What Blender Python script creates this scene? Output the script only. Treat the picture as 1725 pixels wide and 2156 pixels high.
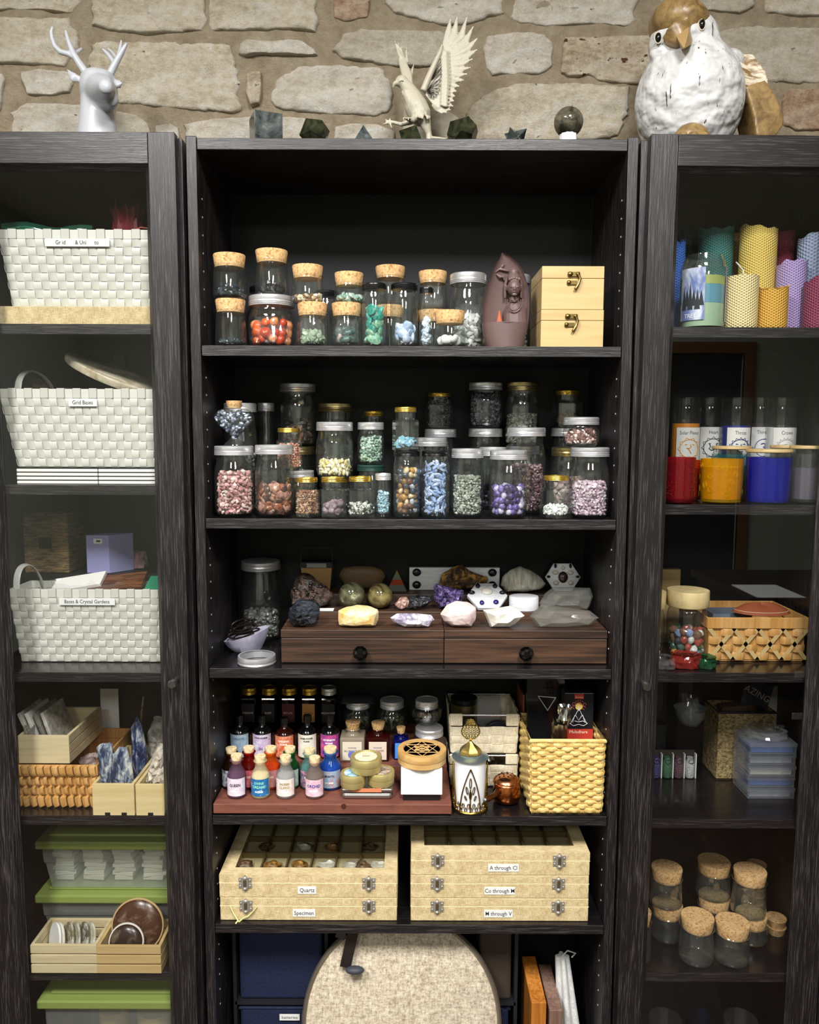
import bpy, math, random
import numpy as np
from mathutils import Vector, Matrix, noise
random.seed(7); RNG = np.random.default_rng(7)
PI = math.pi
for o in list(bpy.data.objects): bpy.data.objects.remove(o)
SC = bpy.context.scene; COL = SC.collection
# ---------------------------------------------------------------- camera
F = 1650.0; TH = math.radians(5.86); RO = 0.0035; CH = 1.51
_R = Vector((1, 0, 0)); _F = Vector((0, math.cos(TH), -math.sin(TH))); _U = Vector((0, math.sin(TH), math.cos(TH)))
CR = _R * math.cos(RO) + _U * math.sin(RO); CU = _U * math.cos(RO) - _R * math.sin(RO)
cam_d = bpy.data.cameras.new('camera'); cam = bpy.data.objects.new('camera', cam_d); COL.objects.link(cam)
cam_d.sensor_fit = 'HORIZONTAL'; cam_d.sensor_width = 36; cam_d.lens = 36 * F / 1725
m = Matrix((CR, CU, -_F)).transposed().to_4x4(); m.translation = (0, 0, CH); cam.matrix_world = m
cam_d.clip_start = 0.05; SC.camera = cam
def W(px, py, Y):
    d = _F + CR * ((px - 862.5) / F) + CU * (-(py - 1078) / F)
    return Vector((0, 0, CH)) + d * (Y / d.y)
def ZP(py, Y, px=865): return W(px, py, Y).z
def PM(Y, Z): return F / (Y * _F.y + (Z - CH) * _F.z)
def XP(px, Y, Z):
    return ((px - 862.5) / PM(Y, Z) - (Y * CU.y + (Z - CH) * CU.z) * math.sin(RO)) / math.cos(RO)
# ---------------------------------------------------------------- world, lights, exposure
SC.view_settings.view_transform = 'Standard'; SC.view_settings.look = 'None'
SC.view_settings.gamma = 1; SC.view_settings.use_curve_mapping = False
SC.view_settings.exposure = 1.08
wd = bpy.data.worlds.new('world'); SC.world = wd; wd.use_nodes = True
wd.node_tree.nodes['Background'].inputs[0].default_value = (.8, .9, 1, 1)
wd.node_tree.nodes['Background'].inputs[1].default_value = .25
def area(loc, size, power, color=(1, .985, .965), look=None):
    l = bpy.data.lights.new('ceiling_lamp', 'AREA'); l.shape = 'RECTANGLE'; l.size, l.size_y = size; l.energy = power; l.color = color
    o = bpy.data.objects.new('ceiling_lamp', l); COL.objects.link(o); o.location = loc
    if look: o.rotation_euler = (Vector(look) - Vector(loc)).to_track_quat('-Z', 'Y').to_euler()
    return o
LAMPS = [(-.92, -.25, 2.93), (.34, -.25, 2.93), (-.92, -2.2, 2.93), (1.0, -2.45, 2.93)]
area(LAMPS[0], (.42, .75), 42); area(LAMPS[1], (.42, .75), 42); area(LAMPS[2], (.5, .9), 18); area(LAMPS[3], (.5, .9), 18)  # rear pair is unseen fill, added behind the two ceiling lights
SC.cycles.max_bounces = 8; SC.cycles.diffuse_bounces = 3; SC.cycles.glossy_bounces = 3
SC.cycles.transmission_bounces = 4; SC.cycles.transparent_max_bounces = 40
SC.cycles.caustics_reflective = False; SC.cycles.caustics_refractive = False
SC.cycles.sample_clamp_indirect = 4; SC.cycles.use_denoising = True
# ---------------------------------------------------------------- materials
def lin(c):
    if isinstance(c, str): c = tuple(int(c[i:i + 2], 16) / 255 for i in (0, 2, 4))
    else: c = tuple(x / 255 for x in c)
    return tuple((x / 12.92 if x <= .04045 else ((x + .055) / 1.055) ** 2.4) for x in c) + (1,)
MATS = {}
class NT:
    def __init__(s, name):
        s.m = bpy.data.materials.new(name); s.m.use_nodes = True; s.t = s.m.node_tree; s.n = s.t.nodes
        s.b = s.n['Principled BSDF']; s.out = s.n['Material Output']; s.tc = None
    def node(s, typ, **kw):
        n = s.n.new(typ)
        for k, v in kw.items():
            if isinstance(k, str) and hasattr(n, k): setattr(n, k, v)
        return n
    def link(s, a, b): s.t.links.new(a, b)
    def coord(s, sc, which='Object', rot=(0, 0, 0)):
        if not s.tc: s.tc = s.n.new('ShaderNodeTexCoord')
        mp = s.n.new('ShaderNodeMapping'); mp.inputs['Scale'].default_value = sc; mp.inputs['Rotation'].default_value = rot
        s.link(s.tc.outputs[which], mp.inputs[0]); return mp.outputs[0]
    def noise(s, sc, scale=1, detail=3, rough=.5, which='Object', dist=0, rot=(0, 0, 0)):
        n = s.n.new('ShaderNodeTexNoise'); s.link(s.coord(sc, which, rot), n.inputs['Vector'])
        n.inputs['Scale'].default_value = scale; n.inputs['Detail'].default_value = detail
        n.inputs['Roughness'].default_value = rough; n.inputs['Distortion'].default_value = dist
        return n.outputs['Fac']
    def ramp(s, fac, stops):
        r = s.n.new('ShaderNodeValToRGB'); s.link(fac, r.inputs[0]); e = r.color_ramp.elements
        while len(e) < len(stops): e.new(.5)
        for i, (p, c) in enumerate(stops):
            e[i].position = p; e[i].color = c if len(c) == 4 else lin(c)
        return r.outputs[0]
    def bump(s, h, strength=.5, dist=.002, nrm=None):
        b = s.n.new('ShaderNodeBump'); b.inputs['Strength'].default_value = strength; b.inputs['Distance'].default_value = dist
        s.link(h, b.inputs['Height'])
        if nrm: s.link(nrm, b.inputs['Normal'])
        return b.outputs[0]
    def math(s, op, a, b=None):
        n = s.n.new('ShaderNodeMath'); n.operation = op
        for i, x in enumerate((a, b)):
            if x is None: continue
            if isinstance(x, (int, float)): n.inputs[i].default_value = x
            else: s.link(x, n.inputs[i])
        return n.outputs[0]
def G(g): return (g, g, g, 1)
def M(name, col, rough=.5, metal=0, var=None, bump=None, coat=0, spec=None, emit=None, alpha=None, attr=False, sss=0, voro=None):
    """var=(colour2, stretch, lo, hi) bump=(stretch, strength, dist)"""
    if name in MATS: return MATS[name]
    t = NT(name); b = t.b
    b.inputs['Base Color'].default_value = lin(col); b.inputs['Roughness'].default_value = rough; b.inputs['Metallic'].default_value = metal
    if spec is not None: b.inputs['Specular IOR Level'].default_value = spec
    if coat: b.inputs['Coat Weight'].default_value = coat; b.inputs['Coat Roughness'].default_value = .08
    if attr:
        a = t.n.new('ShaderNodeAttribute'); a.attribute_name = 'Col'; t.link(a.outputs['Color'], b.inputs['Base Color'])
    if var:
        f = t.noise(var[1], 1, 4, .55); t.link(t.ramp(f, [(var[2], lin(col)), (var[3], lin(var[0]))]), b.inputs['Base Color'])
    if bump: t.link(t.bump(t.noise(bump[0], 1, 4, .6), bump[1], bump[2]), b.inputs['Normal'])
    if emit: b.inputs['Emission Color'].default_value = lin(col); b.inputs['Emission Strength'].default_value = emit
    if sss: b.inputs['Subsurface Weight'].default_value = sss; b.inputs['Subsurface Radius'].default_value = (.01, .008, .006); b.inputs['Subsurface Scale'].default_value = .5
    MATS[name] = t.m; return t.m
def GLASS(name, tint=(1, 1, 1), base=.055, edge=.7, rough=.02, alpha_mix=None):
    if name in MATS: return MATS[name]
    t = NT(name); t.n.remove(t.b)
    lw = t.n.new('ShaderNodeLayerWeight'); lw.inputs[0].default_value = .5
    f = t.math('ADD', t.math('MULTIPLY', t.math('POWER', lw.outputs['Facing'], 4.0), edge), base)
    tr = t.n.new('ShaderNodeBsdfTransparent'); tr.inputs[0].default_value = (*tint, 1)
    gl = t.n.new('ShaderNodeBsdfGlossy'); gl.inputs['Roughness'].default_value = rough
    mx = t.n.new('ShaderNodeMixShader'); t.link(f, mx.inputs[0]); t.link(tr.outputs[0], mx.inputs[1]); t.link(gl.outputs[0], mx.inputs[2])
    last = mx.outputs[0]
    if alpha_mix:   # a milky or dyed share of diffuse (colour, amount)
        df = t.n.new('ShaderNodeBsdfDiffuse'); df.inputs[0].default_value = lin(alpha_mix[0])
        m2 = t.n.new('ShaderNodeMixShader'); m2.inputs[0].default_value = alpha_mix[1]
        t.link(last, m2.inputs[1]); t.link(df.outputs[0], m2.inputs[2]); last = m2.outputs[0]
    t.link(last, t.out.inputs[0]); MATS[name] = t.m; return t.m
def WOOD(name, c1, c2, axis, fine=420, long=7, lo=.52, hi=.66, rough=.38, bump=.35, spec=.5, coat=0, mixw=.38):
    if name in MATS: return MATS[name]
    t = NT(name); s = [fine] * 3; s['XYZ'.index(axis)] = long
    w = [fine * .12] * 3; w['XYZ'.index(axis)] = long * .35
    f1 = t.noise(tuple(s), 1, 3, .6, dist=.3); f2 = t.noise(tuple(w), 1, 2, .5, dist=.8)
    f = t.math('ADD', t.math('MULTIPLY', f1, 1 - mixw), t.math('MULTIPLY', f2, mixw))
    t.link(t.ramp(f, [(lo, lin(c1)), (hi, lin(c2))]), t.b.inputs['Base Color'])
    t.b.inputs['Roughness'].default_value = rough; t.b.inputs['Specular IOR Level'].default_value = spec
    if coat: t.b.inputs['Coat Weight'].default_value = coat; t.b.inputs['Coat Roughness'].default_value = .2
    t.link(t.bump(f, bump, .001), t.b.inputs['Normal']); MATS[name] = t.m; return t.m
def LINEN(name, c1, c2, s=1400, rough=.9):
    if name in MATS: return MATS[name]
    t = NT(name)
    a = t.noise((s * .06, s, s), 1, 2, .6); b = t.noise((s, s, s * .06), 1, 2, .6); c = t.noise((60, 60, 60), 1, 2)
    f = t.math('ADD', t.math('MULTIPLY', t.math('ADD', a, b), .4), t.math('MULTIPLY', c, .2))
    t.link(t.ramp(f, [(.42, lin(c1)), (.58, lin(c2))]), t.b.inputs['Base Color'])
    t.b.inputs['Roughness'].default_value = rough; t.b.inputs['Specular IOR Level'].default_value = .15
    t.link(t.bump(f, .5, .0006), t.b.inputs['Normal']); MATS[name] = t.m; return t.m
def HONEY(name, col, dark=None, cell=.0043, rough=.38):
    """rolled beeswax: hexagonal dimples as relief, on uv in metres"""
    t = NT(name); uv = t.n.new('ShaderNodeTexCoord').outputs['UV']; sp = t.n.new('ShaderNodeSeparateXYZ'); t.link(uv, sp.inputs[0])
    k = 2 * PI / cell; tot = None
    for ang in (0, 60, 120):
        a = math.radians(ang)
        d = t.math('ADD', t.math('MULTIPLY', sp.outputs[0], k * math.cos(a)), t.math('MULTIPLY', sp.outputs[1], k * math.sin(a)))
        c = t.math('COSINE', d); tot = c if tot is None else t.math('ADD', tot, c)
    h = t.math('MULTIPLY', tot, -.33)
    t.b.inputs['Base Color'].default_value = lin(col); t.b.inputs['Roughness'].default_value = rough
    t.link(t.bump(h, .9, .0016), t.b.inputs['Normal']); return t.m
# ---------------------------------------------------------------- mesh builder
def rot(rx=0, ry=0, rz=0): return Matrix.Rotation(rz, 3, 'Z') @ Matrix.Rotation(ry, 3, 'Y') @ Matrix.Rotation(rx, 3, 'X')
class MB:
    def __init__(s): s.v = []; s.f = []; s.c = []; s.uv = {}
    def add(s, vs, fs, col=None):
        o = len(s.v); s.v += [tuple(v) for v in vs]; s.f += [tuple(i + o for i in f) for f in fs]
        if col is not None: s.c += [col] * len(vs)
        return s
    def box(s, c, d, R=None, col=None, taper=1):
        hx, hy, hz = d[0] / 2, d[1] / 2, d[2] / 2; vs = []
        for z, k in ((-hz, taper), (hz, 1)):
            for x, y in ((-hx, -hy), (hx, -hy), (hx, hy), (-hx, hy)): vs.append(Vector((x * k, y * k, z)))
        if R: vs = [R @ v for v in vs]
        vs = [v + Vector(c) for v in vs]
        return s.add(vs, [(0, 3, 2, 1), (4, 5, 6, 7), (0, 1, 5, 4), (1, 2, 6, 5), (2, 3, 7, 6), (3, 0, 4, 7)], col)
    def bb(s, x0, x1, y0, y1, z0, z1, col=None): return s.box(((x0 + x1) / 2, (y0 + y1) / 2, (z0 + z1) / 2), (x1 - x0, y1 - y0, z1 - z0), None, col)
    def lathe(s, prof, n=32, c=(0, 0, 0), uv=False, sx=1, sy=1, ph=0, R=None, cap=True, wob=None, flute=0):
        """prof [(r,z)...]; closes at r=0 ends when cap"""
        o = len(s.v); rows = len(prof)
        for r, z in prof:
            for k in range(n):
                a = 2 * PI * k / n + ph; rr = r * (1 + flute * (math.cos(a * n / 2) if flute else 0))
                zz = z + (wob(a, z) if wob else 0)
                v = Vector((rr * math.cos(a) * sx, rr * math.sin(a) * sy, zz))
                if R: v = R @ v
                s.v.append((v.x + c[0], v.y + c[1], v.z + c[2]))
        for i in range(rows - 1):
            for k in range(n):
                k2 = (k + 1) % n; s.f.append((o + i * n + k, o + i * n + k2, o + (i + 1) * n + k2, o + (i + 1) * n + k))
                if uv:
                    R0 = max(prof[i][0], prof[i + 1][0]); u0, u1 = 2 * PI * R0 * k / n, 2 * PI * R0 * (k + 1) / n
                    s.uv[len(s.f) - 1] = [(u0, prof[i][1]), (u1, prof[i][1]), (u1, prof[i + 1][1]), (u0, prof[i + 1][1])]
        if cap:
            if prof[0][0] > 1e-6: s.f.append(tuple(o + k for k in reversed(range(n))))
            if prof[-1][0] > 1e-6: s.f.append(tuple(o + (rows - 1) * n + k for k in range(n)))
        return s
    def ell(s, c, r, R=None, n=16, m=10, col=None, f=None):
        vs = []; fs = []
        for i in range(m + 1):
            p = PI * i / m
            for k in range(n):
                a = 2 * PI * k / n; v = Vector((math.sin(p) * math.cos(a) * r[0], math.sin(p) * math.sin(a) * r[1], math.cos(p) * r[2]))
                if f: v = v * f(v)
                if R: v = R @ v
                vs.append(v + Vector(c))
        for i in range(m):
            for k in range(n): k2 = (k + 1) % n; fs.append((i * n + k, (i + 1) * n + k, (i + 1) * n + k2, i * n + k2))
        return s.add(vs, fs, col)
    def tube(s, pts, rs, n=10, flat=1, closed=False, fd=None, col=None):
        pts = [Vector(p) for p in pts]; L = len(pts)
        if not hasattr(rs, '__len__'): rs = [rs] * L
        vs = []; fs = []; up = None
        for i, p in enumerate(pts):
            if closed: t = pts[(i + 1) % L] - pts[i - 1]
            else: t = pts[min(i + 1, L - 1)] - pts[max(i - 1, 0)]
            t = t.normalized() if t.length > 1e-9 else Vector((0, 0, 1))
            if up is None: up = Vector(fd) if fd else (Vector((0, 1, 0)) if abs(t.y) < .9 else Vector((1, 0, 0)))
            a = t.cross(up).normalized(); b = a.cross(t).normalized()
            if not fd: up = b
            for k in range(n):
                g = 2 * PI * k / n; vs.append(p + a * (math.cos(g) * rs[i]) + b * (math.sin(g) * rs[i] * flat))
        for i in range(L if closed else L - 1):
            j = (i + 1) % L
            for k in range(n): k2 = (k + 1) % n; fs.append((i * n + k, i * n + k2, j * n + k2, j * n + k))
        if not closed: fs.append(tuple(reversed(range(n)))); fs.append(tuple((L - 1) * n + k for k in range(n)))
        return s.add(vs, fs, col)
    def prism(s, poly, y0, y1, col=None, axis='Y'):
        n = len(poly); vs = [(x, y0, z) for x, z in poly] + [(x, y1, z) for x, z in poly]
        if axis == 'Z': vs = [(x, z, y) for x, y, z in vs]
        fs = [tuple(range(n)), tuple(reversed(range(n, 2 * n)))] + [(i, i + n, (i + 1) % n + n, (i + 1) % n) for i in range(n)]
        return s.add(vs, fs, col)
    def quad(s, a, b, c, d, th=0, col=None):
        """sheet a,b,c,d with thickness th along its normal"""
        a, b, c, d = map(Vector, (a, b, c, d)); nn = (b - a).cross(d - a).normalized() * th
        return s.add([a, b, c, d, a + nn, b + nn, c + nn, d + nn], [(3, 2, 1, 0), (4, 5, 6, 7), (0, 1, 5, 4), (1, 2, 6, 5), (2, 3, 7, 6), (3, 0, 4, 7)], col)
    def mesh(s, name, smooth=None):
        me = bpy.data.meshes.new(name); me.from_pydata(s.v, [], s.f)
        if s.c and len(s.c) == len(s.v):
            a = me.attributes.new('Col', 'FLOAT_COLOR', 'POINT'); a.data.foreach_set('color', np.array(s.c, dtype=np.float32).ravel())
        if s.uv:
            u = me.uv_layers.new(name='UVMap')
            for p in me.polygons:
                q = s.uv.get(p.index)
                if q:
                    for li, w in zip(p.loop_indices, q): u.data[li].uv = w
        if smooth:
            me.polygons.foreach_set('use_smooth', [True] * len(me.polygons)); me.set_sharp_from_angle(angle=math.radians(smooth))
        me.validate(); return me
def link(name, me, mat, parent=None):
    if isinstance(me, MB): me = me.mesh(name, getattr(me, 'sm', None))
    o = bpy.data.objects.new(name, me); COL.objects.link(o)
    if parent: o.parent = parent
    if mat and not me.materials: me.materials.append(mat)
    return o
def tag(o, label=None, cat=None, group=None, kind=None):
    if label: o['label'] = label
    if cat: o['category'] = cat; o['kind'] = 'thing'
    if group: o['group'] = group
    if kind: o['kind'] = kind
    return o
def root(name, label, cat, loc, rz=0, group=None):
    o = bpy.data.objects.new(name, None); COL.objects.link(o); o.location = loc; o.rotation_euler = (0, 0, rz)
    o.empty_display_size = .02
    return tag(o, label, cat, group)
def part(name, mb, mat, parent, smooth=None, bevel=0, label=None, kind=None, loc=None):
    me = mb.mesh(name, smooth) if isinstance(mb, MB) else mb
    o = link(name, me, mat, parent)
    if loc: o.location = loc
    if bevel:
        b = o.modifiers.new('bevel', 'BEVEL'); b.width = bevel; b.segments = 2; b.limit_method = 'ANGLE'; b.angle_limit = .6
    if label: o['label'] = label
    if kind: o['kind'] = kind
    return o
def solo(name, mb, mat, label, cat, loc=(0, 0, 0), group=None, kind=None, smooth=None, bevel=0, rz=0):
    o = part(name, mb, mat, None, smooth, bevel); o.location = loc; o.rotation_euler = (0, 0, rz); return tag(o, label, cat, group, kind)
def fuse(o, voxel=.002, it=6, fac=.6):
    r = o.modifiers.new('remesh', 'REMESH'); r.mode = 'VOXEL'; r.voxel_size = voxel; r.use_smooth_shade = True
    s = o.modifiers.new('smooth', 'SMOOTH'); s.iterations = it; s.factor = fac; return o
_font = {}
def text_mesh(body, size, bend=0, align='CENTER', xs=1, bold=0):
    k = (body, round(size, 5), round(bend, 4), align, xs, bold)
    if k in _font: return _font[k]
    c = bpy.data.curves.new('lettering', 'FONT'); c.body = body; c.size = size; c.align_x = align; c.align_y = 'CENTER'; c.resolution_u = 2
    c.offset = bold; o = bpy.data.objects.new('lettering', c); COL.objects.link(o)
    dg = bpy.context.evaluated_depsgraph_get(); me = bpy.data.meshes.new_from_object(o.evaluated_get(dg))
    bpy.data.objects.remove(o); me.name = 'lettering'
    for v in me.vertices:      # stand it up: x, 0, z facing -y
        x, z = v.co.x * xs, v.co.y
        if bend: v.co = (bend * math.sin(x / bend), -bend * math.cos(x / bend), z)
        else: v.co = (x, 0, z)
    me.materials.clear(); _font[k] = me; return me
INK = None
def lettering(body, size, parent, loc, mat=None, bend=0, R=None, xs=1, bold=0):
    me = text_mesh(body, size, bend, xs=xs, bold=bold).copy()
    o = link('lettering', me, mat or M('ink', '26262a', .7), parent); o.location = loc
    if R is not None: o.rotation_euler = R
    return o
# ================================================================ the room
FRONT = 1.44; BACK = 1.712; WALL = 1.735; XC = .0025
m_mortar = NT('mortar'); _f = m_mortar.noise((30, 30, 30), 1, 6, .7)
m_mortar.link(m_mortar.ramp(_f, [(.3, lin('b09c80')), (.7, lin('dccbb0'))]), m_mortar.b.inputs['Base Color'])
m_mortar.b.inputs['Roughness'].default_value = .95; m_mortar.b.inputs['Specular IOR Level'].default_value = .1
m_mortar.link(m_mortar.bump(m_mortar.noise((120, 120, 120), 1, 8, .8), 1, .012), m_mortar.b.inputs['Normal'])
def STONE(name, c1, c2, c3, pit='6b4a35', plo=.70):
    t = NT(name); a = t.noise((9, 9, 14), 1, 6, .65); b = t.noise((55, 55, 80), 1, 5, .7); f = t.math('ADD', t.math('MULTIPLY', a, .55), t.math('MULTIPLY', b, .45))
    c = t.ramp(f, [(.40, lin(c1)), (.5, lin(c2)), (.60, lin(c3))])
    mx = t.n.new('ShaderNodeMix'); mx.data_type = 'RGBA'; pf = t.noise((38, 38, 60), 1, 3, .5)
    t.link(t.ramp(pf, [(plo, G(0)), (plo + .05, G(1))]), mx.inputs[0]); t.link(c, mx.inputs[6]); mx.inputs[7].default_value = lin(pit)
    t.link(mx.outputs[2], t.b.inputs['Base Color']); t.b.inputs['Roughness'].default_value = .92; t.b.inputs['Specular IOR Level'].default_value = .15
    n1 = t.bump(t.noise((38, 38, 60), 1, 8, .78), .9, .014); n2 = t.bump(t.noise((230, 230, 260), 1, 5, .75), .9, .005, n1); t.link(n2, t.b.inputs['Normal']); return t.m
ms_tan = STONE('limestone_tan', 'cfbfa2', 'ebdec5', 'f9f2e4'); ms_pale = STONE('limestone_pale', 'd6c9b4', 'f0e6d4', 'fbf7ee')
ms_grey = STONE('limestone_grey', 'c4b8a2', 'ddd2bd', 'eee5d4'); ms_red = STONE('limestone_russet', 'a07c64', 'c8a88c', 'e0cab0')
ms_pit = STONE('limestone_pitted', 'b39a7c', 'dccab0', 'efe4d0', '6a4534', .63)
STONES = [
 ('t', [(-60,-30),(170,-30),(172,5),(153,30),(90,24),(20,24),(-60,28)]), ('t', [(195,-40),(430,-40),(434,45),(425,68),(318,75),(230,66),(196,58)]),
 ('t', [(445,-40),(668,-40),(666,70),(600,66),(450,68),(440,58)]), ('r', [(698,-30),(778,-30),(779,12),(775,38),(727,50),(704,40)]),
 ('p', [(805,-40),(1062,-40),(1062,30),(1000,50),(940,57),(900,48),(825,28),(812,10)]), ('p', [(1080,-40),(1345,-40),(1338,45),(1320,60),(1270,52),(1140,58),(1090,50),(1080,40)]),
 ('g', [(1365,-30),(1590,-30),(1588,15),(1557,32),(1500,26),(1395,22)]), ('t', [(1605,-30),(1790,-30),(1790,38),(1660,36),(1610,30)]),
 ('t', [(-60,38),(100,42),(150,43),(168,70),(170,100),(150,130),(135,143),(60,138),(0,136),(-60,134)]),
 ('t', [(190,97),(200,92),(330,92),(493,98),(500,150),(508,230),(500,240),(440,235),(350,230),(250,220),(200,205),(188,150)]),
 ('p', [(506,97),(520,92),(640,90),(665,110),(672,121),(640,120),(560,118),(520,123),(504,116)]),
 ('g', [(703,110),(720,75),(760,66),(930,70),(947,90),(940,138),(900,144),(830,143),(770,132),(720,125)]),
 ('p', [(1017,105),(1025,80),(1080,70),(1150,76),(1163,95),(1163,140),(1140,158),(1040,160),(1023,145)]),
 ('x', [(1180,155),(1187,80),(1260,82),(1350,76),(1385,80),(1388,184),(1300,178),(1260,172),(1240,160),(1210,165)]),
 ('g', [(1500,70),(1560,58),(1640,60),(1790,60),(1790,176),(1620,176),(1500,172)]),
 ('p', [(-50,158),(10,158),(15,170),(8,210),(5,236),(-50,240)]), ('p', [(48,155),(90,150),(148,155),(167,165),(150,197),(110,205),(60,202),(50,175)]),
 ('p', [(25,240),(60,220),(120,220),(196,226),(240,240),(235,300),(30,300)]), ('g', [(247,236),(290,245),(315,262),(324,300),(240,300)]),
 ('p', [(330,268),(360,262),(378,272),(380,310),(326,310)]), ('p', [(392,266),(430,256),(540,248),(630,250),(680,262),(690,310),(395,310)]),
 ('x', [(522,160),(535,152),(552,158),(553,200),(548,222),(530,228),(520,200)]),
 ('p', [(570,200),(585,165),(630,143),(720,140),(800,145),(822,170),(830,200),(815,237),(790,248),(700,243),(610,235),(575,225)]),
 ('p', [(705,272),(740,262),(800,266),(830,280),(830,310),(700,310)]), ('t', [(850,236),(935,230),(965,250),(965,310),(845,310)]),
 ('t', [(985,235),(1020,200),(1080,180),(1250,180),(1325,187),(1318,250),(1300,290),(1200,306),(985,310)]),
 ('r', [(1645,200),(1660,190),(1790,190),(1790,276),(1680,276),(1643,265)]), ('p', [(1470,188),(1560,184),(1628,196),(1625,300),(1470,300)]),
 ('t', [(1640,290),(1790,292),(1790,330),(1640,330)]),
 # beyond the frame, so that the wall goes on
 ('t', [(-330,-60),(-80,-60),(-78,70),(-330,76)]), ('p', [(-320,92),(-78,88),(-76,190),(-330,196)]), ('g', [(-330,212),(-70,210),(-66,330),(-330,330)]),
 ('p', [(1812,-60),(2060,-60),(2060,60),(1812,56)]), ('t', [(1812,76),(2060,80),(2060,190),(1812,186)]), ('p', [(1812,206),(2060,208),(2060,330),(1812,330)]),
 ('g', [(-300,-200),(60,-200),(64,-52),(-300,-74)]), ('p', [(84,-200),(460,-200),(462,-60),(90,-58)]), ('t', [(482,-200),(900,-200),(900,-58),(486,-60)]),
 ('g', [(920,-200),(1260,-200),(1262,-60),(924,-60)]), ('t', [(1282,-200),(1700,-200),(1704,-50),(1286,-52)]), ('p', [(1724,-200),(2060,-200),(2060,-80),(1728,-74)]),
]
wall_back = root('wall_back', None, None, (0, WALL, 0)); wall_back['kind'] = 'structure'; wall_back['label'] = 'rough cream limestone wall with sandy mortar behind the bookcases'
g = MB(); nx, nz = 150, 60; x0, x1, z0, z1 = -1.7, 1.7, 1.75, 3.0
for j in range(nz + 1):
    for i in range(nx + 1):
        x = x0 + (x1 - x0) * i / nx; z = z0 + (z1 - z0) * j / nz
        g.v.append((x, .006 * noise.noise(Vector((x * 14, 0, z * 14))) + .004 * noise.noise(Vector((x * 50, 3, z * 50))) - .004, z))
for j in range(nz):
    for i in range(nx): a = j * (nx + 1) + i; g.f.append((a, a + 1, a + nx + 2, a + nx + 1))
g.bb(-2.7, 3.6, .012, .1, 0, 3.0); part('mortar', g, m_mortar.m, wall_back, 60)
SM = {'t': ms_tan, 'p': ms_pale, 'g': ms_grey, 'r': ms_red, 'x': ms_pit}
def stone(kind, poly, i):
    pts = [W(x, y, WALL) for x, y in poly]; cx = sum(p.x for p in pts) / len(pts); cz = sum(p.z for p in pts) / len(pts)
    per = [(p.x - cx, p.z - cz) for p in pts]; n = len(per); L = []; S = 10
    seg = [math.dist(per[k], per[(k + 1) % n]) for k in range(n)]; tot = sum(seg); N = max(40, int(tot / .0065)); acc = 0; k = 0
    for q in range(N):
        t = tot * q / N
        while t > acc + seg[k]: acc += seg[k]; k += 1
        u = (t - acc) / seg[k]; a, b = per[k], per[(k + 1) % n]; L.append(Vector((a[0] + (b[0] - a[0]) * u, 0, a[1] + (b[1] - a[1]) * u)))
    T = random.uniform(.009, .016) * (.85 if kind == 'g' else 1); o = random.uniform(0, 50); mb = MB(); rings = [(1.0, .004), (.995, -T * .45), (.975, -T * .8), (.93, -T), (.82, -T * 1.08), (.74, -T * 1.1), (.65, -T * 1.1), (.56, -T * 1.1), (.46, -T * 1.1), (.36, -T * 1.1), (.26, -T * 1.1), (.16, -T * 1.1), (.07, -T * 1.1)]
    for ri, (r, y) in enumerate(rings):
        for q, p in enumerate(L):
            d = 1 + .05 * noise.noise(Vector((p.x * 45 + o, o, p.z * 45))) * (1 if r > .9 else 0) + .05 * noise.noise(Vector((p.x * 90, o, p.z * 90))) * (1 if r > .9 else 0)
            v = Vector((p.x * r * d, 0, p.z * r * d)); yy = y
            if ri > 1: am = .35 if kind == 'g' else 1; yy += am * (.008 * noise.noise(Vector((v.x * 18 + o, 0, v.z * 24))) + .0045 * noise.noise(Vector((v.x * 42, o, v.z * 42)))) * min(1, (1 - r) * 6 + .3)
            mb.v.append((v.x, yy, v.z))
    N = len(L)
    for r in range(len(rings) - 1):
        for q in range(N): q2 = (q + 1) % N; mb.f.append((r * N + q, r * N + q2, (r + 1) * N + q2, (r + 1) * N + q))
    c = len(mb.v); mb.v.append((0, -T * 1.1, 0)); r = len(rings) - 1
    for q in range(N): mb.f.append((r * N + q, r * N + (q + 1) % N, c))
    s = part('stone', mb, SM[kind], wall_back, 50); s.location = (cx, 0, cz)
    if kind == 'r': s['label'] = 'russet brown limestone block'
    if kind == 'x': s['label'] = 'limestone block with dark brown pits'
for i, (k, p) in enumerate(STONES): stone(k, p, i)
def struct(name, mb, mat, label=None, smooth=None): o = part(name, mb, mat, None, smooth); o['kind'] = 'structure'; return o
m_wallg = M('grey_green_paint', 'b4b8aa', .8, bump=((90, 90, 90), .1, .002)); m_ceil = M('white_ceiling', 'dedad0', .9)
m_floor = WOOD('oak_floor', '3a2a20', '4d3a2c', 'Y', 60, 3, rough=.4)
m_trimw = WOOD('brown_door_trim', '7a5430', '96693c', 'Z', 200, 5, rough=.4); m_void = M('dark_doorway', '10141f', .6)
struct('floor', MB().bb(-2.7, 3.6, -3.6, 1.85, -.05, 0), m_floor); struct('ceiling', MB().bb(-2.7, 3.6, -3.6, 1.85, 3.0, 3.05), m_ceil)
struct('wall_left', MB().bb(-2.75, -2.7, -3.6, 1.85, 0, 3), m_wallg); struct('wall_right', MB().bb(3.6, 3.65, -3.6, 1.85, 0, 3), m_wallg)
w = MB().bb(-2.7, 2.1, -3.65, -3.6, 0, 3).bb(2.72, 3.6, -3.65, -3.6, 0, 3).bb(2.1, 2.72, -3.65, -3.6, 2.15, 3); struct('wall_front', w, m_wallg)
d1 = root('door_1', None, None, (2.41, -3.6, 0)); d1['kind'] = 'structure'
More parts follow.
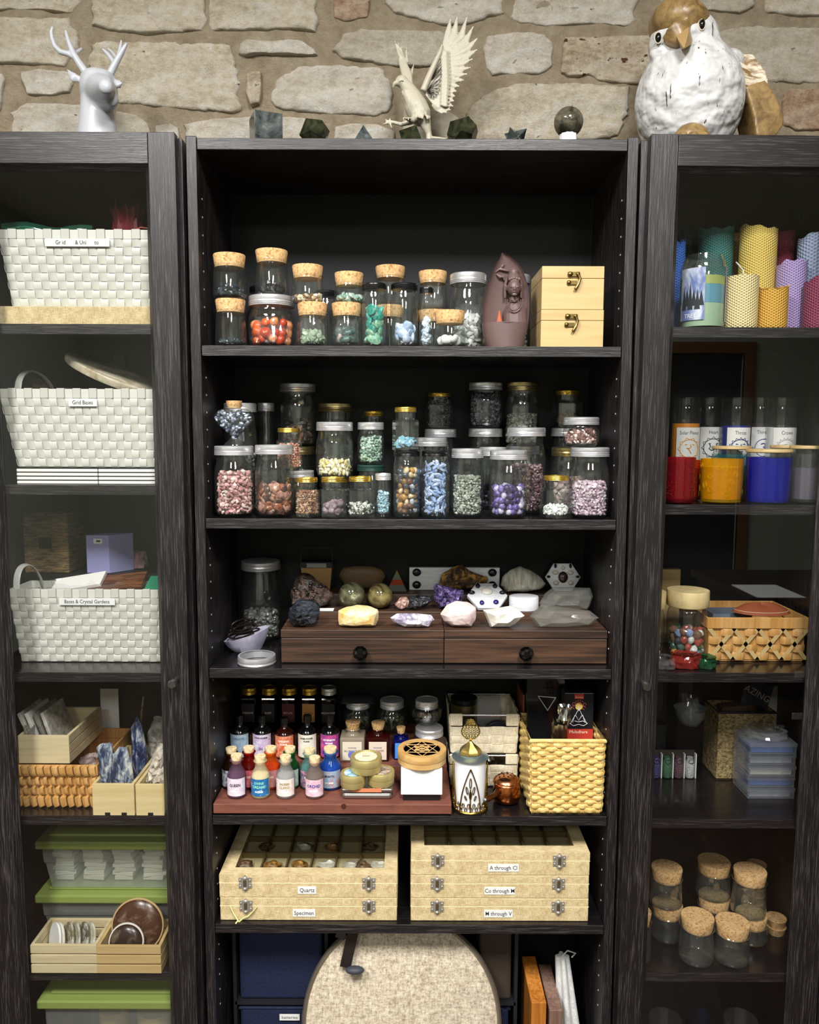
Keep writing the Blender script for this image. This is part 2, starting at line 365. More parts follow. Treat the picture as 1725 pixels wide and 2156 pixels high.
part('casing', MB().bb(-.39, -.31, -.03, .03, 0, 2.15), m_trimw, d1, bevel=.004); part('casing', MB().bb(.31, .39, -.03, .03, 0, 2.15), m_trimw, d1, bevel=.004); part('casing', MB().bb(-.39, .39, -.03, .03, 2.15, 2.24), m_trimw, d1, bevel=.004)
part('opening', MB().bb(-.31, .31, -.08, -.05, 0, 2.15), m_void, d1)
for i, (x, y, z) in enumerate(LAMPS):
    r = root('ceiling_light', ['square ceiling light nearest the shelves, left of the pair', 'square ceiling light nearest the shelves, right of the pair', 'unseen fill light added deeper in the room, left side', 'unseen fill light added deeper in the room, right side'][i], 'light', (x, y, 3.0), group='ceiling lights')
    s = .22 if i < 2 else .33; part('frame', MB().bb(-s, s, -s * 1.4, -s * 1.4 + .02, -.05, 0).bb(-s, s, s * 1.4 - .02, s * 1.4, -.05, 0).bb(-s, -s + .02, -s * 1.4, s * 1.4, -.05, 0).bb(s - .02, s, -s * 1.4, s * 1.4, -.05, 0), M('light_frame', 'e8e8e4', .5), r)
r = root('ceiling_vent', 'small white ceiling vent far behind the photographer', 'vent', (2.2, -1.75, 3.0)); part('frame', MB().bb(-.2, .2, -.14, -.11, -.012, 0).bb(-.2, .2, .11, .14, -.012, 0).bb(-.2, -.17, -.11, .11, -.012, 0).bb(.17, .2, -.11, .11, -.012, 0), M('light_frame', 'e8e8e4'), r)
for k in range(8): part('slat', MB().box((-.13 + k * .037, 0, -.008), (.022, .22, .002), rot(0, .5, 0)), M('light_frame', 'e8e8e4'), r)
# things the glass doors mirror, standing in the room behind the photographer
r = root('writing_desk', 'dark brown writing desk with drawers against the right wall', 'desk', (2.1, -1.0, 0)); m_desk = WOOD('mahogany', '1d0f0c', '35201a', 'X', 200, 5)
part('desk_top', MB().bb(-.55, .9, -.4, .35, .72, .76), m_desk, r, bevel=.004)
for k in range(3): dr = part('drawer', MB().bb(-.5, -.05, .3, .32, .10 + .2 * k, .28 + .2 * k), m_desk, r, bevel=.003); part('label_holder', MB().bb(-.31, -.24, .32, .324, .18 + .2 * k, .21 + .2 * k), M('paper', 'e8e8e4', .8), dr)
part('carcass', MB().bb(-.52, .88, -.38, .30, .06, .72), m_desk, r)
for x in (-.5, .85): part('leg', MB().bb(x - .03, x + .03, -.36, -.30, 0, .06), m_desk, r); part('leg', MB().bb(x - .03, x + .03, .22, .28, 0, .06), m_desk, r)
r = root('pencil_cup', 'dark grey pencil cup full of pens on the desk', 'cup', (2.0, -.85, .7605)); part('cup', MB().lathe([(.05, 0), (.062, .15), (.066, .155), (.058, .155), (.046, .01)], 24), M('grey_cup', '40423f', .5), r, 40)
for i in range(7): a = i * .9; part('pen', MB().tube([(.02 * math.cos(a), .02 * math.sin(a), .012), (.05 * math.cos(a), .05 * math.sin(a), .2 + .02 * (i % 3))], .004, 8), M('pen_black' if i % 3 else 'pen_green', '151515' if i % 3 else '3c7a4c', .4), r)
solo('paper_sheet', MB().bb(-.11, .11, -.15, .15, 0, .003), M('paper', 'e8e8e4', .8), 'white sheet of paper on the desk edge', 'paper', (1.7, -.8, .761))
r = root('work_table', 'low work table behind the photographer', 'table', (.1, -.75, 0)); m_tab = WOOD('table_grey', '3a332c', '5a4f44', 'X', 180, 6)
part('table_top', MB().bb(-1.1, 1.1, -.35, .35, .70, .73), m_tab, r, bevel=.004)
for x in (-1.04, 1.04):
    for y in (-.3, .3): part('leg', MB().bb(x - .025, x + .025, y - .025, y + .025, 0, .70), m_tab, r)
# ================================================================ cabinets
BB1, BB2 = '191516', '474241'
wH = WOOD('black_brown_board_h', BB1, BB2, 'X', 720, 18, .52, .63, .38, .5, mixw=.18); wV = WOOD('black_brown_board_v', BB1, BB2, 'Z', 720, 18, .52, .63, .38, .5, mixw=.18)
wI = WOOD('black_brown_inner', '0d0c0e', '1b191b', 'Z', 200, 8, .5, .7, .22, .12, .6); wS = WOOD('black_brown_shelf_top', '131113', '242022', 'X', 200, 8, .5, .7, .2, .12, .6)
m_pin = M('pin_hole', 'cfcfd2', .4); m_steel = M('brushed_steel', 'b9b9bc', .28, 1)
bc = root('bookcase', 'open black-brown bookcase in the middle holding jars, stones and boxes', 'bookcase', (XC, FRONT, 0))
D = BACK - FRONT - .006; ZTOP = ZP(287, FRONT); ZT1 = ZP(291, FRONT)
for s in (-1, 1): part('side_panel', MB().bb(min(s * .381, s * .3995), max(s * .381, s * .3995), 0, D, 0, ZTOP), wV, bc, bevel=.0012)
part('top_board', MB().bb(-.380, .380, .001, D, ZT1 - .020, ZT1), wH, bc, bevel=.001)
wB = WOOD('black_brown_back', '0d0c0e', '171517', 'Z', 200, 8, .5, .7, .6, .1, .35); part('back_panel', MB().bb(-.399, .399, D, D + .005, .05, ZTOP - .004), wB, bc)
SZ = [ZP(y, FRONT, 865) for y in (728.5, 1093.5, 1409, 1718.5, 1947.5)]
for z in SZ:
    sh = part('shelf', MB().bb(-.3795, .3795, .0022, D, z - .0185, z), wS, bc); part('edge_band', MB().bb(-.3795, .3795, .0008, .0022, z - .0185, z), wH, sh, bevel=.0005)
part('shelf', MB().bb(-.3795, .3795, .001, D, .08, .098), wH, bc); part('plinth', MB().bb(-.38, .38, .01, .03, 0, .08), wH, bc)
pm = MB()
for s in (-1, 1):
    z = .36
    while z < 1.95:
        if min(abs(z - q) for q in SZ) > .03: pm.lathe([(.0018, 0), (.0018, .0006)], 8, (0, 0, 0)); 
        for v in range(len(pm.v) - 16, len(pm.v)):
            if min(abs(z - q) for q in SZ) > .03: x, y, zz = pm.v[v]; pm.v[v] = (s * (.381 - zz), .032 + x, z + y)
        z += .032
part('peg_hole', pm, m_pin, bc, kind='stuff')
def glass_cabinet(x0, x1, dc, label, hinge, knob_px, shelves_px, tilt=0, z_top=None):
    zt = z_top or ZP(279, 1.416); c = root('glass_door_cabinet', label, 'cabinet', (x0, FRONT, 0)); w = x1 - x0
    for a, b in ((0, .018), (w - .018, w)): part('side_panel', MB().bb(a, b, 0, D, 0, zt - .002), wV, c, bevel=.001)
    part('top_board', MB().bb(.018, w - .018, 0, D, zt - .022, zt - .004), wH, c); part('back_panel', MB().bb(.001, w - .001, D, D + .005, .05, zt - .005), wB, c)
    zs = []
    for py in shelves_px:
        z = ZP(py, FRONT + .006, 200 if x0 < 0 else 1560); zs.append(z); sh = part('shelf', MB().bb(.0185, w - .0185, .0072, D, z - .0185, z), wS, c); part('edge_band', MB().bb(.0185, w - .0185, .0058, .0072, z - .0185, z), wH, sh, bevel=.0005)
    part('shelf', MB().bb(.0185, w - .0185, .006, D, .08, .098), wH, c)
    d = root('door', None, None, (dc - x0, -.004, 1.2)); d.parent = c; d.rotation_euler = (0, tilt, 0); hw = .194; sw = .047; th = .019; B = .03 - 1.2; T = zt - 1.2
    part('stile', MB().bb(-hw, -hw + sw, -th, 0, B, T), wV, d, bevel=.001); part('stile', MB().bb(hw - sw, hw, -th, 0, B, T), wV, d, bevel=.001)
    part('rail', MB().bb(-hw + sw + .0006, hw - sw - .0006, -th, 0, T - .053, T), wH, d, bevel=.001); part('rail', MB().bb(-hw + sw, hw - sw, -th, 0, B, B + .053), wH, d, bevel=.001)
    i = hw - sw; zi = T - .053; zb = B + .053; bt = .009
    def bead(p0, p1, inn): # bevelled glazing bead
        mb = MB(); (ax, az), (bx, bz) = p0, p1; ix, iz = inn
        mb.add([(ax, -th + .002, az), (bx, -th + .002, bz), (bx - ix[1], -.006, bz - iz[1]), (ax - ix[0], -.006, az - iz[0]), (ax, -.004, az), (bx, -.004, bz), (bx - ix[1], -.004, bz - iz[1]), (ax - ix[0], -.004, az - iz[0])],
               [(0, 1, 2, 3), (7, 6, 5, 4), (3, 2, 6, 7), (0, 4, 5, 1), (1, 5, 6, 2), (0, 3, 7, 4)]); return mb
    part('glazing_bead', bead((-i, zi), (i, zi), ((-bt, bt), (bt, bt))), wH, d); part('glazing_bead', bead((i, zb), (-i, zb), ((bt, -bt), (-bt, -bt))), wH, d)
    part('glazing_bead', bead((i, zi), (i, zb), ((bt, bt), (bt, -bt))), wV, d); part('glazing_bead', bead((-i, zb), (-i, zi), ((-bt, -bt), (-bt, bt))), wV, d)
    part('glass_pane', MB().bb(-i - .002, i + .002, -.0055, -.0035, zb - .002, zi + .002), GLASS('door_glass', (.965, .97, .968), .055, .6, .004), d)
    kx = hw - sw / 2 if hinge == 'L' else -hw + sw / 2; kz = ZP(knob_px, 1.40, 380 if x0 < 0 else 1350) - 1.2
    part('knob', MB().lathe([(.0045, 0), (.0045, .012), (.0075, .014), (.008, .026), (.0065, .0285), (0, .0285)], 20, (kx, -th, kz), R=rot(PI / 2)), M('grey_knob', '8c8a88', .35, 1), d, 35)
    return c, zs
cabL, LZ = glass_cabinet(-.8235, -.4035, -.6035, 'glass-door black-brown cabinet left of the open bookcase, holding white baskets', 'L', 1438, (682, 1021, 1416, 1718, 2046))
cabR, RZ = glass_cabinet(.4065, .8285, .6065, 'glass-door black-brown cabinet right of the open bookcase, holding candles', 'R', 1444, (689, 1063, 1417, 1725, 2049), tilt=.006, z_top=ZP(283, 1.416, 1500))
ZTL = ZP(279, 1.416) ; ZTR = ZP(283, 1.416, 1500)
# ================================================================ builders for the small things
m_cork = NT('cork'); _c = m_cork.noise((220, 220, 220), 1, 4, .7)
m_cork.link(m_cork.ramp(_c, [(.35, lin('9a6b3c')), (.47, lin('d3a871')), (.65, lin('e3bf8a'))]), m_cork.b.inputs['Base Color'])
m_cork.b.inputs['Roughness'].default_value = .85; m_cork.link(m_cork.bump(_c, .6, .0015), m_cork.b.inputs['Normal']); m_cork = m_cork.m
g_clear = GLASS('clear_glass', (.965, .98, .975), .08, .95, .025, ('dfe6e2', .012)); g_clear2 = GLASS('clear_glass_inner', (.98, .99, .985), .04, .5, .05)  # faint pale haze mixed into the clear glass to brighten jar bodies
m_silver = M('zinc_lid', 'e2e2e4', .36, .72, bump=((500, 500, 60), .15, .0005)); m_gold = M('gold_lid', 'd8b24a', .28, .85); m_black = M('black_lid', '101012', .3)
m_brass_lid = M('aged_brass_lid', 'a89a6c', .35, 1); m_green_lid = M('dark_green_lid', '1e3c34', .35)
m_white = M('white_ceramic', 'f2f3f5', .35); m_paper = M('paper', 'e8e8e4', .8); m_ink = M('ink', '26262a', .7)
LIDS = {'silver': m_silver, 'gold': m_gold, 'black': m_black, 'brass': m_brass_lid, 'green': m_green_lid}
def lid_mb(R, h, z, ribs=True):
    n = 64; p = [(0, 0), (R * .99, 0), (R, .0008), (R * .975, .002), (R * 1.0, .0035), (R * .97, .005), (R * .99, .0065), (R * .975, h * .5), (R * .985, h * .55), (R * .98, h - .0015), (R * .94, h), (R * .86, h), (R * .84, h - .0008), (0, h - .0008)]
    mb = MB(); mb.lathe([(r, zz + z) for r, zz in p], n, flute=.006 if ribs else 0); return mb
def jar(kind, xl, xr, yt, Zb, Y, label, lid='silver', glass=None, group=None, name=None, cat='jar', top=None, R=None, th=None):
    """a glass jar seen between pixel columns xl..xr with its top at row yt, standing at height Zb; returns its measures"""
    pm = PM(Y, Zb + .05); R = R or (xr - xl) / 2 / pm; x = XP((xl + xr) / 2, Y, Zb + .05); top = top or ZP(yt, Y - (R * .9 if yt < 909 else -R * .85), xl)
    H = top - Zb; gm = glass or g_clear; nm = name or {'mason': 'mason_jar', 'cork': 'cork_jar', 'tall': 'storage_jar', 'hex': 'hexagonal_jar', 'ribbed': 'ribbed_jar'}[kind]
    r = root(nm, label, cat, (x, Y, Zb), group=group); e = .0004
    if kind == 'mason':
        lh = th or min(.017, H * .16); hb = H - lh
        pr = [(0, e), (.78 * R, e), (.93 * R, .006), (R, .018), (R, hb * .70), (.96 * R, hb * .80), (.88 * R, hb * .89), (.86 * R, hb * .95), (.86 * R, hb + lh * .6)]
        part('lid', lid_mb(R * (.99 if lid != 'black' else .95), lh, hb), LIDS[lid], r, 30)
    elif kind == 'tall':
        lh = .0105; hb = H - lh; pr = [(0, e), (.85 * R, e), (.97 * R, .004), (R, .010), (R, hb * .82), (.94 * R, hb * .90), (.88 * R, hb * .94), (.88 * R, hb + lh * .6)]
        part('lid', lid_mb(R * .97, lh, hb, False), LIDS[lid], r, 30)
    elif kind == 'ribbed':
        lh = .016; hb = H - lh; pr = [(0, e), (.75 * R, e), (.95 * R, .012), (R, .03), (R, hb * .6), (.93 * R, hb * .78), (.72 * R, hb * .92), (.72 * R, hb + lh * .6)]
        part('lid', lid_mb(R * .78, lh, hb), LIDS[lid], r, 30)
    elif kind == 'cork':
        lh = (th or .024); hb = H - lh * .72; pr = [(0, e), (.90 * R, e), (R, .005), (R, .012), (.97 * R, hb * .5), (.92 * R, hb * .86), (.90 * R, hb * .93), (.99 * R, hb * .965), (1.0 * R, hb * .98), (.97 * R, hb)]
        part('cork_stopper', MB().lathe([(0, hb - .006), (.85 * R, hb - .006), (.95 * R, H - .002), (.93 * R, H), (0, H)], 40), m_cork, r, 40)
    elif kind == 'hex':
        lh = .0085; hb = H - lh; R6 = R / .93; pr = [(0, e), (R6 * .96, e), (R6, .003), (R6, hb * .74), (R6 * .95, hb * .79)]
        body = MB().lathe(pr, 6, ph=PI / 6 + .25, cap=False).lathe([(R * .80, hb * .79), (R * .78, hb * .84), (R * .80, hb + lh * .5)], 32, cap=False)
        body.lathe([(R6 * .95, hb * .79), (R * .80, hb * .80)], 6, ph=PI / 6 + .25, cap=False); part('glass_body', body, gm, r)
        part('glass_inside', MB().lathe([(0, .005), (R6 * .92, .006), (R6 * .92, hb * .74)], 6, ph=PI / 6 + .25, cap=False), g_clear2, r)
        part('lid', lid_mb(R * .86, lh, hb, False), LIDS[lid], r, 30); return dict(r=r, R=R * .9, x=x, y=Y, z=Zb, H=H, hb=hb * .74, top=Zb + H, six=1)
    n = 48 if kind != 'ribbed' else 56
    part('glass_body', MB().lathe(pr, n, cap=False, flute=.02 if kind == 'ribbed' else 0), gm, r, 60)
    part('glass_inside', MB().lathe([(max(0, a - .0028), b + .0045 if a < R * .8 and b < .01 else max(b, .005)) for a, b in pr[:-1]], n, cap=False), g_clear2, r, 60)
    return dict(r=r, R=R - .0032, x=x, y=Y, z=Zb, H=H, hb=pr[5][1] if kind == 'cork' else pr[4][1], top=Zb + H)
ICO = []
def _ico():
    t = (1 + 5 ** .5) / 2; v = np.array([(-1, t, 0), (1, t, 0), (-1, -t, 0), (1, -t, 0), (0, -1, t), (0, 1, t), (0, -1, -t), (0, 1, -t), (t, 0, -1), (t, 0, 1), (-t, 0, -1), (-t, 0, 1)], float); v /= np.linalg.norm(v[0])
    f = np.array([(0, 11, 5), (0, 5, 1), (0, 1, 7), (0, 7, 10), (0, 10, 11), (1, 5, 9), (5, 11, 4), (11, 10, 2), (10, 7, 6), (7, 1, 8), (3, 9, 4), (3, 4, 2), (3, 2, 6), (3, 6, 8), (3, 8, 9), (4, 9, 5), (2, 4, 11), (6, 2, 10), (8, 6, 7), (9, 8, 1)]); return v, f
IV, IF = _ico()
def hexa(c): return [lin(x)[:3] for x in c]
def chips_mesh(P, sizes, flat, cols, jitter=.25):
    n = len(P); A = RNG.normal(size=(n, 3, 3)); Q, _ = np.linalg.qr(A); sc = np.stack([np.ones(n), RNG.uniform(.65, 1, n), RNG.uniform(.75, 1.1, n) * flat], 1) * sizes[:, None]
    V = IV[None] * (1 + RNG.uniform(-jitter, jitter, (n, 12, 1))) * sc[:, None, :]; V = np.einsum('nij,nkj->nki', Q, V) + P[:, None, :]
    Fc = (IF[None] + (np.arange(n) * 12)[:, None, None]).reshape(-1, 3); me = bpy.data.meshes.new('chips')
    me.vertices.add(n * 12); me.vertices.foreach_set('co', V.astype(np.float32).ravel()); me.loops.add(len(Fc) * 3); me.loops.foreach_set('vertex_index', Fc.astype(np.int32).ravel())
    me.polygons.add(len(Fc)); me.polygons.foreach_set('loop_start', np.arange(0, len(Fc) * 3, 3, dtype=np.int32)); me.polygons.foreach_set('loop_total', np.full(len(Fc), 3, dtype=np.int32)); me.update()
    pal = np.array(hexa(cols)); ci = RNG.integers(0, len(pal), n); C = np.ones((n, 12, 4)); C[:, :, :3] = (pal[ci] * RNG.uniform(.8, 1.15, (n, 1)))[:, None, :]
    a = me.attributes.new('Col', 'FLOAT_COLOR', 'POINT'); a.data.foreach_set('color', C.astype(np.float32).ravel()); return me
m_chip = M('chip_stone', 'ffffff', .3, attr=True, spec=.6); m_matt = M('chip_matt', 'ffffff', .7, attr=True, spec=.3)
def shell_points(R, h, s, z0=.006, top=True, six=0, dens=1.0):
    pts = []; nr = max(2, int(h / (s * 1.25))); nc = max(6, int(2 * PI * R / (s * 1.55) * dens))
    for i in range(nr):
        for k in range(nc):
            a = 2 * PI * (k + .5 * (i % 2) + random.uniform(-.25, .25)) / nc; rr = R - s * random.uniform(.75, 1.5)
            if six: b = (a - .25) % (PI / 3) - PI / 6 ; rr = (R * .93 / math.cos((a - PI / 6 - .25 + PI / 6) % (PI / 3) - PI / 6)) - s * random.uniform(.8, 1.4)
            pts.append((rr * math.cos(a), rr * math.sin(a), z0 + s * .8 + (h - z0 - s) * (i + random.uniform(-.3, .3)) / nr))
    if top:
        q = int(PI * R * R / (s * s * 2.2))
        for _ in range(q): a = random.uniform(0, 2 * PI); rr = (R - s) * math.sqrt(random.random()); pts.append((rr * math.cos(a), rr * math.sin(a), h - s * .2 + random.uniform(-.5, .7) * s))
    return np.array(pts)
def fill(j, frac, s, cols, name, label, cat, flat=.6, mat=None, group=None, z0=.006):
    """a heap of chips too many to count in jar j, up to frac of its straight side"""
    h = j['hb'] * frac; P = shell_points(j['R'], h, s, z0, six=j.get('six', 0)); me = chips_mesh(P, RNG.uniform(.75, 1.25, len(P)) * s * .95, flat, cols)
    core = MB().lathe([(j['R'] * .82 - s, z0), (j['R'] * .82 - s, h - s * .6)], 16)
    o = link(name, me, mat or m_chip); o.location = (j['x'], j['y'], j['z']); tag(o, label, cat, group, 'stuff')
    me.materials.clear(); me.materials.append(mat or m_chip)
    # opaque heap core joined in, its mean colour darkened to stand for inner shade
    n0 = len(me.vertices); bm_v = np.zeros(n0 * 3, np.float32); me.vertices.foreach_get('co', bm_v); c = np.zeros(n0 * 4, np.float32); me.attributes['Col'].data.foreach_get('color', c)
    f = np.zeros(len(me.polygons) * 3, np.int32); me.loops.foreach_get('vertex_index', f)
    V = [tuple(v) for v in bm_v.reshape(-1, 3)] + core.v; Fs = [tuple(int(q) for q in t) for t in f.reshape(-1, 3)] + [tuple(i + n0 for i in t) for t in core.f]
    m2 = bpy.data.meshes.new(name); m2.from_pydata(V, [], Fs); a = m2.attributes.new('Col', 'FLOAT_COLOR', 'POINT'); mean = list(np.mean(np.array(hexa(cols)), 0) * .7) + [1]
    a.data.foreach_set('color', np.concatenate([c, np.array(mean * len(core.v), np.float32)]).astype(np.float32)); m2.materials.append(mat or m_chip); o.data = m2; bpy.data.meshes.remove(me); return o
def pebble_mesh(seed, sx, sy, sz, sub=1, rough=.18, facet=False, n=12, m=7):
    mb = MB(); o = seed * 7.3
    mb.ell((0, 0, 0), (sx, sy, sz), n=n, m=m, f=lambda v: 1 + rough * noise.noise(Vector((v.x / sx + o, v.y / sy, v.z / sz)) * 1.4))
    return mb.mesh('pebble', None if facet else 50)
def pieces(j, frac, s, shape, mats, name, label, cat, group, count=None, facet=False, rough=.2):
    """countable stones in a jar, each an object of its own"""
    ms = [pebble_mesh(random.random() * 99, s * shape[0], s * shape[1], s * shape[2], rough=rough, facet=facet) for _ in range(4)]
    h = j['hb'] * frac; R = j['R']; st = s * max(.8, 1.55 * shape[1] ** .5 * (.62 if shape[2] < .5 else 1)); lay = max(1, int(h / st)); k = 0; out = []; fl = shape[2] < .5
    for i in range(lay):
        nc = max(3, int(2 * PI * (R - s) / (s * (1.75 if not fl else 1.9) * max(.7, shape[1])))); ph = random.uniform(0, 6)
        for q in range(nc + 2):
            inner = q >= nc; a = random.uniform(0, 6) if inner else 2 * PI * q / nc + ph + random.uniform(-.12, .12); rr = (R - 2 * s) * .35 if inner else R - s * (max(shape[2], .35) if fl else 1) * random.uniform(1.0, 1.25) - (s * .35 if fl else 0)
            z = .006 + s * .75 + (h - s) * i / lay + random.uniform(-.35, .35) * s
            z = max(z, .006 + s * .7)
            o = bpy.data.objects.new(name, random.choice(ms)); COL.objects.link(o); o.location = (j['x'] + max(rr, 0) * math.cos(a), j['y'] + max(rr, 0) * math.sin(a), j['z'] + z)
            if fl: Rm = rot(0, 0, a) @ rot(random.uniform(-.35, .35), PI / 2 + random.uniform(-.55, .55), 0) @ rot(0, 0, random.uniform(0, 6))
            else: Rm = rot(random.uniform(0, 6), random.uniform(0, 6), random.uniform(0, 6))
            o.rotation_euler = Rm.to_euler(); o.scale = (random.uniform(.82, 1.12),) * 3
            mt = random.choice(mats)
            if not o.data.materials: o.data.materials.append(None)
            o.material_slots[0].link = 'OBJECT'; o.material_slots[0].material = mt; tag(o, label, cat, group); out.append(o); k += 1
            if count and k >= count: return out
    return out
def rock(name, label, cat, pts, Y, dy, mat, loc_Z, facets=0, rough=.12, seed=1, group=None, fine=.05, smooth=35):
    """a stone whose outline as seen from the front follows pts (pixels); dy its half depth"""
    P = [W(x, y, Y) for x, y in pts]; cx = sum(p.x for p in P) / len(P); cz = sum(p.z for p in P) / len(P); per = [(p.x - cx, p.z - cz) for p in P]
    n = len(per); N = 40; L = []; seg = [math.dist(per[k], per[(k + 1) % n]) for k in range(n)]; tot = sum(seg); acc = 0; k = 0
    for q in range(N):
        t = tot * q / N
        while t > acc + seg[k]: acc += seg[k]; k += 1
        u = (t - acc) / seg[k]; a, b = per[k], per[(k + 1) % n]; L.append((a[0] + (b[0] - a[0]) * u, a[1] + (b[1] - a[1]) * u))
    if facets: L = per; N = len(per)
    mb = MB(); rings = [(.0, -1.0), (.18, -1.0), (.36, -.98), (.54, -.92), (.70, -.82), (.84, -.62), (.95, -.32), (1, 0), (.97, .3), (.8, .7), (.5, .95), (0, 1)]
    if facets: rings = [(0, -.95), (.45, -1.0), (.88, -.55), (1, 0), (.85, .6), (.4, .95), (0, .95)]
    sx = max(abs(p[0]) for p in per)
    for r, y in rings:
        for x, z in L:
            X, Z = x * r, z * r; q = Vector((X * 45 + seed * 9, y * 1.5, Z * 45)); d = 1 + rough * noise.noise(q) * (1 if r < .98 else .35); q2 = Vector((X * 160 + seed, y * 3, Z * 160))
            if facets: d = 1; X += .04 * sx * noise.noise(Vector((seed, r * 5, 1)))
            mb.v.append((X * d, y * dy * (1 + rough * 1.6 * noise.noise(q + Vector((5, 5, 5))) + fine * noise.noise(q2)) if not facets else y * dy * (1 + .25 * noise.noise(q)), Z * d))
    for i in range(len(rings) - 1):
        for q in range(N): q2 = (q + 1) % N; mb.f.append((i * N + q, i * N + q2, (i + 1) * N + q2, (i + 1) * N + q))
    lo = min(v[2] for v in mb.v); o = solo(name, mb, mat, label, cat, (cx, Y, loc_Z - lo + .0005), group, smooth=smooth)
    return o
def mineral(name, c1, c2, scale, rough=.25, lo=.4, hi=.6, bump=.5, dist=.002, sss=0, metal=0, c3=None, spec=.5):
    if name in MATS: return MATS[name]
    t = NT(name); f = t.noise(scale, 1, 5, .65, dist=.6); st = [(lo, lin(c1)), (hi, lin(c2))] + ([(min(hi + .12, 1), lin(c3))] if c3 else [])
    t.link(t.ramp(f, st), t.b.inputs['Base Color']); t.b.inputs['Roughness'].default_value = rough; t.b.inputs['Metallic'].default_value = metal; t.b.inputs['Specular IOR Level'].default_value = spec
    if sss: t.b.inputs['Subsurface Weight'].default_value = sss; t.b.inputs['Subsurface Radius'].default_value = (.01, .01, .01); t.b.inputs['Subsurface Scale'].default_value = .4
    t.link(t.bump(f, bump, dist), t.b.inputs['Normal']); MATS[name] = t.m; return t.m
def ribbon(mb, pts, nrm, side, w, th):
    """flat strap along pts; nrm outward, side across"""
    o = len(mb.v)
    for p in pts:
        for a, b in ((-.5, 0), (.5, 0), (.5, 1), (-.5, 1)): mb.v.append(tuple(p + side * (w * a) + nrm * (th * b)))
    for i in range(len(pts) - 1):
        for k in range(4): k2 = (k + 1) % 4; mb.f.append((o + i * 4 + k, o + i * 4 + k2, o + i * 4 + 4 + k2, o + i * 4 + 4 + k))
    mb.f.append((o + 3, o + 2, o + 1, o)); e = o + 4 * (len(pts) - 1); mb.f.append((e, e + 1, e + 2, e + 3)); return mb
def weave(parent, A, B, C, Dd, nu, nv, mat, mat2=None, amp=.0011, th=.0012, name='strap', split=True, fill_=.94, lift=0):
    """plain weave on the patch A(bottom left) B(bottom right) C(top right) D(top left); each strap a part"""
    A, B, C, Dd = map(Vector, (A, B, C, Dd)); P = lambda u, v: (A * (1 - u) + B * u) * (1 - v) + (Dd * (1 - u) + C * u) * v
    nrm = (B - A).cross(Dd - A).normalized(); joined = MB()
    for kind, n1, n2, mt in (('v', nu, nv, mat), ('h', nv, nu, mat2 or mat)):
        for i in range(n1):
            pts = []; c = (i + .5) / n1
            for j in range(n2):
                s = (1 if (i + j) % 2 else -1) * (1 if kind == 'v' else -1)
                for q, k in ((.04, .25), (.22, 1), (.78, 1), (.96, .25)):
                    u, v = (c, (j + q) / n2) if kind == 'v' else ((j + q) / n2, c); pts.append(P(u, v) + nrm * (amp * s * k + lift))
            if kind == 'v': w = ((B - A).length + (C - Dd).length) / 2 / nu * fill_; side = (B - A).normalized()
            else: w = (Dd - A).length / nv * fill_; side = -(Dd - A).normalized()
            mb = joined if not split else MB(); ribbon(mb, pts, nrm, side, w, th)
            if split: part(name, mb, mt, parent, 40)
    if not split: part('woven_side', joined, mat, parent, 40, kind='stuff')
def slab_text(parent, body, x, y, z, w, h, size, mat=None, R=None, tilt=0, xs=1, bold=0, ink=None):
    l = part('label', MB().box((0, 0, 0), (w, .0006, h)), mat or m_paper, parent); l.location = (x, y, z); l.rotation_euler = (0, tilt, 0)
    if R is not None: l.rotation_euler = R
    t = lettering(body, size, l, (0, -.0006, -size * .02), ink, xs=xs, bold=bold); return l
# ================================================================ on top of the cabinets
def rel(px, py, Y, base): return W(px, py, Y) - Vector(base)
# white deer bust
Y0 = 1.56; b = Vector((XP(208, Y0, ZTL), Y0, ZTL - .002)); q = lambda x, y, dy=0: rel(x, y, Y0 + dy, b); u = 1 / PM(Y0, ZTL + .1)
m_deer = M('white_deer_glaze', 'b6b8be', .35); deer = root('deer_bust', 'glossy white ceramic deer head bust with antlers on the left cabinet', 'figurine', b)
h = MB().lathe([(46 * u, 0), (43 * u, .03), (38 * u, .065), (33 * u, .10), (31 * u, .13), (30 * u, .15)], 28).ell(q(208, 190, .004), (38 * u, .042, 40 * u)).ell(q(194, 170, .0), (22 * u, .03, 20 * u)).ell(q(222, 170, .0), (22 * u, .03, 20 * u))
h.ell(q(206, 172, .0), (33 * u, .036, 24 * u)).tube([q(210, 190, -.01), q(216, 186, -.045), q(222, 183, -.075), q(224, 183, -.098)], [33 * u, 27 * u, 19 * u, 13 * u], 16).ell(q(223, 184, -.094), (15 * u, .012, 15 * u)).tube([q(212, 200, 0), q(226, 208, -.03), q(236, 212, -.052)], [33 * u, 24 * u, 11 * u], 14)
for e, t in (((170, 168), (139, 144)), ((246, 170), (254, 188))): h.tube([q(*e), q((e[0] + t[0]) / 2, (e[1] + t[1]) / 2 + (7 if t[0] < 200 else 0), -.006), q(*t)], [8 * u, 12 * u, 2.5 * u], 10, flat=.35, fd=(0, 1, 0))
fuse(part('head', h, m_deer, deer), .0024, 16)
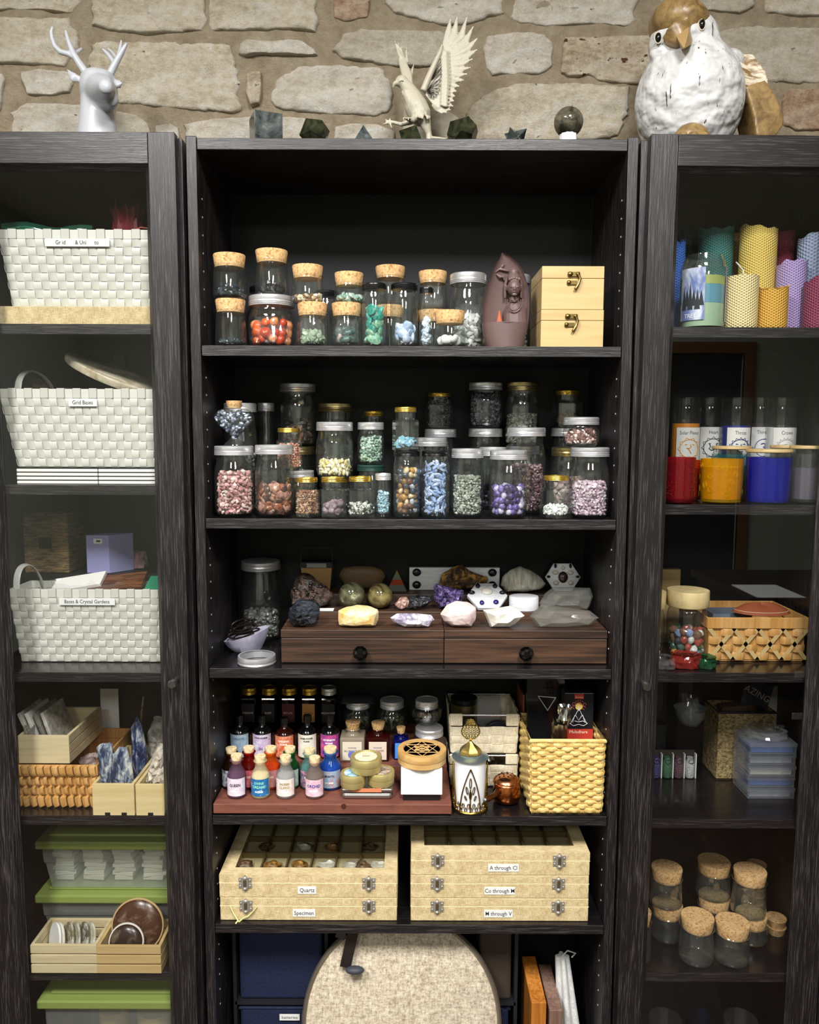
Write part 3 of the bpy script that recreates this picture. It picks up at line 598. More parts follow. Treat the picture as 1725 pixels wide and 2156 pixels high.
for A in ([((182, 155, 0, 8.5), (166, 132, 0, 7.5), (154, 112, 0, 6.5), (146, 92, 0, 5.2), (141, 76, 0, 4), (138, 63, 0, 2.4)), ((160, 122, 0, 6), (145, 114, .0, 6), (127, 109, 0, 5.8), (116, 98, 0, 5.2), (110, 82, 0, 4.8), (108, 68, 0, 4.2), (111, 56, 0, 2.8)), ((155, 116, .004, 5), (164, 109, .02, 4.6), (172, 103, .03, 3.2))],
          [((230, 160, 0, 8), (240, 140, 0, 7.5), (252, 118, 0, 6.2), (261, 102, 0, 4.8), (267, 91, 0, 2.8)), ((248, 122, .004, 4.5), (253, 104, .01, 4), (256, 84, .012, 2.2)), ((240, 132, 0, 4.5), (228, 115, .006, 4.4), (216, 103, .01, 2.6)), ((246, 124, .01, 4), (236, 110, .025, 3.6), (227, 102, .03, 2.4))]):
    mb = MB()
    for br in A: mb.tube([q(x, y, d) for x, y, d, r in br], [r * u for x, y, d, r in br], 10)
    fuse(part('antler', mb, m_deer, deer), .0014, 3)
# eagle with spread wings
Y0 = 1.60; ZE = ZT1; b = Vector((XP(890, Y0, ZE), Y0, ZE)); q = lambda x, y, dy=0: rel(x, y, Y0 + dy, b); u = 1 / PM(Y0, ZE + .12)
m_ivory = M('ivory_resin', 'b9b29e', .42, bump=((240, 240, 160), .35, .002))
eagle = root('eagle_figurine', 'ivory eagle figurine with raised wings and dark scrollwork, standing behind the crystals', 'figurine', b)
h = MB().ell(q(846, 172), (14 * u, .012, 12.5 * u)).tube([q(838, 174, -.003), q(830, 177, -.004), q(827.5, 186, -.003)], [7 * u, 4.5 * u, 1.2 * u], 10)
h.tube([q(850, 174), q(860, 188), q(868, 205), q(876, 225), q(886, 245), q(893, 258)], [11 * u, 15 * u, 20 * u, 25 * u, 24 * u, 15 * u], 16)
for k in range(70):
    a = random.uniform(-.9, .9); t = random.random(); x = 857 + 32 * t + math.sin(a) * (14 + 8 * t); y = 190 + 58 * t; h.ell(q(x, y, -math.cos(a) * (16 + 9 * t) * u), (4 * u, 2.2 * u, 5 * u), n=6, m=4)
h.tube([q(890, 240), q(896, 262, .0), q(903, 282, 0)], [16 * u, 12 * u, 6 * u], 12).tube([q(903, 278), q(904, 300), ], [6 * u, 7 * u], 10).tube([q(902, 290), q(925, 291), q(942, 293)], [4 * u, 3 * u, 2 * u], 8)
h.tube([q(876, 246, -.006), q(868, 254, -.03), q(858, 252, -.04)], [9 * u, 5 * u, 3.5 * u], 8).tube([q(868, 256, -.02), q(845, 262, -.03), q(826, 257, -.03), q(812, 256, -.03)], [6 * u, 4.5 * u, 3.5 * u, 2.5 * u], 8)
for dx, dy in ((-14, 4), (-10, -8), (2, -10), (6, 12)): h.tube([q(820, 258, -.03), q(820 + dx, 258 + dy, -.033)], [2.8 * u, 1.4 * u], 6)
for dx in (-8, 2, 10): h.tube([q(860, 252, -.04), q(858 + dx, 248, -.046), q(858 + dx, 254, -.05)], [2.6 * u, 2.4 * u, 1.3 * u], 6)
fuse(part('body', h, m_ivory, eagle), .0016, 2)
part('eye', MB().tube([q(841, 172, -.0105), q(846, 169.5, -.0118), q(850, 170.5, -.012)], .9 * u, 6), M('eagle_eye', '8f8c80', .5), eagle)
wing = MB(); arm = [(891, 192), (902, 165), (914, 138), (926, 112), (932, 93)]
wing.tube([q(x, y, -.004) for x, y in arm], [7 * u, 7 * u, 6 * u, 5 * u, 2 * u], 10)
wing.prism([(p.x, p.z) for p in (q(893, 196), q(905, 166), (q(920, 130)), q(934, 94), q(952, 98), q(950, 130), q(944, 165), q(935, 205), q(925, 228), q(908, 216))], .0, .005)
F1 = [((936, 98), (944, 70), (949, 39)), ((942, 98), (958, 68), (963, 34)), ((946, 104), (972, 76), (984, 35)), ((948, 112), (982, 86), (997, 55)), ((950, 120), (986, 102), (1006, 80)), ((950, 128), (984, 118), (1006, 104)), ((950, 137), (974, 134), (996, 124)), ((949, 146), (972, 146), (992, 142)),
      ((948, 155), (966, 158), (984, 156)), ((946, 164), (962, 168), (978, 169)), ((944, 174), (956, 180), (968, 182)), ((942, 184), (952, 190), (962, 193)), ((940, 194), (949, 200), (959, 203)), ((938, 204), (947, 210), (957, 213)), ((934, 213), (944, 220), (955, 224)), ((928, 220), (938, 228), (950, 232)), ((920, 222), (930, 232), (942, 238)), ((912, 218), (922, 230), (932, 239))]
for i, (a, c, d) in enumerate(F1): wing.tube([q(*a, .002), q(*c, .003 + .001 * (i % 2)), q(*d, .0)], [6.5 * u, (8 if i < 6 else 6.5) * u, 2 * u], 8, flat=.35, fd=(0, 1, 0))
for i in range(16): t = i / 15; x = 940 - 4 * abs(t - .5); y = 108 + 112 * t; wing.tube([q(x - 10, y - 2, -.002), q(x + 1, y + 2, -.004), q(x + 9, y + 4, -.001)], [4 * u, 4.5 * u, 1.5 * u], 6, flat=.4, fd=(0, 1, 0))
fuse(part('wing', wing, m_ivory, eagle), .0015, 1, .5)
w2 = MB().tube([q(862, 184, .01), q(857, 158, .02), (q(848, 132, .03)), q(841, 112, .035)], [9 * u, 12 * u, 9 * u, 4 * u], 8, flat=.4, fd=(0, 1, 0))
for a, c in (((842, 118), (830, 79)), ((845, 122), (838, 84)), ((850, 126), (845, 93)), ((858, 132), (856, 94)), ((866, 160), (873, 131)), ((850, 140), (836, 104))): w2.tube([q(*a, .03), q((a[0] + c[0]) / 2 - 1, (a[1] + c[1]) / 2, .034), q(*c, .03)], [4 * u, 3 * u, 1 * u], 6, flat=.5, fd=(0, 1, 0))
fuse(part('wing', w2, m_ivory, eagle), .0015, 1, .5)
sc = MB(); m_scroll = M('dark_bronze_line', '2a1d14', .4, .6)
for ex, ey, wd in ((908, 206, 3), (914, 207, 3), (920, 203, 3.5), (924, 197, 3.5), (927, 189, 3.5), (928, 179, 3.5), (928, 168, 4), (930, 156, 4), (932, 144, 4.5), (935, 133, 4.5), (939, 120, 5)):
    a = Vector((900, 190)) if ey > 150 else Vector((908, 168)); e = Vector((ex, ey)); d = (e - a).normalized(); nn = Vector((-d.y, d.x)); pts = []
    for k in range(18): t = 2 * PI * k / 18; L = (e - a).length; s = (1 - math.cos(t)) / 2; pts.append(q(*(a + d * L * s + nn * wd * math.sin(t) * (s ** .7) * 1.1), -.0028))
    sc.tube(pts, .55 * u, 5, closed=True)
part('scrollwork', sc, m_scroll, eagle, label='dark bronze scrollwork inlay')
# carved wooden bird
Y0 = 1.575; ZB = ZTR; b = Vector((XP(1455, Y0, ZB), Y0, ZB)); q = lambda x, y, dy=0: rel(x, y, Y0 + dy, b); u = 1 / PM(Y0, ZB + .1)
tb = NT('whitewashed_wood'); f1 = tb.noise((26, 26, 34), 1, 2, .4); f2 = tb.noise((140, 140, 18), 1, 3, .6)
tb.link(tb.ramp(f2, [(.315, lin('4a3c30')), (.345, lin('cfcfce'))]), tb.b.inputs['Base Color']); tb.b.inputs['Roughness'].default_value = .45; tb.link(tb.bump(f1, .9, .02), tb.b.inputs['Normal'])
m_cap = mineral('antique_brown_wood', '6a5230', 'a88a58', (40, 40, 40), .35, .35, .7, .3, .002, c3='d9bf94')
bird = root('bird_figure', 'large carved wooden bird with white breast and brown cap on the right cabinet', 'figurine', b)
body = MB().ell(q(1451, 215, .0), (111 * u, .098, 128 * u), n=28, m=20).ell(q(1440, 92, -.01), (72 * u, .062, 62 * u), n=24, m=16).tube([q(1450, 150, 0), q(1446, 105, -.005)], [88 * u, 66 * u], 20).ell(q(1392, 112, -.03), (24 * u, .022, 20 * u)).ell(q(1492, 82, -.035), (24 * u, .022, 22 * u))
body.ell(q(1530, 150, .01), (36 * u, .05, 40 * u)); body.v = [(x, y, max(z, .0005)) for x, y, z in body.v]
fuse(part('body', body, tb.m, bird), .004, 4)
cap = MB().ell(q(1430, 55, -.018), (62 * u, .062, 47 * u), R=rot(0, .28, 0), n=28, m=18).tube([q(1425, 70, -.06), q(1438, 90, -.075)], [30 * u, 14 * u], 14); fuse(part('cap', cap, m_cap, bird, label='brown crown of the head'), .003, 4)
part('beak', MB().tube([q(1441, 78, -.075), q(1442, 88, -.096), q(1441, 101, -.112)], [18 * u, 14 * u, 2 * u], 4), M('beak_tan', 'a88a5c', .4), bird, 30)
for x, y, dy in ((1386, 80, -.052), (1478, 52, -.068)):
    e = part('eye', MB().ell(q(x, y, dy), (6.5 * u, .007, 10.5 * u), n=16, m=10), M('bird_eye', '0d0d10', .12), bird, 60); part('eye_ring', MB().tube([q(x + 7.3 * math.cos(t * PI / 8), y + 11.5 * math.sin(t * PI / 8), dy - .003) for t in range(16)], 1.2 * u, 6, closed=True), M('eye_ring', 'cbbfa4', .5), e)
wg = MB().prism([(p.x, p.z) for p in (q(1548, 205), q(1562, 198), q(1590, 190), q(1612, 222), (q(1628, 262)), q(1626, 284), q(1610, 306), q(1572, 306), q(1566, 262), q(1556, 228))], -.045, .03); wg2 = MB()
wg.v = [(x, y, max(z, .001)) for x, y, z in wg.v]; fuse(part('wing', wg, m_cap, bird, label='brown lower wing'), .003, 6)
for i in range(7): t = i / 6; wg2.tube([q(1553 + 6 * t, 135 + 52 * t, -.04), q(1582 + 14 * t, 152 + 45 * t, -.03), q(1600 + 22 * t, 180 + 48 * t, -.015)], [8 * u, 7 * u, 2.5 * u], 8, flat=.5, fd=(0, 1, 0))
wg2.prism([(p.x, p.z) for p in (q(1545, 128), q(1570, 128), q(1598, 165), q(1606, 196), q(1570, 200), q(1550, 180))], -.03, .03)
fuse(part('wing_coverts', wg2, mineral('streaked_wing', '8a6d45', 'e4d9c2', (30, 30, 110), .5, .4, .55), bird), .0025, 1)
ft = MB().ell(q(1457, 292, -.088), (36 * u, .02, 30 * u)).ell(q(1436, 292, -.1), (12 * u, .015, 14 * u)).ell(q(1458, 292, -.105), (12 * u, .015, 14 * u)).ell(q(1480, 294, -.1), (12 * u, .015, 14 * u)); ft.v = [(x, y, max(z, .0008)) for x, y, z in ft.v]; part('foot', ft, m_cap, bird, 50)
ck = MB()
for x, y, x2, y2, dy in ((1462, 185, 1476, 245, -.098), (1483, 205, 1508, 282, -.092), (1520, 212, 1530, 238, -.075), (1388, 205, 1398, 255, -.078), (1350, 215, 1372, 285, -.03), (1525, 145, 1545, 168, -.05), (1490, 152, 1504, 180, -.085), (1466, 150, 1472, 172, -.095)):
    ck.tube([q(x, y, dy), q((x + x2) / 2 + 1, (y + y2) / 2, dy - .004), q(x2, y2, dy)], .9 * u, 5)
# polished geometric stones along the front edge
m_lab = mineral('labradorite', '1e2426', '59605e', (32, 32, 32), .12, .38, .62, .05, .001, c3='8b8c84'); m_lab2 = mineral('labradorite_dark', '12160f', '3c3f2a', (40, 40, 40), .1, .38, .66, .05, .001, c3='5f6240')
YS = 1.475
def poly_solid(name, label, px0, px1, py0, kind, mat, rz=0, rx=0):
    s = (px1 - px0) / 2 / PM(YS, ZE); x = XP((px0 + px1) / 2, YS, ZE + .02); z1 = ZP(py0, YS); H = z1 - ZE; mb = MB()
    if kind == 'cube': mb.box((0, 0, 0), (s * 1.6, s * 1.6, H), rot(0, 0, rz)); 
    elif kind == 'pyramid': mb.lathe([(s * 1.3, -H / 2), (0.0003, H / 2)], 4, ph=PI / 4 + rz)
    elif kind == 'ico': R_ = rot(rx, .3, rz); mb.add([R_ @ Vector(v) * (H / 1.78) for v in IV], [tuple(f) for f in IF])
    elif kind == 'octa': mb.lathe([(0.0003, -s * 1.1), (s * 1.1, 0), (.0003, s * 1.1)], 4, ph=PI / 4, R=rot(.95, 0, .35))
    elif kind == 'dodeca':
        g = (1 + 5 ** .5) / 2; V = [Vector(v) for v in [(a, b_, c) for a in (-1, 1) for b_ in (-1, 1) for c in (-1, 1)] + [(0, a / g, b_ * g) for a in (-1, 1) for b_ in (-1, 1)] + [(a / g, b_ * g, 0) for a in (-1, 1) for b_ in (-1, 1)] + [(a * g, 0, b_ / g) for a in (-1, 1) for b_ in (-1, 1)]]
        fs = []
        for nv in IV:
            nv = Vector((nv[1], nv[0], nv[2])); ids = sorted(range(20), key=lambda i: -V[i].dot(nv))[:5]; c = sum((V[i] for i in ids), Vector()) / 5; a = (V[ids[0]] - c).normalized(); bb_ = nv.cross(a); ids.sort(key=lambda i: math.atan2((V[i] - c).dot(bb_), (V[i] - c).dot(a))); fs.append(tuple(ids))
        R_ = rot(rx, .2, rz); mb.add([R_ @ (v * (H / 2 / 1.55)) for v in V], fs)
    elif kind == 'star':
        for Rr in (rot(0, 0, .2), rot(0, 0, .2) * -1): 
            T = [Vector(v) * (s * .78) for v in ((1, 1, 1), (1, -1, -1), (-1, 1, -1), (-1, -1, 1))]; mb.add([Rr @ v for v in T], [(0, 1, 2), (0, 3, 1), (0, 2, 3), (1, 3, 2)])
    lo = min(v[2] for v in mb.v); return solo(name, mb, mat, label, 'crystal', (x, YS + .02, ZE - lo + .0004), 'polished stone solids on the top edge', bevel=.0006)
poly_solid('stone_cube', 'grey polished stone cube at the left end of the row', 519, 593, 238, 'cube', m_lab, .38)
poly_solid('stone_icosahedron', 'dark faceted stone beside the grey cube', 622, 698, 243, 'ico', m_lab2, .5, .4)
poly_solid('stone_pyramid', 'small grey stone pyramid between the dark faceted stones', 735, 793, 255, 'pyramid', m_lab, .15)
poly_solid('stone_octahedron', 'dark stone octahedron lying tilted in front of the eagle', 836, 898, 256, 'octa', m_lab2)
poly_solid('stone_dodecahedron', 'dark twelve-sided stone right of the eagle', 938, 1013, 241, 'dodeca', m_lab2, .3, .3)
poly_solid('stone_star', 'small grey green eight-pointed stone star near the sphere', 1064, 1113, 252, 'star', m_lab, .1)
x = XP(1196, YS + .02, ZE); r = root('stone_sphere', 'polished dark sphere on a small white ring stand', 'crystal', (x, YS + .02, ZE + .0005)); zc = W(1196, 258, YS + .02).z - ZE
part('sphere', MB().ell((0, 0, zc), (.0265,) * 3, n=40, m=24), mineral('dark_feldspar', '2a2820', '6c6656', (38, 38, 38), .08, .4, .62, .02, .001), r, 80); part('ring_stand', MB().lathe([(.016, 0), (.0155, zc - .0215), (.012, zc - .0215), (.011, .001)], 10), m_white, r, 30)
# ================================================================ bookcase, first shelf
S1, S2, S3, S4, S5 = SZ; E = .0006
a = S1 + E
c1 = jar('cork', 453, 519, 627, a, 1.485, 'cork-stoppered jar at the left end of the top row, under another jar')
c2 = jar('cork', 448, 519, 530, c1['top'] + E, 1.485, 'cork-stoppered jar of black pieces stacked at the far left of the top row')
c3 = jar('mason', 523, 621, 618, a, 1.51, 'wide screw-top jar of bagged orange stones under a cork jar', th=.019)
c4 = jar('cork', 537, 608, 521, c3['top'] + E, 1.51, 'cork jar with black stones standing on the wide silver-lidded jar')
c5 = jar('cork', 625, 691, 634, a, 1.476, 'cork jar holding pale green chips, lower of its pair')
c6 = jar('cork', 614, 682, 554, c5['top'] + E, 1.478, 'nearly empty cork jar above the pale green chips')
c7 = jar('cork', 697, 763, 635, a, 1.485, 'cork jar holding bagged dark teal stones, beside the turquoise jar')
c8 = jar('cork', 703, 767, 570, c7['top'] + E, 1.487, 'cork jar above the bagged dark teal stones')
c9 = jar('tall', 762, 815, 594, a, 1.478, 'tall black-lidded jar of turquoise green slices', 'black')
c10 = jar('tall', 822, 881, 594, a, 1.48, 'tall black-lidded jar of pale blue flat stones', 'black')
c11 = jar('tall', 883, 913, 604, a, 1.474, 'narrow black-lidded jar with pale blue shards', 'black')
c12 = jar('cork', 790, 852, 640, a, 1.60, 'cork jar in the back row behind the black-lidded jars, lower one')
c13 = jar('cork', 789, 855, 556, c12['top'] + E, 1.60, 'cork jar rising behind the black-lidded jars of the top row')
c14 = jar('cork', 880, 943, 650, a, 1.60, 'cork jar hidden low behind the white stones, back row')
c15 = jar('cork', 880, 943, 567, c14['top'] + E, 1.60, 'cork jar with a plastic bag left of the big silver-lidded jar')
c16 = jar('cork', 913, 981, 651, a, 1.48, 'short cork jar of white stones in front of the big jar')
c17 = jar('mason', 946, 1024, 571, a, 1.56, 'big screw-top jar of white bagged stones left of the incense burner', th=.02)
c18 = jar('mason', 1050, 1115, 575, a, 1.63, 'screw-top jar almost hidden behind the incense burner')
c19 = jar('tall', 526, 590, 600, a, 1.64, 'black-lidded jar in the dark behind the orange stones', 'black')
c20 = jar('tall', 660, 715, 610, a, 1.64, 'black-lidded jar in the dark behind the cork jars', 'black')
fill(c1, .2, .005, ('1b2430', '2a3644'), 'dark_chips', 'thin layer of blue black chips in the lower left cork jar', 'stones')
fill(c2, .42, .007, ('14181e', '232a33', '343d48'), 'black_chips', 'black chips in the upper left cork jar', 'stones')
fill(c4, .35, .008, ('1c1a1c', '2c2426', '3d3a3c'), 'black_chips', 'black stones in the jar on the silver lid', 'stones')
fill(c5, .5, .0075, ('a9c2a2', 'c2d4ba', '8ea98c'), 'green_chips', 'pale green translucent chips bagged in a cork jar', 'stones')
fill(c8, .22, .007, ('8fb5a4', 'b9d0c2'), 'aqua_chips', 'pale aqua stones in the upper cork jar beside turquoise', 'stones')
fill(c6, .16, .006, ('c9a57a', 'a27848', 'e2d2b8'), 'tan_chips', 'few tan shell chips under the upper cork', 'stones')
fill(c11, .62, .009, ('b4c6dc', 'd7e0ea'), 'blue_shards', 'pale blue shards in the narrow black-lidded jar', 'stones')
fill(c17, .75, .010, ('f0f0ee', 'dcdeda', 'f8f8f6'), 'white_stones', 'white stones filling the big jar by the incense burner', 'stones')
fill(c18, .5, .008, ('cfcdb8', 'b8b498'), 'pale_chips', 'pale chips behind the incense burner', 'stones')
mo = [M('orange_stone', 'e0602c', .3), M('orange_deep', 'c23f1c', .3), M('orange_pale', 'ee9a6c', .3)]
pieces(c3, 1.0, .011, (1, .9, .8), mo, 'orange_stone', 'orange stone among those bagged in the wide jar', 'stone', 'orange stones in the wide jar')
mt = [mineral('turquoise_green', '1f7a6c', '3fae96', (90, 90, 90), .3), mineral('turquoise_pale', '5f9c80', '9cc4a4', (90, 90, 90), .3), mineral('amazonite', '2aa3a0', '6cc9bd', (90, 90, 90), .3)]
pieces(c9, .86, .0125, (1, .8, .33), mt, 'turquoise_slice', 'flat turquoise green stone in the tall black-lidded jar', 'stone', 'turquoise slices in the tall jar')
mbl = [mineral('blue_lace', '8fb0e0', 'dfe9f8', (50, 50, 260), .3), mineral('blue_lace_2', 'b4caec', 'eef3fa', (50, 50, 260), .3)]
pieces(c10, .48, .0115, (1, .8, .4), mbl, 'blue_lace_stone', 'flat pale blue banded stone in the black-lidded jar', 'stone', 'pale blue stones in the tall jar')
pieces(c16, .5, .010, (1, .9, .6), [M('white_stone', 'ecebe6', .35), M('white_stone_2', 'd9dcd6', .4)], 'white_stone', 'small white stone in the short cork jar', 'stone', 'white stones in the short cork jar')
pieces(c7, .65, .0125, (1, .8, .6), [mineral('dark_teal_stone', '28403e', '5c7a74', (80, 80, 80), .3), M('rose_chip', 'd9b7ac', .4)], 'teal_stone', 'dark teal stone bagged in the cork jar', 'stone', 'dark teal stones in the cork jar')
# plastic bags pushed into jars
m_bag = GLASS('plastic_film', (.97, .97, .97), .10, .75, .09, ('ffffff', .05)); m_bag_g = GLASS('green_film', (.70, .90, .82), .12, .75, .08, ('4f9a80', .12))
def bag(name, label, x, y, z, rx, ry, h, mat=m_bag, seed=0, group=None, crinkle=.35, tilt=0):
    mb = MB(); N = 36
    for i, (r, t) in enumerate(((.55, 0), (.95, .05), (1, .25), (.96, .5), (.9, .72), (.8, .86), (.95, 1.0))):
        for k in range(N): g_ = 2 * PI * k / N; d = 1 + crinkle * noise.noise(Vector((math.cos(g_) * 2.2 + seed, math.sin(g_) * 2.2, t * 3))) + .12 * noise.noise(Vector((math.cos(g_) * 8 + seed, math.sin(g_) * 8, t * 9))); mb.v.append((rx * r * d * math.cos(g_), ry * r * d * math.sin(g_), h * t * (1 + .12 * noise.noise(Vector((k * .7, seed, 1))) * t)))
    for i in range(6):
        for k in range(N): k2 = (k + 1) % N; mb.f.append((i * N + k, i * N + k2, (i + 1) * N + k2, (i + 1) * N + k))
    mb.f.append(tuple(reversed(range(N)))); o = solo(name, mb, mat, label, 'bag', (x, y, z), group, smooth=25); o.rotation_euler = (0, tilt, 0); return o
for j, s_, l in ((c3, 1, 'clear plastic bag of orange stones inside the wide jar'), (c5, 2, 'clear plastic bag around the pale green chips'), (c7, 3, 'clear plastic bag around the dark teal stones'), (c15, 4, 'clear plastic bag inside the back cork jar'), (c17, 5, 'crumpled clear bag around the white stones in the big jar')):
    bag('plastic_bag', l, j['x'], j['y'], j['z'] + .007, j['R'] * .84, j['R'] * .84, j['hb'] * .92, seed=s_, crinkle=.22)
# incense burner shaped as a pointed leaf
YB = 1.485; x0 = XP(1064, YB, S1); bz = S1 + E; u = 1 / PM(YB, S1 + .08)
m_clay = M('purple_brown_clay', '66514e', .42, bump=((300, 300, 300), .08, .001))
burner = root('incense_burner', 'purple-brown clay incense burner shaped like a pointed leaf with a robed bust', 'incense burner', (x0, YB, bz))
OUT = [(0, 1024, 1101), (.02, 1022, 1102), (.10, 1018.5, 1105.5), (.20, 1015, 1110), (.26, 1014, 1111.5), (.2601, 1014, 1111.5), (.35, 1014, 1113), (.45, 1015, 1114), (.55, 1018, 1113), (.65, 1023, 1110), (.75, 1030, 1104), (.83, 1037, 1097), (.89, 1043, 1088), (.94, 1049, 1077), (.975, 1052.5, 1068), (1.0, 1054, 1056.5)]
Hb = ZP(526, YB - .02, 1055) - bz; mb = MB(); NB = 18
for i, (t, xl, xr) in enumerate(OUT):
    L, Rr = (xl - 1064) * u, (xr - 1064) * u; cx, w = (L + Rr) / 2, (Rr - L) / 2; bowl = i < 5; dp = .030 * (1 - .75 * t ** 3)
    for k in range(NB): g_ = PI * k / NB; mb.v.append((cx - w * math.cos(g_) * 1.0, dp * .9 * math.sin(g_), Hb * t))
    for k in range(NB):
        g_ = PI * k / NB; d = (-.030 if bowl else +.72 * dp * .9) * (math.sin(g_) ** .8); kk = .965 if not bowl else 1; mb.v.append((cx + w * math.cos(g_) * (kk if 0 < k < NB else 1), d - (0 if bowl else .004 * math.sin(PI * min(1, k / 2)) * 0), Hb * t))
N2 = NB * 2
for i in range(len(OUT) - 1):
    for k in range(N2): k2 = (k + 1) % N2; mb.f.append((i * N2 + k2, i * N2 + k, (i + 1) * N2 + k, (i + 1) * N2 + k2))
mb.f.append(tuple(range(N2))); mb.f.append(tuple(reversed(range((len(OUT) - 1) * N2, len(OUT) * N2)))); part('leaf_shell', mb, m_clay, burner, 50)
q = lambda x, y, dy=0: Vector(((x - 1064) * u, dy, Hb * .26 + (678 - y) * u))
f = MB().ell(q(1080, 604, -.002), (14 * u, .014, 18.5 * u)).ell(q(1080, 583, .004), (15 * u, .014, 11 * u)).ell(q(1080, 572, .006), (11 * u, .012, 11 * u)).tube([q(1080, 622, .004), q(1081, 634, .004)], [8 * u, 10 * u], 14)
f.tube([q(1082, 632, .008), q(1084, 650, .008), q(1086, 690, .006)], [14 * u, 25 * u, 26 * u], 18, flat=.7, fd=(0, 1, 0)).ell(q(1080, 609, -.0165), (2.2 * u, .002, 4.5 * u)).ell(q(1080, 615, -.015), (4.2 * u, .002, 1.5 * u)).ell(q(1080, 620, -.0125), (6 * u, .003, 3.5 * u))
for s in (-1, 1): f.tube([q(1080 + s * 12, 578, .004), q(1080 + s * 17, 596, .006), q(1080 + s * 17, 624, .008)], [3.5 * u, 3.8 * u, 3 * u], 8).ell(q(1080 + s * 14, 604, .002), (2.5 * u, .003, 6 * u)).ell(q(1080 + s * 5.5, 604.5, -.0135), (4 * u, .0025, 2.1 * u))
for k in range(5): f.ell(q(1070 + 5 * k, 588 - 1.6 * (2 - abs(k - 2)), -.008), (3.6 * u, .004, 4.5 * u))
for r_ in (14, 18): f.tube([q(1080 + r_ * math.sin(t * .35), 634 + (r_ + 6) * math.cos(t * .35) - 2, -.009) for t in range(-5, 6)], 1.2 * u, 6)
f.tube([q(1072, 628, -.006), q(1080, 632, -.010), q(1089, 628, -.006)], 1.6 * u, 6)
fuse(part('bust', f, m_clay, burner), .0009, 2, .5)
g_ = MB()
for P in ([(1041, 571, 1.5), (1050, 564, 3), (1062, 566, 3), (1070, 568, 2)], [(1052, 563, 2), (1056, 558, 4), (1061, 553, 1.5)], [(1044, 574, 2), (1052, 580, 4.5), (1060, 580, 3.5), (1062, 588, 2)]): g_.tube([q(x, y, .008) for x, y, r_ in P], [r_ * u for x, y, r_ in P], 8)
fuse(part('cloud_ornament', g_, m_clay, burner), .0009, 2)
part('bowl_rim', MB().tube([q(1018 + 4.5 * k, 677.5 + 1.5 * math.sin(PI * k / 20), -.001 - .0295 * math.sin(PI * k / 20) ** .8) for k in range(21)], 1.2 * u, 6), m_clay, burner, 50)
solo('incense_cone', MB().lathe([(.0062, 0), (.0058, .003), (.0035, .012), (.0022, .019), (.0024, .021), (0, .0225)], 20), M('incense_red', 'b06044', .8), 'small terracotta incense cone standing in the leaf burner', 'incense', (x0 + (1050 - 1064) * u, YB - .006, bz + Hb * .26 + .0006), smooth=50)
# two pine boxes with brass clasps
m_pine = WOOD('pale_pine', 'cdb07a', 'b9955a', 'X', 60, 4, .45, .7, .5, .1); m_brass = M('antique_brass', '7a683e', .35, 1)
def clasp(parent, x, y, z, s=1):
    c = part('clasp', MB().box((0, -.0015, .009 * s), (.022 * s, .003, .008 * s)).ell((-.007 * s, -.003, .009 * s), (.005 * s, .003, .0045 * s)).ell((.007 * s, -.003, .009 * s), (.004 * s, .003, .0042 * s)).box((-.003 * s, -.0015, -.006 * s), (.018 * s, .003, .007 * s)).ell((-.009 * s, -.003, -.006 * s), (.004 * s, .003, .004 * s)).tube([(.007 * s, -.005, .010 * s), (.011 * s, -.006, 0), (.008 * s, -.006, -.009 * s), (.003 * s, -.006, -.017 * s), (.001 * s, -.005, -.018 * s)], [.002 * s, .0024 * s, .0022 * s, .0028 * s, .0022 * s], 8), m_brass, parent, 40); c.location = (x, y, z); return c
zb = S1 + E
for n_, (yt, xl, xr, lab) in enumerate(((652, 1139, 1271, 'lower pale pine box with a brass hook clasp'), (560, 1141, 1272, 'upper pale pine box with a brass hook clasp'))):
    Yf = 1.462; xm = (XP(xl, Yf, zb + .03) + XP(xr, Yf, zb + .03)) / 2; wd = XP(xr, Yf, zb + .03) - XP(xl, Yf, zb + .03); H = ZP(yt, Yf, xl) - zb; r = root('wooden_box', lab, 'box', (xm, Yf, zb), group='pine boxes with brass clasps')
    hl = H * .28; part('box_body', MB().bb(-wd / 2, wd / 2, 0, .13, 0, H - hl - .0006), m_pine, r, bevel=.001); part('box_lid', MB().bb(-wd / 2, wd / 2, 0, .13, H - hl, H), m_pine, r, bevel=.001); clasp(r, .001 if n_ else -.002, 0, H - hl - .002); zb += H + .0004
# ================================================================ second shelf
a = S2 + E; FR = 1.484
j1 = jar('mason', 453, 536, 938, a, FR, 'screw-top jar full of pink stones at the left end of the front row')
j2 = jar('mason', 538, 620, 936, a, FR, 'screw-top jar of brown copper slices beside the pink stones')
j3 = jar('hex', 620, 673, 1004, a, 1.475, 'gold-lidded hexagonal jar of brown chips, leftmost of three', 'gold')
j4 = jar('hex', 673, 729, 1003, a, 1.475, 'gold-lidded hexagonal jar of mauve nuggets, middle of three', 'gold')
j5 = jar('hex', 731, 788, 1002, a, 1.475, 'gold-lidded hexagonal jar of speckled black and white chips', 'gold')
j6 = jar('mason', 790, 824, 996, a, 1.478, 'tiny screw-top jar of aqua chips beside the tumbled stones', th=.012)
j7 = jar('tall', 828, 885, 948, a, 1.478, 'tall black-lidded jar of mixed tumbled stones', 'black')
j8 = jar('tall', 887, 947, 948, a, 1.478, 'tall black-lidded jar of blue bladed stones', 'black')
j9 = jar('mason', 950, 1018, 944, a, FR, 'screw-top jar of grey green chips left of the amethyst jar')
j10 = jar('mason', 1030, 1110, 947, a, 1.48, 'screw-top jar of purple tumbled amethyst')
j11 = jar('hex', 1140, 1202, 1000, a, 1.477, 'gold-lidded hexagonal jar of white pebbles right of the amethyst', 'gold')
j12 = jar('mason', 1199, 1281, 941, a, FR, 'screw-top jar of pale lilac stones at the right end')
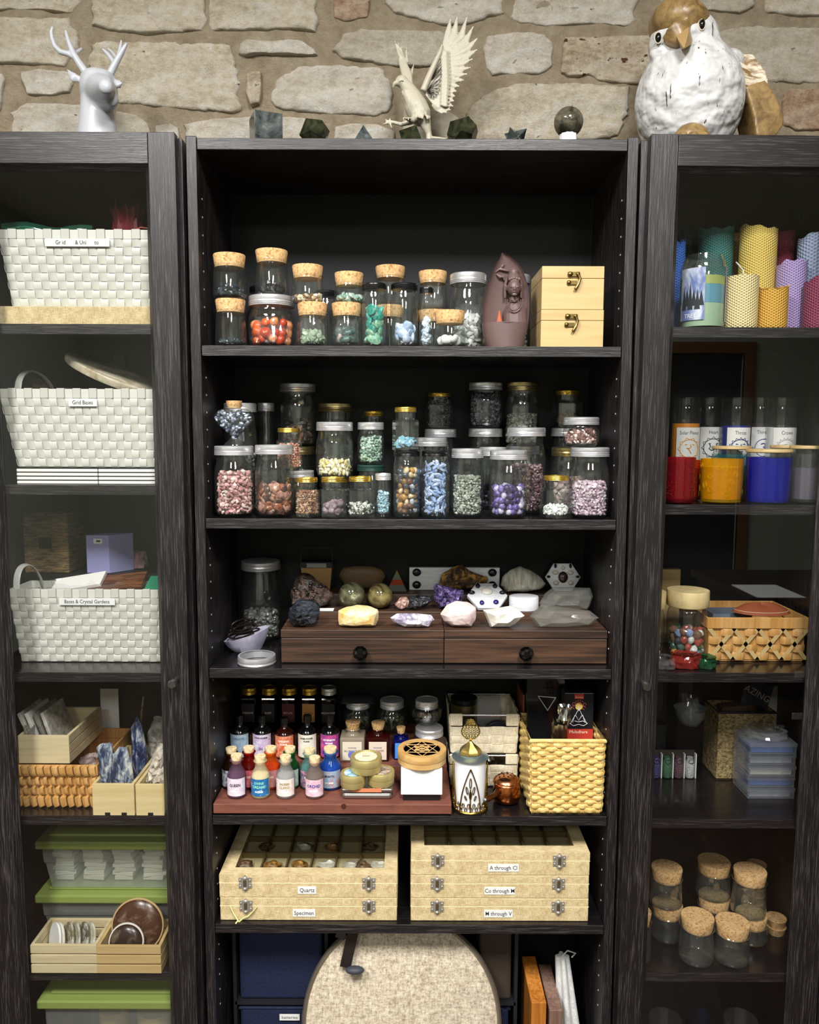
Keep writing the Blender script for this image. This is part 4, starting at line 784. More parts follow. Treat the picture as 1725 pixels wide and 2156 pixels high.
k1 = jar('mason', 603, 662, 989, a, 1.555, 'low screw-top jar behind the copper slices', th=.013)
k2 = jar('hex', 581, 636, 901, k1['top'] + E, 1.555, 'gold-lidded hexagonal jar of peach salt stacked behind the copper slices', 'gold')
k3 = jar('hex', 676, 738, 1004, a, 1.555, 'hexagonal jar hidden behind the mauve nuggets', 'gold')
k4 = jar('mason', 666, 744, 888, k3['top'] + E, 1.55, 'screw-top jar half full of cream yellow stones')
k5 = jar('mason', 752, 811, 977, a, 1.56, 'squat jar with a dark green lid under the mint chips', 'green', th=.012)
k6 = jar('mason', 753, 809, 889, k5['top'] + E, 1.56, 'slim screw-top jar packed with mint green chips', th=.014)
k7 = jar('hex', 827, 881, 857, j7['top'] + E, 1.48, 'gold-lidded hexagonal jar with pale blue pieces on a black lid', 'gold')
k8 = jar('mason', 867, 941, 921, a, 1.565, 'screw-top jar of dark blue chips behind the blue bladed stones')
k9 = jar('mason', 1008, 1066, 941, a, 1.565, 'screw-top jar of dark purple chips behind the amethyst jar')
k10 = jar('mason', 1066, 1147, 900, a, 1.565, 'wide screw-top jar of garnet red chips behind the amethyst jar')
k11 = jar('mason', 1160, 1236, 941, a, 1.565, 'screw-top jar with a brass lid behind the white pebbles', 'brass')
k12 = jar('mason', 1187, 1262, 878, j12['top'] + E, 1.495, 'squat screw-top jar of pink chips stacked on the lilac jar', th=.014)
l1 = jar('mason', 474, 543, 848, a, 1.562, 'tall screw-top jar behind the heart-shaped jar')
l2 = jar('mason', 545, 580, 848, a, 1.655, 'narrow screw-top jar of dark pieces behind the copper slices')
l3 = jar('mason', 596, 664, 939, a, 1.65, 'brass-lidded jar under the tall dark jar', 'brass')
l4 = jar('mason', 590, 666, 806, l3['top'] + E, 1.65, 'large dark jar of brown stones standing tallest at the left back', 'silver')
l5 = jar('mason', 672, 746, 848, a, 1.645, 'brass-lidded jar of dark chips behind the cream stones', 'brass')
l6 = jar('tall', 765, 809, 865, a, 1.65, 'gold-lidded dark jar behind the mint chips', 'gold')
l7 = jar('mason', 893, 961, 903, a, 1.65, 'screw-top jar under the jar of charcoal chips')
l8 = jar('hex', 898, 953, 826, l7['top'] + E, 1.65, 'gold-lidded hexagonal jar of charcoal chips at the back', 'gold')
l9 = jar('mason', 985, 1057, 902, a, 1.65, 'screw-top jar under the dark violet chips')
l10 = jar('mason', 987, 1058, 804, l9['top'] + E, 1.645, 'screw-top jar packed with dark violet chips, on another jar')
l11 = jar('mason', 1064, 1135, 938, a, 1.65, 'screw-top jar under the clear chips')
l12 = jar('mason', 1062, 1135, 803, l11['top'] + E, 1.65, 'brass-lidded jar of clear glassy chips at the back right', 'brass')
l13 = jar('mason', 1158, 1226, 901, a, 1.65, 'screw-top jar under the back right hexagonal jar')
l14 = jar('hex', 1166, 1225, 821, l13['top'] + E, 1.65, 'gold-lidded hexagonal jar of brown pieces at the far right back', 'gold')
l15 = jar('tall', 834, 880, 855, a, 1.65, 'dark jar behind the pale blue pieces', 'brass')
fill(j1, 1.0, .0058, ('d8a3a0', 'c08a8a', 'e9c8c2', 'b07a78', 'dcb4ae'), 'pink_chips', 'rose pink stone chips in the leftmost front jar', 'stones')
fill(j3, .98, .0036, ('9a6a4c', 'b58a66', '7b4c38', 'c9a183'), 'brown_chips', 'brown stone chips in the leftmost gold-lidded jar', 'stones')
fill(j5, .48, .0036, ('e8e8e0', 'c9cbc0', '33352f', 'f2f2ea', '8f9488'), 'speckled_chips', 'black and white chips in the third gold-lidded jar', 'stones')
fill(j6, .95, .0035, ('a3c4d4', 'bcd8e2', '83aabf'), 'aqua_chips', 'aqua chips in the tiny jar', 'stones')
fill(j9, .96, .0042, ('a9b0a2', '8f988a', 'c5cabb', '747b6e'), 'grey_green_chips', 'grey green stone chips left of the amethyst', 'stones')
fill(j11, .42, .0042, ('ecefe9', 'd8ddd6', 'fbfbf8'), 'white_pebbles', 'white pebbles in the right gold-lidded jar', 'stones')
fill(j12, .80, .005, ('d9c3cf', 'c9aebd', 'e8d9e1', 'bfa0b0'), 'lilac_chips', 'pale lilac stones in the rightmost front jar', 'stones')
fill(k2, .9, .004, ('d99a82', 'c47f68', 'e8b6a0'), 'peach_salt', 'peach coloured salt in the stacked hexagonal jar', 'stones')
fill(k6, 1.1, .0045, ('b4cdbb', '9cbca8', 'cfe0d2', '6f8f7c'), 'mint_chips', 'mint green chips in the slim jar', 'stones')
fill(k7, .36, .007, ('7fb0c4', 'a5cbd8'), 'blue_pieces', 'pale blue pieces in the upper hexagonal jar', 'stones')
fill(k8, .9, .005, ('8fa3cf', '55689c', 'b8c5e0'), 'blue_chips', 'dark blue chips behind the bladed stones', 'stones')
fill(k9, .7, .005, ('3f3448', '241d2c', '6a5b78'), 'violet_chips', 'dark violet chips behind the amethyst jar', 'stones')
fill(k10, .88, .0042, ('6d4a52', '8f6a70', '4a2f38', 'a68c90'), 'garnet_chips', 'garnet red chips in the wide back jar', 'stones')
fill(k11, .8, .008, ('c9a9a8', 'a98a8c', 'd9c3c0'), 'rose_pieces', 'dusty rose pieces behind the white pebbles', 'stones')
fill(k12, 1.1, .0048, ('d9b2a8', 'a87c74', 'e9cfc6', '7b5450'), 'pink_rough', 'rough pink chips in the squat upper jar', 'stones')
fill(l2, .7, .007, ('2a2a2c', '454548'), 'charcoal_pieces', 'dark pieces in the narrow back jar', 'stones')
fill(l1, .9, .006, ('6e7076', '8c8e92'), 'grey_chips', 'grey chips behind the heart-shaped jar', 'stones')
fill(l3, .9, .010, ('7a5c34', '4d3b24', 'a3844c'), 'amber_pieces', 'amber brown pieces under the tall dark jar', 'stones')
fill(l4, .62, .010, ('4d4236', '6b5646', '8a6250', '383028'), 'brown_stones', 'brown stones in the tall back left jar', 'stones')
fill(l5, .75, .004, ('4b463a', '6b6654', '2e2b24'), 'olive_chips', 'dark olive chips behind the cream stones', 'stones')
fill(l8, 1.28, .0034, ('55535a', '6e6b72', '3c3a40'), 'charcoal_chips', 'charcoal chips in the back hexagonal jar', 'stones')
fill(l10, 1.2, .0046, ('4f4a56', '37323e', '77717e', '9c95a2'), 'dark_violet_chips', 'dark violet chips in the upper back jar', 'stones')
fill(l12, .8, .0044, ('b4b8a8', '9aa092', 'd0d3c4'), 'clear_chips', 'clear glassy chips in the back right jar', 'stones')
fill(l14, .5, .010, ('7d6350', '9a8068'), 'brown_pieces', 'brown pieces in the far right hexagonal jar', 'stones')
mam = [mineral('amethyst', '3d2a66', '8f7cc4', (110, 110, 110), .15, .4, .6), mineral('amethyst_pale', 'a79ac8', 'dcd6ea', (110, 110, 110), .15, .4, .6), mineral('amethyst_dark', '24183a', '4d3a78', (110, 110, 110), .12, .4, .6)]
pieces(j10, .80, .0078, (1, .85, .8), mam, 'amethyst_stone', 'tumbled amethyst in the screw-top jar', 'stone', 'amethyst stones in the front jar')
mcp = [mineral('copper_agate', '6b3a28', 'b5714c', (60, 60, 60), .2, .4, .6), mineral('brown_agate', '3d2620', '7d5344', (60, 60, 60), .2, .4, .6), mineral('pink_agate', '9c6a5a', 'd0a590', (60, 60, 60), .2, .4, .6)]
pieces(j2, .70, .0090, (1.2, .85, .38), mcp, 'copper_slice', 'flat brown copper slice in the second front jar', 'stone', 'copper slices in the second jar')
pieces(j4, .62, .0078, (1, .95, .9), [mineral('mauve_nugget', '6b5660', 'a8909a', (90, 90, 90), .55, .4, .6)], 'mauve_nugget', 'rough mauve nugget in the middle gold-lidded jar', 'stone', 'mauve nuggets in the hexagonal jar', rough=.4)
mmx = [M('tumble_' + c, c, .2) for c in ('b98a48', '3c4250', 'd8c09a', '6d4a38', 'a9aeb8', '8a6236', '2c2a30')]
pieces(j7, 1.0, .0075, (1, .8, .65), mmx, 'tumbled_stone', 'mixed tumbled stone in the tall black-lidded jar', 'stone', 'mixed tumbled stones in the tall jar')
mky = [mineral('kyanite', '5a78b0', 'a9bfe6', (200, 200, 30), .25, .4, .6), mineral('kyanite_pale', '8ea6d4', 'd0dcf2', (200, 200, 30), .25, .4, .6)]
pieces(j8, 1.1, .0085, (1.15, .45, .28), mky, 'kyanite_stone', 'blue bladed stone in the tall black-lidded jar', 'stone', 'blue bladed stones in the tall jar', facet=True)
pieces(k4, .50, .0056, (1.25, .7, .6), [M('cream_stone', 'efe3b4', .3), M('cream_stone_2', 'e2cf86', .3), M('cream_stone_3', 'f5eed4', .3)], 'cream_stone', 'cream yellow stone in the half-full jar', 'stone', 'cream stones in the half-full jar')
# heart jar
HX = j1['x'] + .002; r = root('heart_jar', 'heart-shaped cork-stoppered glass jar of grey chips, on the pink jar', 'jar', (HX, FR, j1['top'] + E)); u = 1 / PM(FR, 1.5)
def heart(t, s): x = 16 * math.sin(t) ** 3; y = 13 * math.cos(t) - 5 * math.cos(2 * t) - 2 * math.cos(3 * t) - math.cos(4 * t); return x * s, y * s
s_ = 41 / 16 * u; mb = MB(); N = 40
for d, k in ((-.020, .55), (-.019, .8), (-.013, .97), (0, 1.0), (.013, .97), (.019, .8), (.020, .55)):
    for i in range(N): x, z = heart(2 * PI * i / N, s_ * k * .98); mb.v.append((x, d, z * .92 + .0445))
for a_ in range(6):
    for i in range(N): i2 = (i + 1) % N; mb.f.append((a_ * N + i, a_ * N + i2, (a_ + 1) * N + i2, (a_ + 1) * N + i))
mb.f.append(tuple(range(N))); mb.f.append(tuple(reversed(range(6 * N, 7 * N)))); part('glass_body', mb, g_clear, r, 60)
part('glass_foot', MB().lathe([(.021, 0), (.02, .003), (.012, .009), (.010, .014)], 24, sy=.8), g_clear, r, 40); part('glass_neck', MB().lathe([(.014, .060), (.0145, .074), (.0165, .0755), (.0165, .077), (.0145, .078)], 24, cap=False), g_clear, r, 40)
part('cork_stopper', MB().lathe([(.0125, .070), (.0150, .083), (.0145, .0835)], 24), m_cork, r, 40)
P = []
for i in range(230):
    t = random.uniform(0, 2 * PI); k = random.random() ** .5 * .86; x, z = heart(t, s_ * k); P.append((x, random.uniform(-.016, .012), z * .92 + .044))
o = link('grey_chips', chips_mesh(np.array(P), np.full(230, .0042), .7, ('8f98a8', '6a7384', 'bcc4d0', '4c5464')), m_chip); o.location = (HX, FR, j1['top'] + E); tag(o, 'grey blue chips inside the heart-shaped jar', 'stones', None, 'stuff')
# ================================================================ third shelf: stepped drawer unit with minerals
m_stain = WOOD('dark_stained_wood', '2b1e17', '5e4231', 'X', 150, 5, .42, .68, .45, .3); m_stain2 = WOOD('dark_stained_wood_2', '33241b', '6b4a35', 'X', 150, 5, .42, .68, .45, .3)
a = S3 + E; U0 = 1.474; xa, xb = XP(592, U0, a), XP(1278, U0, a); xm = (xa + xb) / 2; hw = (xb - xa) / 2; zt1 = ZP(1327, U0) - a
unit = root('stepped_display_box', 'dark-stained wooden display box with two drawers and stepped top', 'drawer unit', (xm, U0, a))
for s in (-1, 1):
    d = part('drawer', MB().bb(min(0, s * hw) + .0006, max(0, s * hw) - .0006, 0, .010, .001, zt1 - .0165), m_stain if s < 0 else m_stain2, unit, bevel=.0012); kx = XP(760 if s < 0 else 1106, U0, a + .02) - xm; kz = ZP(1377, U0 - .02) - a
    part('knob', MB().lathe([(.0042, 0), (.0042, .008), (.0135, .013), (.0145, .0165), (.0105, .0225), (.0065, .0245), (0, .0245)], 10, (kx, 0, kz), R=rot(PI / 2)), M('black_glass_knob', '050506', .06, coat=.6), d, 12)
part('carcass', MB().bb(-hw, hw, .0105, .225, 0, zt1 - .016), m_stain, unit)
part('step', MB().bb(-hw, .0 - .0004, 0, .225, zt1 - .0155, zt1), m_stain2, unit, bevel=.001); part('step', MB().bb(.0004, hw, 0, .225, zt1 - .0155, zt1), m_stain, unit, bevel=.001)
T1 = a + zt1 + .0006; T2 = ZP(1288, 1.565) + .0006; T3 = ZP(1252, 1.62) + .0006
part('step', MB().bb(-hw + .012, -.0004, .091, .225, zt1, T2 - a - .0006), m_stain, unit, bevel=.001); part('step', MB().bb(.0004, hw - .012, .091, .225, zt1, T2 - a - .0006), m_stain2, unit, bevel=.001)
part('step', MB().bb(-hw + .024, hw - .024, .148, .225, T2 - a - .0006, T3 - a - .0006), m_stain, unit, bevel=.001)
m_tour = mineral('black_tourmaline', '101319', '3b414c', (30, 60, 260), .35, .4, .62, 1, .006); m_calc = mineral('honey_calcite', 'e8c070', 'f7ecc6', (45, 45, 45), .3, .35, .65, .6, .004, sss=.3)
m_rose = mineral('rose_quartz', 'e3c6c0', 'f7ebe8', (40, 40, 40), .4, .35, .65, .5, .004, sss=.3); m_qz = mineral('milky_quartz', 'd9d2c4', 'f8f6f0', (45, 45, 45), .2, .4, .62, .5, .003, sss=.3)
m_clear = GLASS('clear_quartz', (.93, .94, .92), .2, .7, .04, ('dcdcd4', .10)); m_amt = mineral('amethyst_cluster', '1d1530', '6d5c98', (120, 120, 120), .15, .4, .58, 1, .006, c3='cdbfe0')
m_smoke = mineral('pale_amethyst_point', '8f86a0', 'efeaf4', (60, 30, 60), .2, .4, .6, .4, .003); m_gyps = mineral('rose_black', '0e0e12', '34343a', (90, 90, 90), .2, .4, .6, .8, .004); m_pinkr = mineral('pink_rough', '7d5a50', 'd9b5a6', (120, 120, 120), .6, .4, .6, .8, .004)
rock('black_tourmaline', 'striated black tourmaline at the left end of the lower step', 'mineral', [(609, 1290), (622, 1276), (655, 1271), (672, 1280), (675, 1298), (668, 1316), (640, 1325), (618, 1324), (608, 1308)], 1.505, .028, m_tour, T1, rough=.25, seed=1, fine=.3, smooth=20)
rock('yellow_calcite', 'pale yellow calcite chunk on the lower step', 'mineral', [(713, 1294), (730, 1286), (752, 1283), (775, 1286), (797, 1294), (798, 1312), (792, 1325), (755, 1326), (716, 1324), (713, 1310)], 1.503, .022, m_calc, T1, rough=.12, seed=2, smooth=20)
rock('amethyst_point', 'pale amethyst point lying on the lower step, left of the rose quartz', 'mineral', [(822, 1308), (836, 1299), (880, 1299), (908, 1302), (915, 1312), (905, 1326), (850, 1326), (830, 1318)], 1.5, .014, m_smoke, T1, facets=1, rough=.1, seed=3, smooth=15)
rock('rose_quartz', 'rough pale pink rose quartz lump', 'mineral', [(928, 1302), (940, 1284), (960, 1275), (985, 1278), (1003, 1290), (1002, 1312), (992, 1327), (950, 1327), (934, 1316)], 1.505, .024, m_rose, T1, rough=.1, seed=4, smooth=20)
rock('quartz_point', 'milky quartz point aimed right, beside the rose quartz', 'mineral', [(1017, 1292), (1035, 1290), (1075, 1283), (1090, 1290), (1105, 1304), (1088, 1320), (1075, 1327), (1032, 1327), (1024, 1308)], 1.5, .018, m_qz, T1, facets=1, rough=.08, seed=5, smooth=15)
rock('quartz_crystal', 'large clear quartz crystal at the right of the lower step', 'mineral', [(1115, 1306), (1128, 1292), (1142, 1279), (1180, 1286), (1242, 1294), (1261, 1309), (1245, 1322), (1190, 1328), (1132, 1327)], 1.5, .019, m_clear, T1, facets=1, rough=.05, seed=6, smooth=12)
rock('quartz_crystal', 'broad clear quartz crystal on the upper step above the large one', 'mineral', [(1136, 1275), (1148, 1255), (1165, 1242), (1200, 1242), (1243, 1244), (1249, 1262), (1242, 1282), (1238, 1288), (1160, 1288), (1138, 1284)], 1.59, .022, m_clear, T2, facets=1, rough=.06, seed=7, smooth=12)
rock('amethyst_cluster', 'dark purple amethyst cluster standing on the upper step', 'mineral', [(912, 1242), (917, 1236), (945, 1246), (976, 1250), (976, 1266), (966, 1280), (948, 1289), (925, 1288), (916, 1270)], 1.59, .018, m_amt, T2, rough=.3, seed=8, fine=.4, smooth=10)
rock('banded_stone', 'pink and black rough stone between spheres and amethyst', 'mineral', [(860, 1262), (880, 1259), (908, 1262), (911, 1270), (895, 1284), (868, 1288), (858, 1286)], 1.585, .014, m_gyps, T2, rough=.3, seed=9, fine=.3, smooth=15)
rock('pink_stone', 'small rough pink stone touching the black one', 'mineral', [(831, 1276), (842, 1264), (856, 1262), (862, 1270), (860, 1284), (846, 1288), (836, 1284)], 1.582, .012, m_pinkr, T2, rough=.3, seed=10, fine=.3, smooth=15)
o = rock('botryoidal_stone', 'brown bubbly metallic stone behind the black tourmaline', 'mineral', [(613, 1262), (620, 1236), (632, 1219), (650, 1222), (672, 1236), (690, 1244), (700, 1262), (690, 1282), (668, 1289), (640, 1288), (616, 1280)], 1.592, .022, mineral('botryoidal_brown', '1d1513', '5e4a42', (110, 110, 110), .25, .4, .6, .8, .005), T2, rough=.25, seed=11, fine=.3, smooth=30)
mb = MB()
for i in range(42): x = random.uniform(-.033, .028); z = random.uniform(.0, .045) * (1 - abs(x) * 8) + .006; r_ = random.uniform(.002, .005); mb.ell((x, -.0205 + abs(x) * .25, z - .03 + .004), (r_, r_, r_ * 1.1), n=10, m=6)
part('bubble', mb, M('botryoid_shine', '2b2220', .12, .3), o, 80, kind='stuff')
for i, (x0, x1, y0, y1, l, c1, c2, c3) in enumerate(((713, 769, 1228, 1285, 'olive stone sphere with cream veins on the upper step', '2e2f20', '6c6b50', 'd8d4b4'), (774, 827, 1233, 1287, 'plain olive brown stone sphere on the upper step', '3a341e', '8a7d50', 'a8996a'))):
    Y_ = 1.592; R_ = (x1 - x0) / 2 / PM(Y_, T2 + .03); solo('stone_sphere', MB().ell((0, 0, 0), (R_,) * 3, n=48, m=30), mineral('sphere_stone_%d' % i, c1, c2, (28, 28, 34), .07, .38, .58, .02, .001, c3=c3), l, 'mineral', (XP((x0 + x1) / 2, Y_, T2 + .03), Y_, T2 + R_ + .0006), 'polished olive stone spheres', smooth=80)
solo('paper_card', MB().bb(-.042, .042, -.012, .012, 0, .0006), m_paper, 'white paper card under the bubbly stone', 'card', (XP(660, 1.578, T2), 1.578, T2 + .0001))
m_sel = mineral('selenite', 'c8ccd0', 'f1f3f4', (30, 30, 200), .4, .3, .7, .2, .001, sss=.3); m_dkst = M('dark_cabochon', '1c1820', .12)
r = root('selenite_disc', 'white round selenite block standing on the upper step', 'mineral', (XP(1103, 1.592, T2), 1.592, T2)); part('block', MB().lathe([(.030, 0), (.0305, .002), (.0305, ZP(1262, 1.562) - T2), (.029, ZP(1260, 1.562) - T2)], 40, sy=.8), m_sel, r, 40)
def hexplate(px, Y, z, Rr, tilt, label, sq, stones_, zr=0):
    r = root('selenite_plate', label, 'crystal grid', (XP(px, Y, z), Y, z)); RX = rot(tilt); T = Vector((0, 0, Rr * .866 * math.sin(tilt) + .0085 * math.cos(tilt) + .0006)); P = [Vector((Rr * math.cos(k * PI / 3) * sq, Rr * math.sin(k * PI / 3), 0)) for k in range(6)]
    part('plate', MB().add([RX @ p + T for p in P] + [RX @ (p - Vector((0, 0, .008))) + T for p in P], [tuple(range(6)), tuple(reversed(range(6, 12)))] + [((k + 1) % 6, k, k + 6, (k + 1) % 6 + 6) for k in range(6)]), m_sel, r, bevel=.001)
    for x, y, rx_, ry_, mt in stones_:
        s = part('stone', MB().ell(RX @ Vector((x, y, .002)) + T, (rx_, ry_, .0045), R=RX, n=14, m=8), mt, r, 60)
    return r
mv = M('violet_cabochon', '2c2360', .12); mw = M('clear_cabochon', 'dcd8cc', .2); mg = M('garnet_rough', '33201c', .25)
hexplate(1026, 1.598, T2, .042, math.radians(32), 'white six-sided plate set with dark and violet stones, lying tilted', 1.0, [(-.018, .026, .005, .006, m_dkst), (.018, .026, .005, .006, m_dkst), (-.032, .006, .007, .0045, m_dkst), (.032, .006, .007, .0045, m_dkst), (-.013, -.024, .005, .006, mv), (.016, -.022, .006, .006, mv), (0, .01, .012, .010, mw)])
hexplate(1185, 1.655, T3, .034, math.radians(78), 'white six-sided plate with a garnet centre leaning at the back', 1.12, [(-.016, .024, .003, .005, m_dkst), (.016, .024, .003, .005, m_dkst), (-.031, .001, .004, .003, m_dkst), (.031, .001, .004, .003, m_dkst), (0, 0, .0105, .0125, mg), (-.016, .010, .007, .005, mw), (.016, .010, .007, .005, mw), (-.015, -.012, .006, .005, mw), (.016, -.012, .006, .005, mw), (0, .02, .004, .005, mw)])
r = root('selenite_bar', 'long white slab with four dark stones at the back', 'crystal grid', (XP(957, 1.665, T3), 1.665, T3)); w_ = 190 / PM(1.665, T3) / 2; hh = .049; part('plate', MB().bb(-w_, w_, 0, .012, 0, hh), m_sel, r, bevel=.001)
for x in (-w_ + .016, w_ - .016):
    for z in (.012, .039): part('stone', MB().ell((x, -.002, z), (.0095, .005, .0085), n=16, m=8), m_dkst, r, 60)
rock('citrine_cluster', 'rough yellow and brown crystal cluster in front of the slab', 'mineral', [(926, 1232), (930, 1212), (950, 1200), (972, 1192), (984, 1202), (1008, 1212), (1025, 1220), (1020, 1236), (996, 1246), (950, 1247), (930, 1244)], 1.648, .014, mineral('citrine', '33241a', '6d5030', (60, 60, 60), .4, .42, .52, 1, .008, c3='c9973a'), T3, rough=.3, seed=12, fine=.3, smooth=15)
rock('scolecite_dome', 'grey-white fibrous mineral dome beside the six-sided plate', 'mineral', [(1054, 1236), (1058, 1218), (1076, 1202), (1096, 1196), (1118, 1204), (1140, 1220), (1149, 1232), (1138, 1244), (1100, 1250), (1066, 1248)], 1.645, .026, mineral('fibrous_white', 'a59f8e', 'dedace', (260, 20, 40), .6, .35, .65, .6, .003), T3, rough=.1, seed=13, smooth=30)
r = root('glass_pyramid', 'small layered pyramid with orange and grey chips at the back', 'ornament', (XP(836, 1.67, T3), 1.67, T3)); hh = ZP(1200, 1.67) - T3
for i, (z0, z1, c) in enumerate(((0, .3, '6d7068'), (.3, .55, 'a2452c'), (.55, .78, '6e7a66'), (.78, .97, '8a7444'))): part('layer', MB().lathe([(.030 * (1 - z0), hh * z0), (.030 * (1 - z1), hh * z1)], 4, ph=PI / 4), M('layer_' + c, c, .2), r)
r = root('craft_box', 'tan card box with a black wire handle standing at the back', 'box', (XP(666, 1.655, T3), 1.655, T3)); hb = ZP(1197, 1.655) - T3
part('box_body', MB().box((0, .02, hb / 2), (.066, .03, hb), taper=.86), M('tan_card', 'a8834e', .7), r); part('lid', MB().bb(-.034, .034, .004, .036, hb, hb + .012), M('dark_card', '17161a', .6), r); part('label', MB().bb(-.02, .022, .001, .004, hb + .001, hb + .010), M('grey_paper', '8f8d88', .8), r)
part('handle', MB().tube([(-.036, .01, hb - .002), (-.031, .012, hb + .042), (.031, .012, hb + .042), (.036, .01, hb - .002)], .0007, 6), m_black, r)
rock('agate_slab', 'dim brown oval bowl behind the two spheres', 'bowl', [(714, 1222), (722, 1206), (750, 1202), (785, 1203), (806, 1210), (812, 1224), (800, 1250), (730, 1250)], 1.675, .012, M('brown_bowl', '6b5436', .6), T3, rough=.03, seed=14, smooth=50)
# left of the unit
J = jar('mason', 509, 592, 1174, a, 1.655, 'large dark jar of grey powder standing left of the drawer unit', th=.018); fill(J, .55, .006, ('6e6e6a', '55554f', '8a8a84'), 'grey_powder', 'grey lumps and powder in the large dark jar', 'stones', z0=.008)
m_frost = GLASS('frosted_quartz', (.9, .9, .94), .14, .5, .2, ('cfcbe0', .45)); x0 = XP(520, 1.55, a)
r = root('quartz_dish', 'frosted lilac-white stone dish holding a leather cord', 'dish', (x0, 1.553, a)); mb = MB(); N = 32
for rr, z in ((.30, 0), (.62, .004), (.85, .018), (1.0, .034), (.93, .034), (.75, .016), (.4, .008), (.0, .007)):
    for k in range(N): g_ = 2 * PI * k / N; d = 1 + .14 * noise.noise(Vector((math.cos(g_) * 1.5, math.sin(g_) * 1.5, 3))); mb.v.append((.047 * rr * d * math.cos(g_), .034 * rr * d * math.sin(g_), z * (1.1 + .45 * math.cos(g_)) * (1 if rr > .5 else 1)))
for i in range(7):
    for k in range(N): k2 = (k + 1) % N; mb.f.append((i * N + k, i * N + k2, (i + 1) * N + k2, (i + 1) * N + k))
mb.f.append(tuple(reversed(range(N)))); part('dish', mb, m_frost, r, 40)
mb = MB(); random.seed(3)
for i in range(7):
    c0 = Vector((x0 - .004 + random.uniform(-.006, .006), 1.548 + random.uniform(-.008, .008), a + .035 + .004 * i)); ra, rb, ph = random.uniform(.018, .029), random.uniform(.012, .02), random.uniform(0, 3); mb.tube([c0 + Vector((ra * math.cos(t * PI / 8 + ph), rb * math.sin(t * PI / 8) * .8, rb * .55 * math.sin(t * PI / 8 + ph * 2))) for t in range(16)], .0017, 6, closed=True)
solo('leather_lace', mb, M('dark_leather', '1c1612', .4), 'dark leather cord coiled in the frosted dish', 'cord', smooth=60)
r = root('jar_band', 'loose silver screw band lying at the front left of the third shelf', 'ring', (XP(541, 1.478, a), 1.478, a)); R_ = 40 / PM(1.478, a); part('band', MB().lathe([(R_ * .97, 0), (R_, .002), (R_ * .97, .005), (R_, .008), (R_ * .97, .015), (R_ * .88, .0155), (R_ * .88, .0145), (R_ * .94, .0135), (R_ * .95, 0), (R_ * .97, 0)], 64, cap=False), m_silver, r, 30)
# ================================================================ fourth shelf
a = S4 + E; m_red = mineral('red_brown_paint', '6a3d33', '83503f', (12, 60, 60), .5, .35, .65, .15, .001); YT = 1.4415
xa, xb = XP(449, YT, a + .01), XP(951, YT, a + .01); xm = (xa + xb) / 2; hw = (xb - xa) / 2; P1 = ZP(1694, YT); tb_ = root('stepped_riser', 'red-brown painted wooden riser with three levels on the fourth shelf', 'riser', (xm, YT, a))
part('lower_board', MB().bb(-hw, hw, 0, .255, P1 - a - .0195, P1 - a), m_red, tb_, bevel=.0015); P2 = ZP(1613, 1.54); P3 = P2 + .03
for i, (y0, y1, z0, z1, k) in enumerate(((.099, .255, P1 - a, P2 - a, .98), (.183, .255, P2 - a, P3 - a, .97))): part('step_board', MB().bb(-hw * k, hw * k, y0, y1, z0, z1), m_red, tb_, bevel=.001)
for x in (-hw + .03, hw - .02): part('foot', MB().lathe([(.006, 0), (.008, P1 - a - .0195)], 16, (x, .012, 0)), m_red, tb_)
part('screw_cap', MB().lathe([(.0048, 0), (.0048, .0015), (.0, .0015)], 16, (XP(724, YT, a) - xm, 0, P1 - a - .0035), R=rot(PI / 2)), M('dark_red_plug', '4a211a', .5), tb_)
def print_label(parent, R, z0, z1, cols, words, span=1.1, fg='ffffff', sc=1, seed=0, extra=None):
    """a curved paper label: printed colour cloud with words in raised ink"""
    nm = 'print_' + '_'.join(cols); mt = mineral(nm, cols[0], cols[1], (90, 90, 90), .5, .35, .6, 0, .001, c3=cols[2]); mb = MB(); N = 12; o = 0
    for z in (z0, z1):
        for k in range(N + 1): g_ = -PI / 2 + span * (2 * k / N - 1); mb.v.append((R * math.cos(g_), R * math.sin(g_), z))
    for k in range(N): mb.f.append((k, k + 1, N + 2 + k, N + 1 + k))
    l = part('label', mb, mt, parent, 60)
    for w_, f_, sz, c in words: lettering(w_, sz, l, (0, 0, z0 + (z1 - z0) * f_), M('print_ink_' + c, c, .6), bend=R + .0004, xs=.9, bold=.0002)
    return l
def vial(px, yt, yb, Zb, Y, label, tint, dye, lab, words, group='corked incense bottles in front', w=39.5, fillc=None):
    pm = PM(Y, Zb + .03); R = w / 2 / pm; x = XP(px, Y, Zb + .03); H = ZP(yt, Y + .009) - Zb; r = root('incense_bottle', label, 'bottle', (x, Y, Zb), group=group); s = H
    g_ = GLASS('glass_' + dye, tint, .06, .6, .02, (dye, .30)) if dye else g_clear
    part('glass_body', MB().lathe([(0, .0004), (.9 * R, .0004), (R, .003), (R, s * .50), (.93 * R, s * .58), (.62 * R, s * .70), (.55 * R, s * .76), (.58 * R, s * .84), (.72 * R, s * .87), (.72 * R, s * .885), (.52 * R, s * .89)], 32, cap=False), g_, r, 60)
    part('cork_stopper', MB().lathe([(.46 * R, s * .80), (.60 * R, s * .97), (.58 * R, s), (0, s)], 24), m_cork2, r, 40)
    part('powder', MB().lathe([(0, .003), (.88 * R, .003), (.92 * R, .006), (.92 * R, s * .5), (.8 * R, s * .56), (0, s * .57)], 24), M('powder_' + (fillc or dye), fillc or dye, .7), r, 50)
    print_label(r, R + .0005, s * .08, s * .50, lab, words, 1.15); return r
m_cork2 = mineral('light_cork', 'c9a673', 'efd9ae', (200, 200, 200), .8, .35, .55, .4, .001)
Yf, Yb_ = 1.476, 1.516
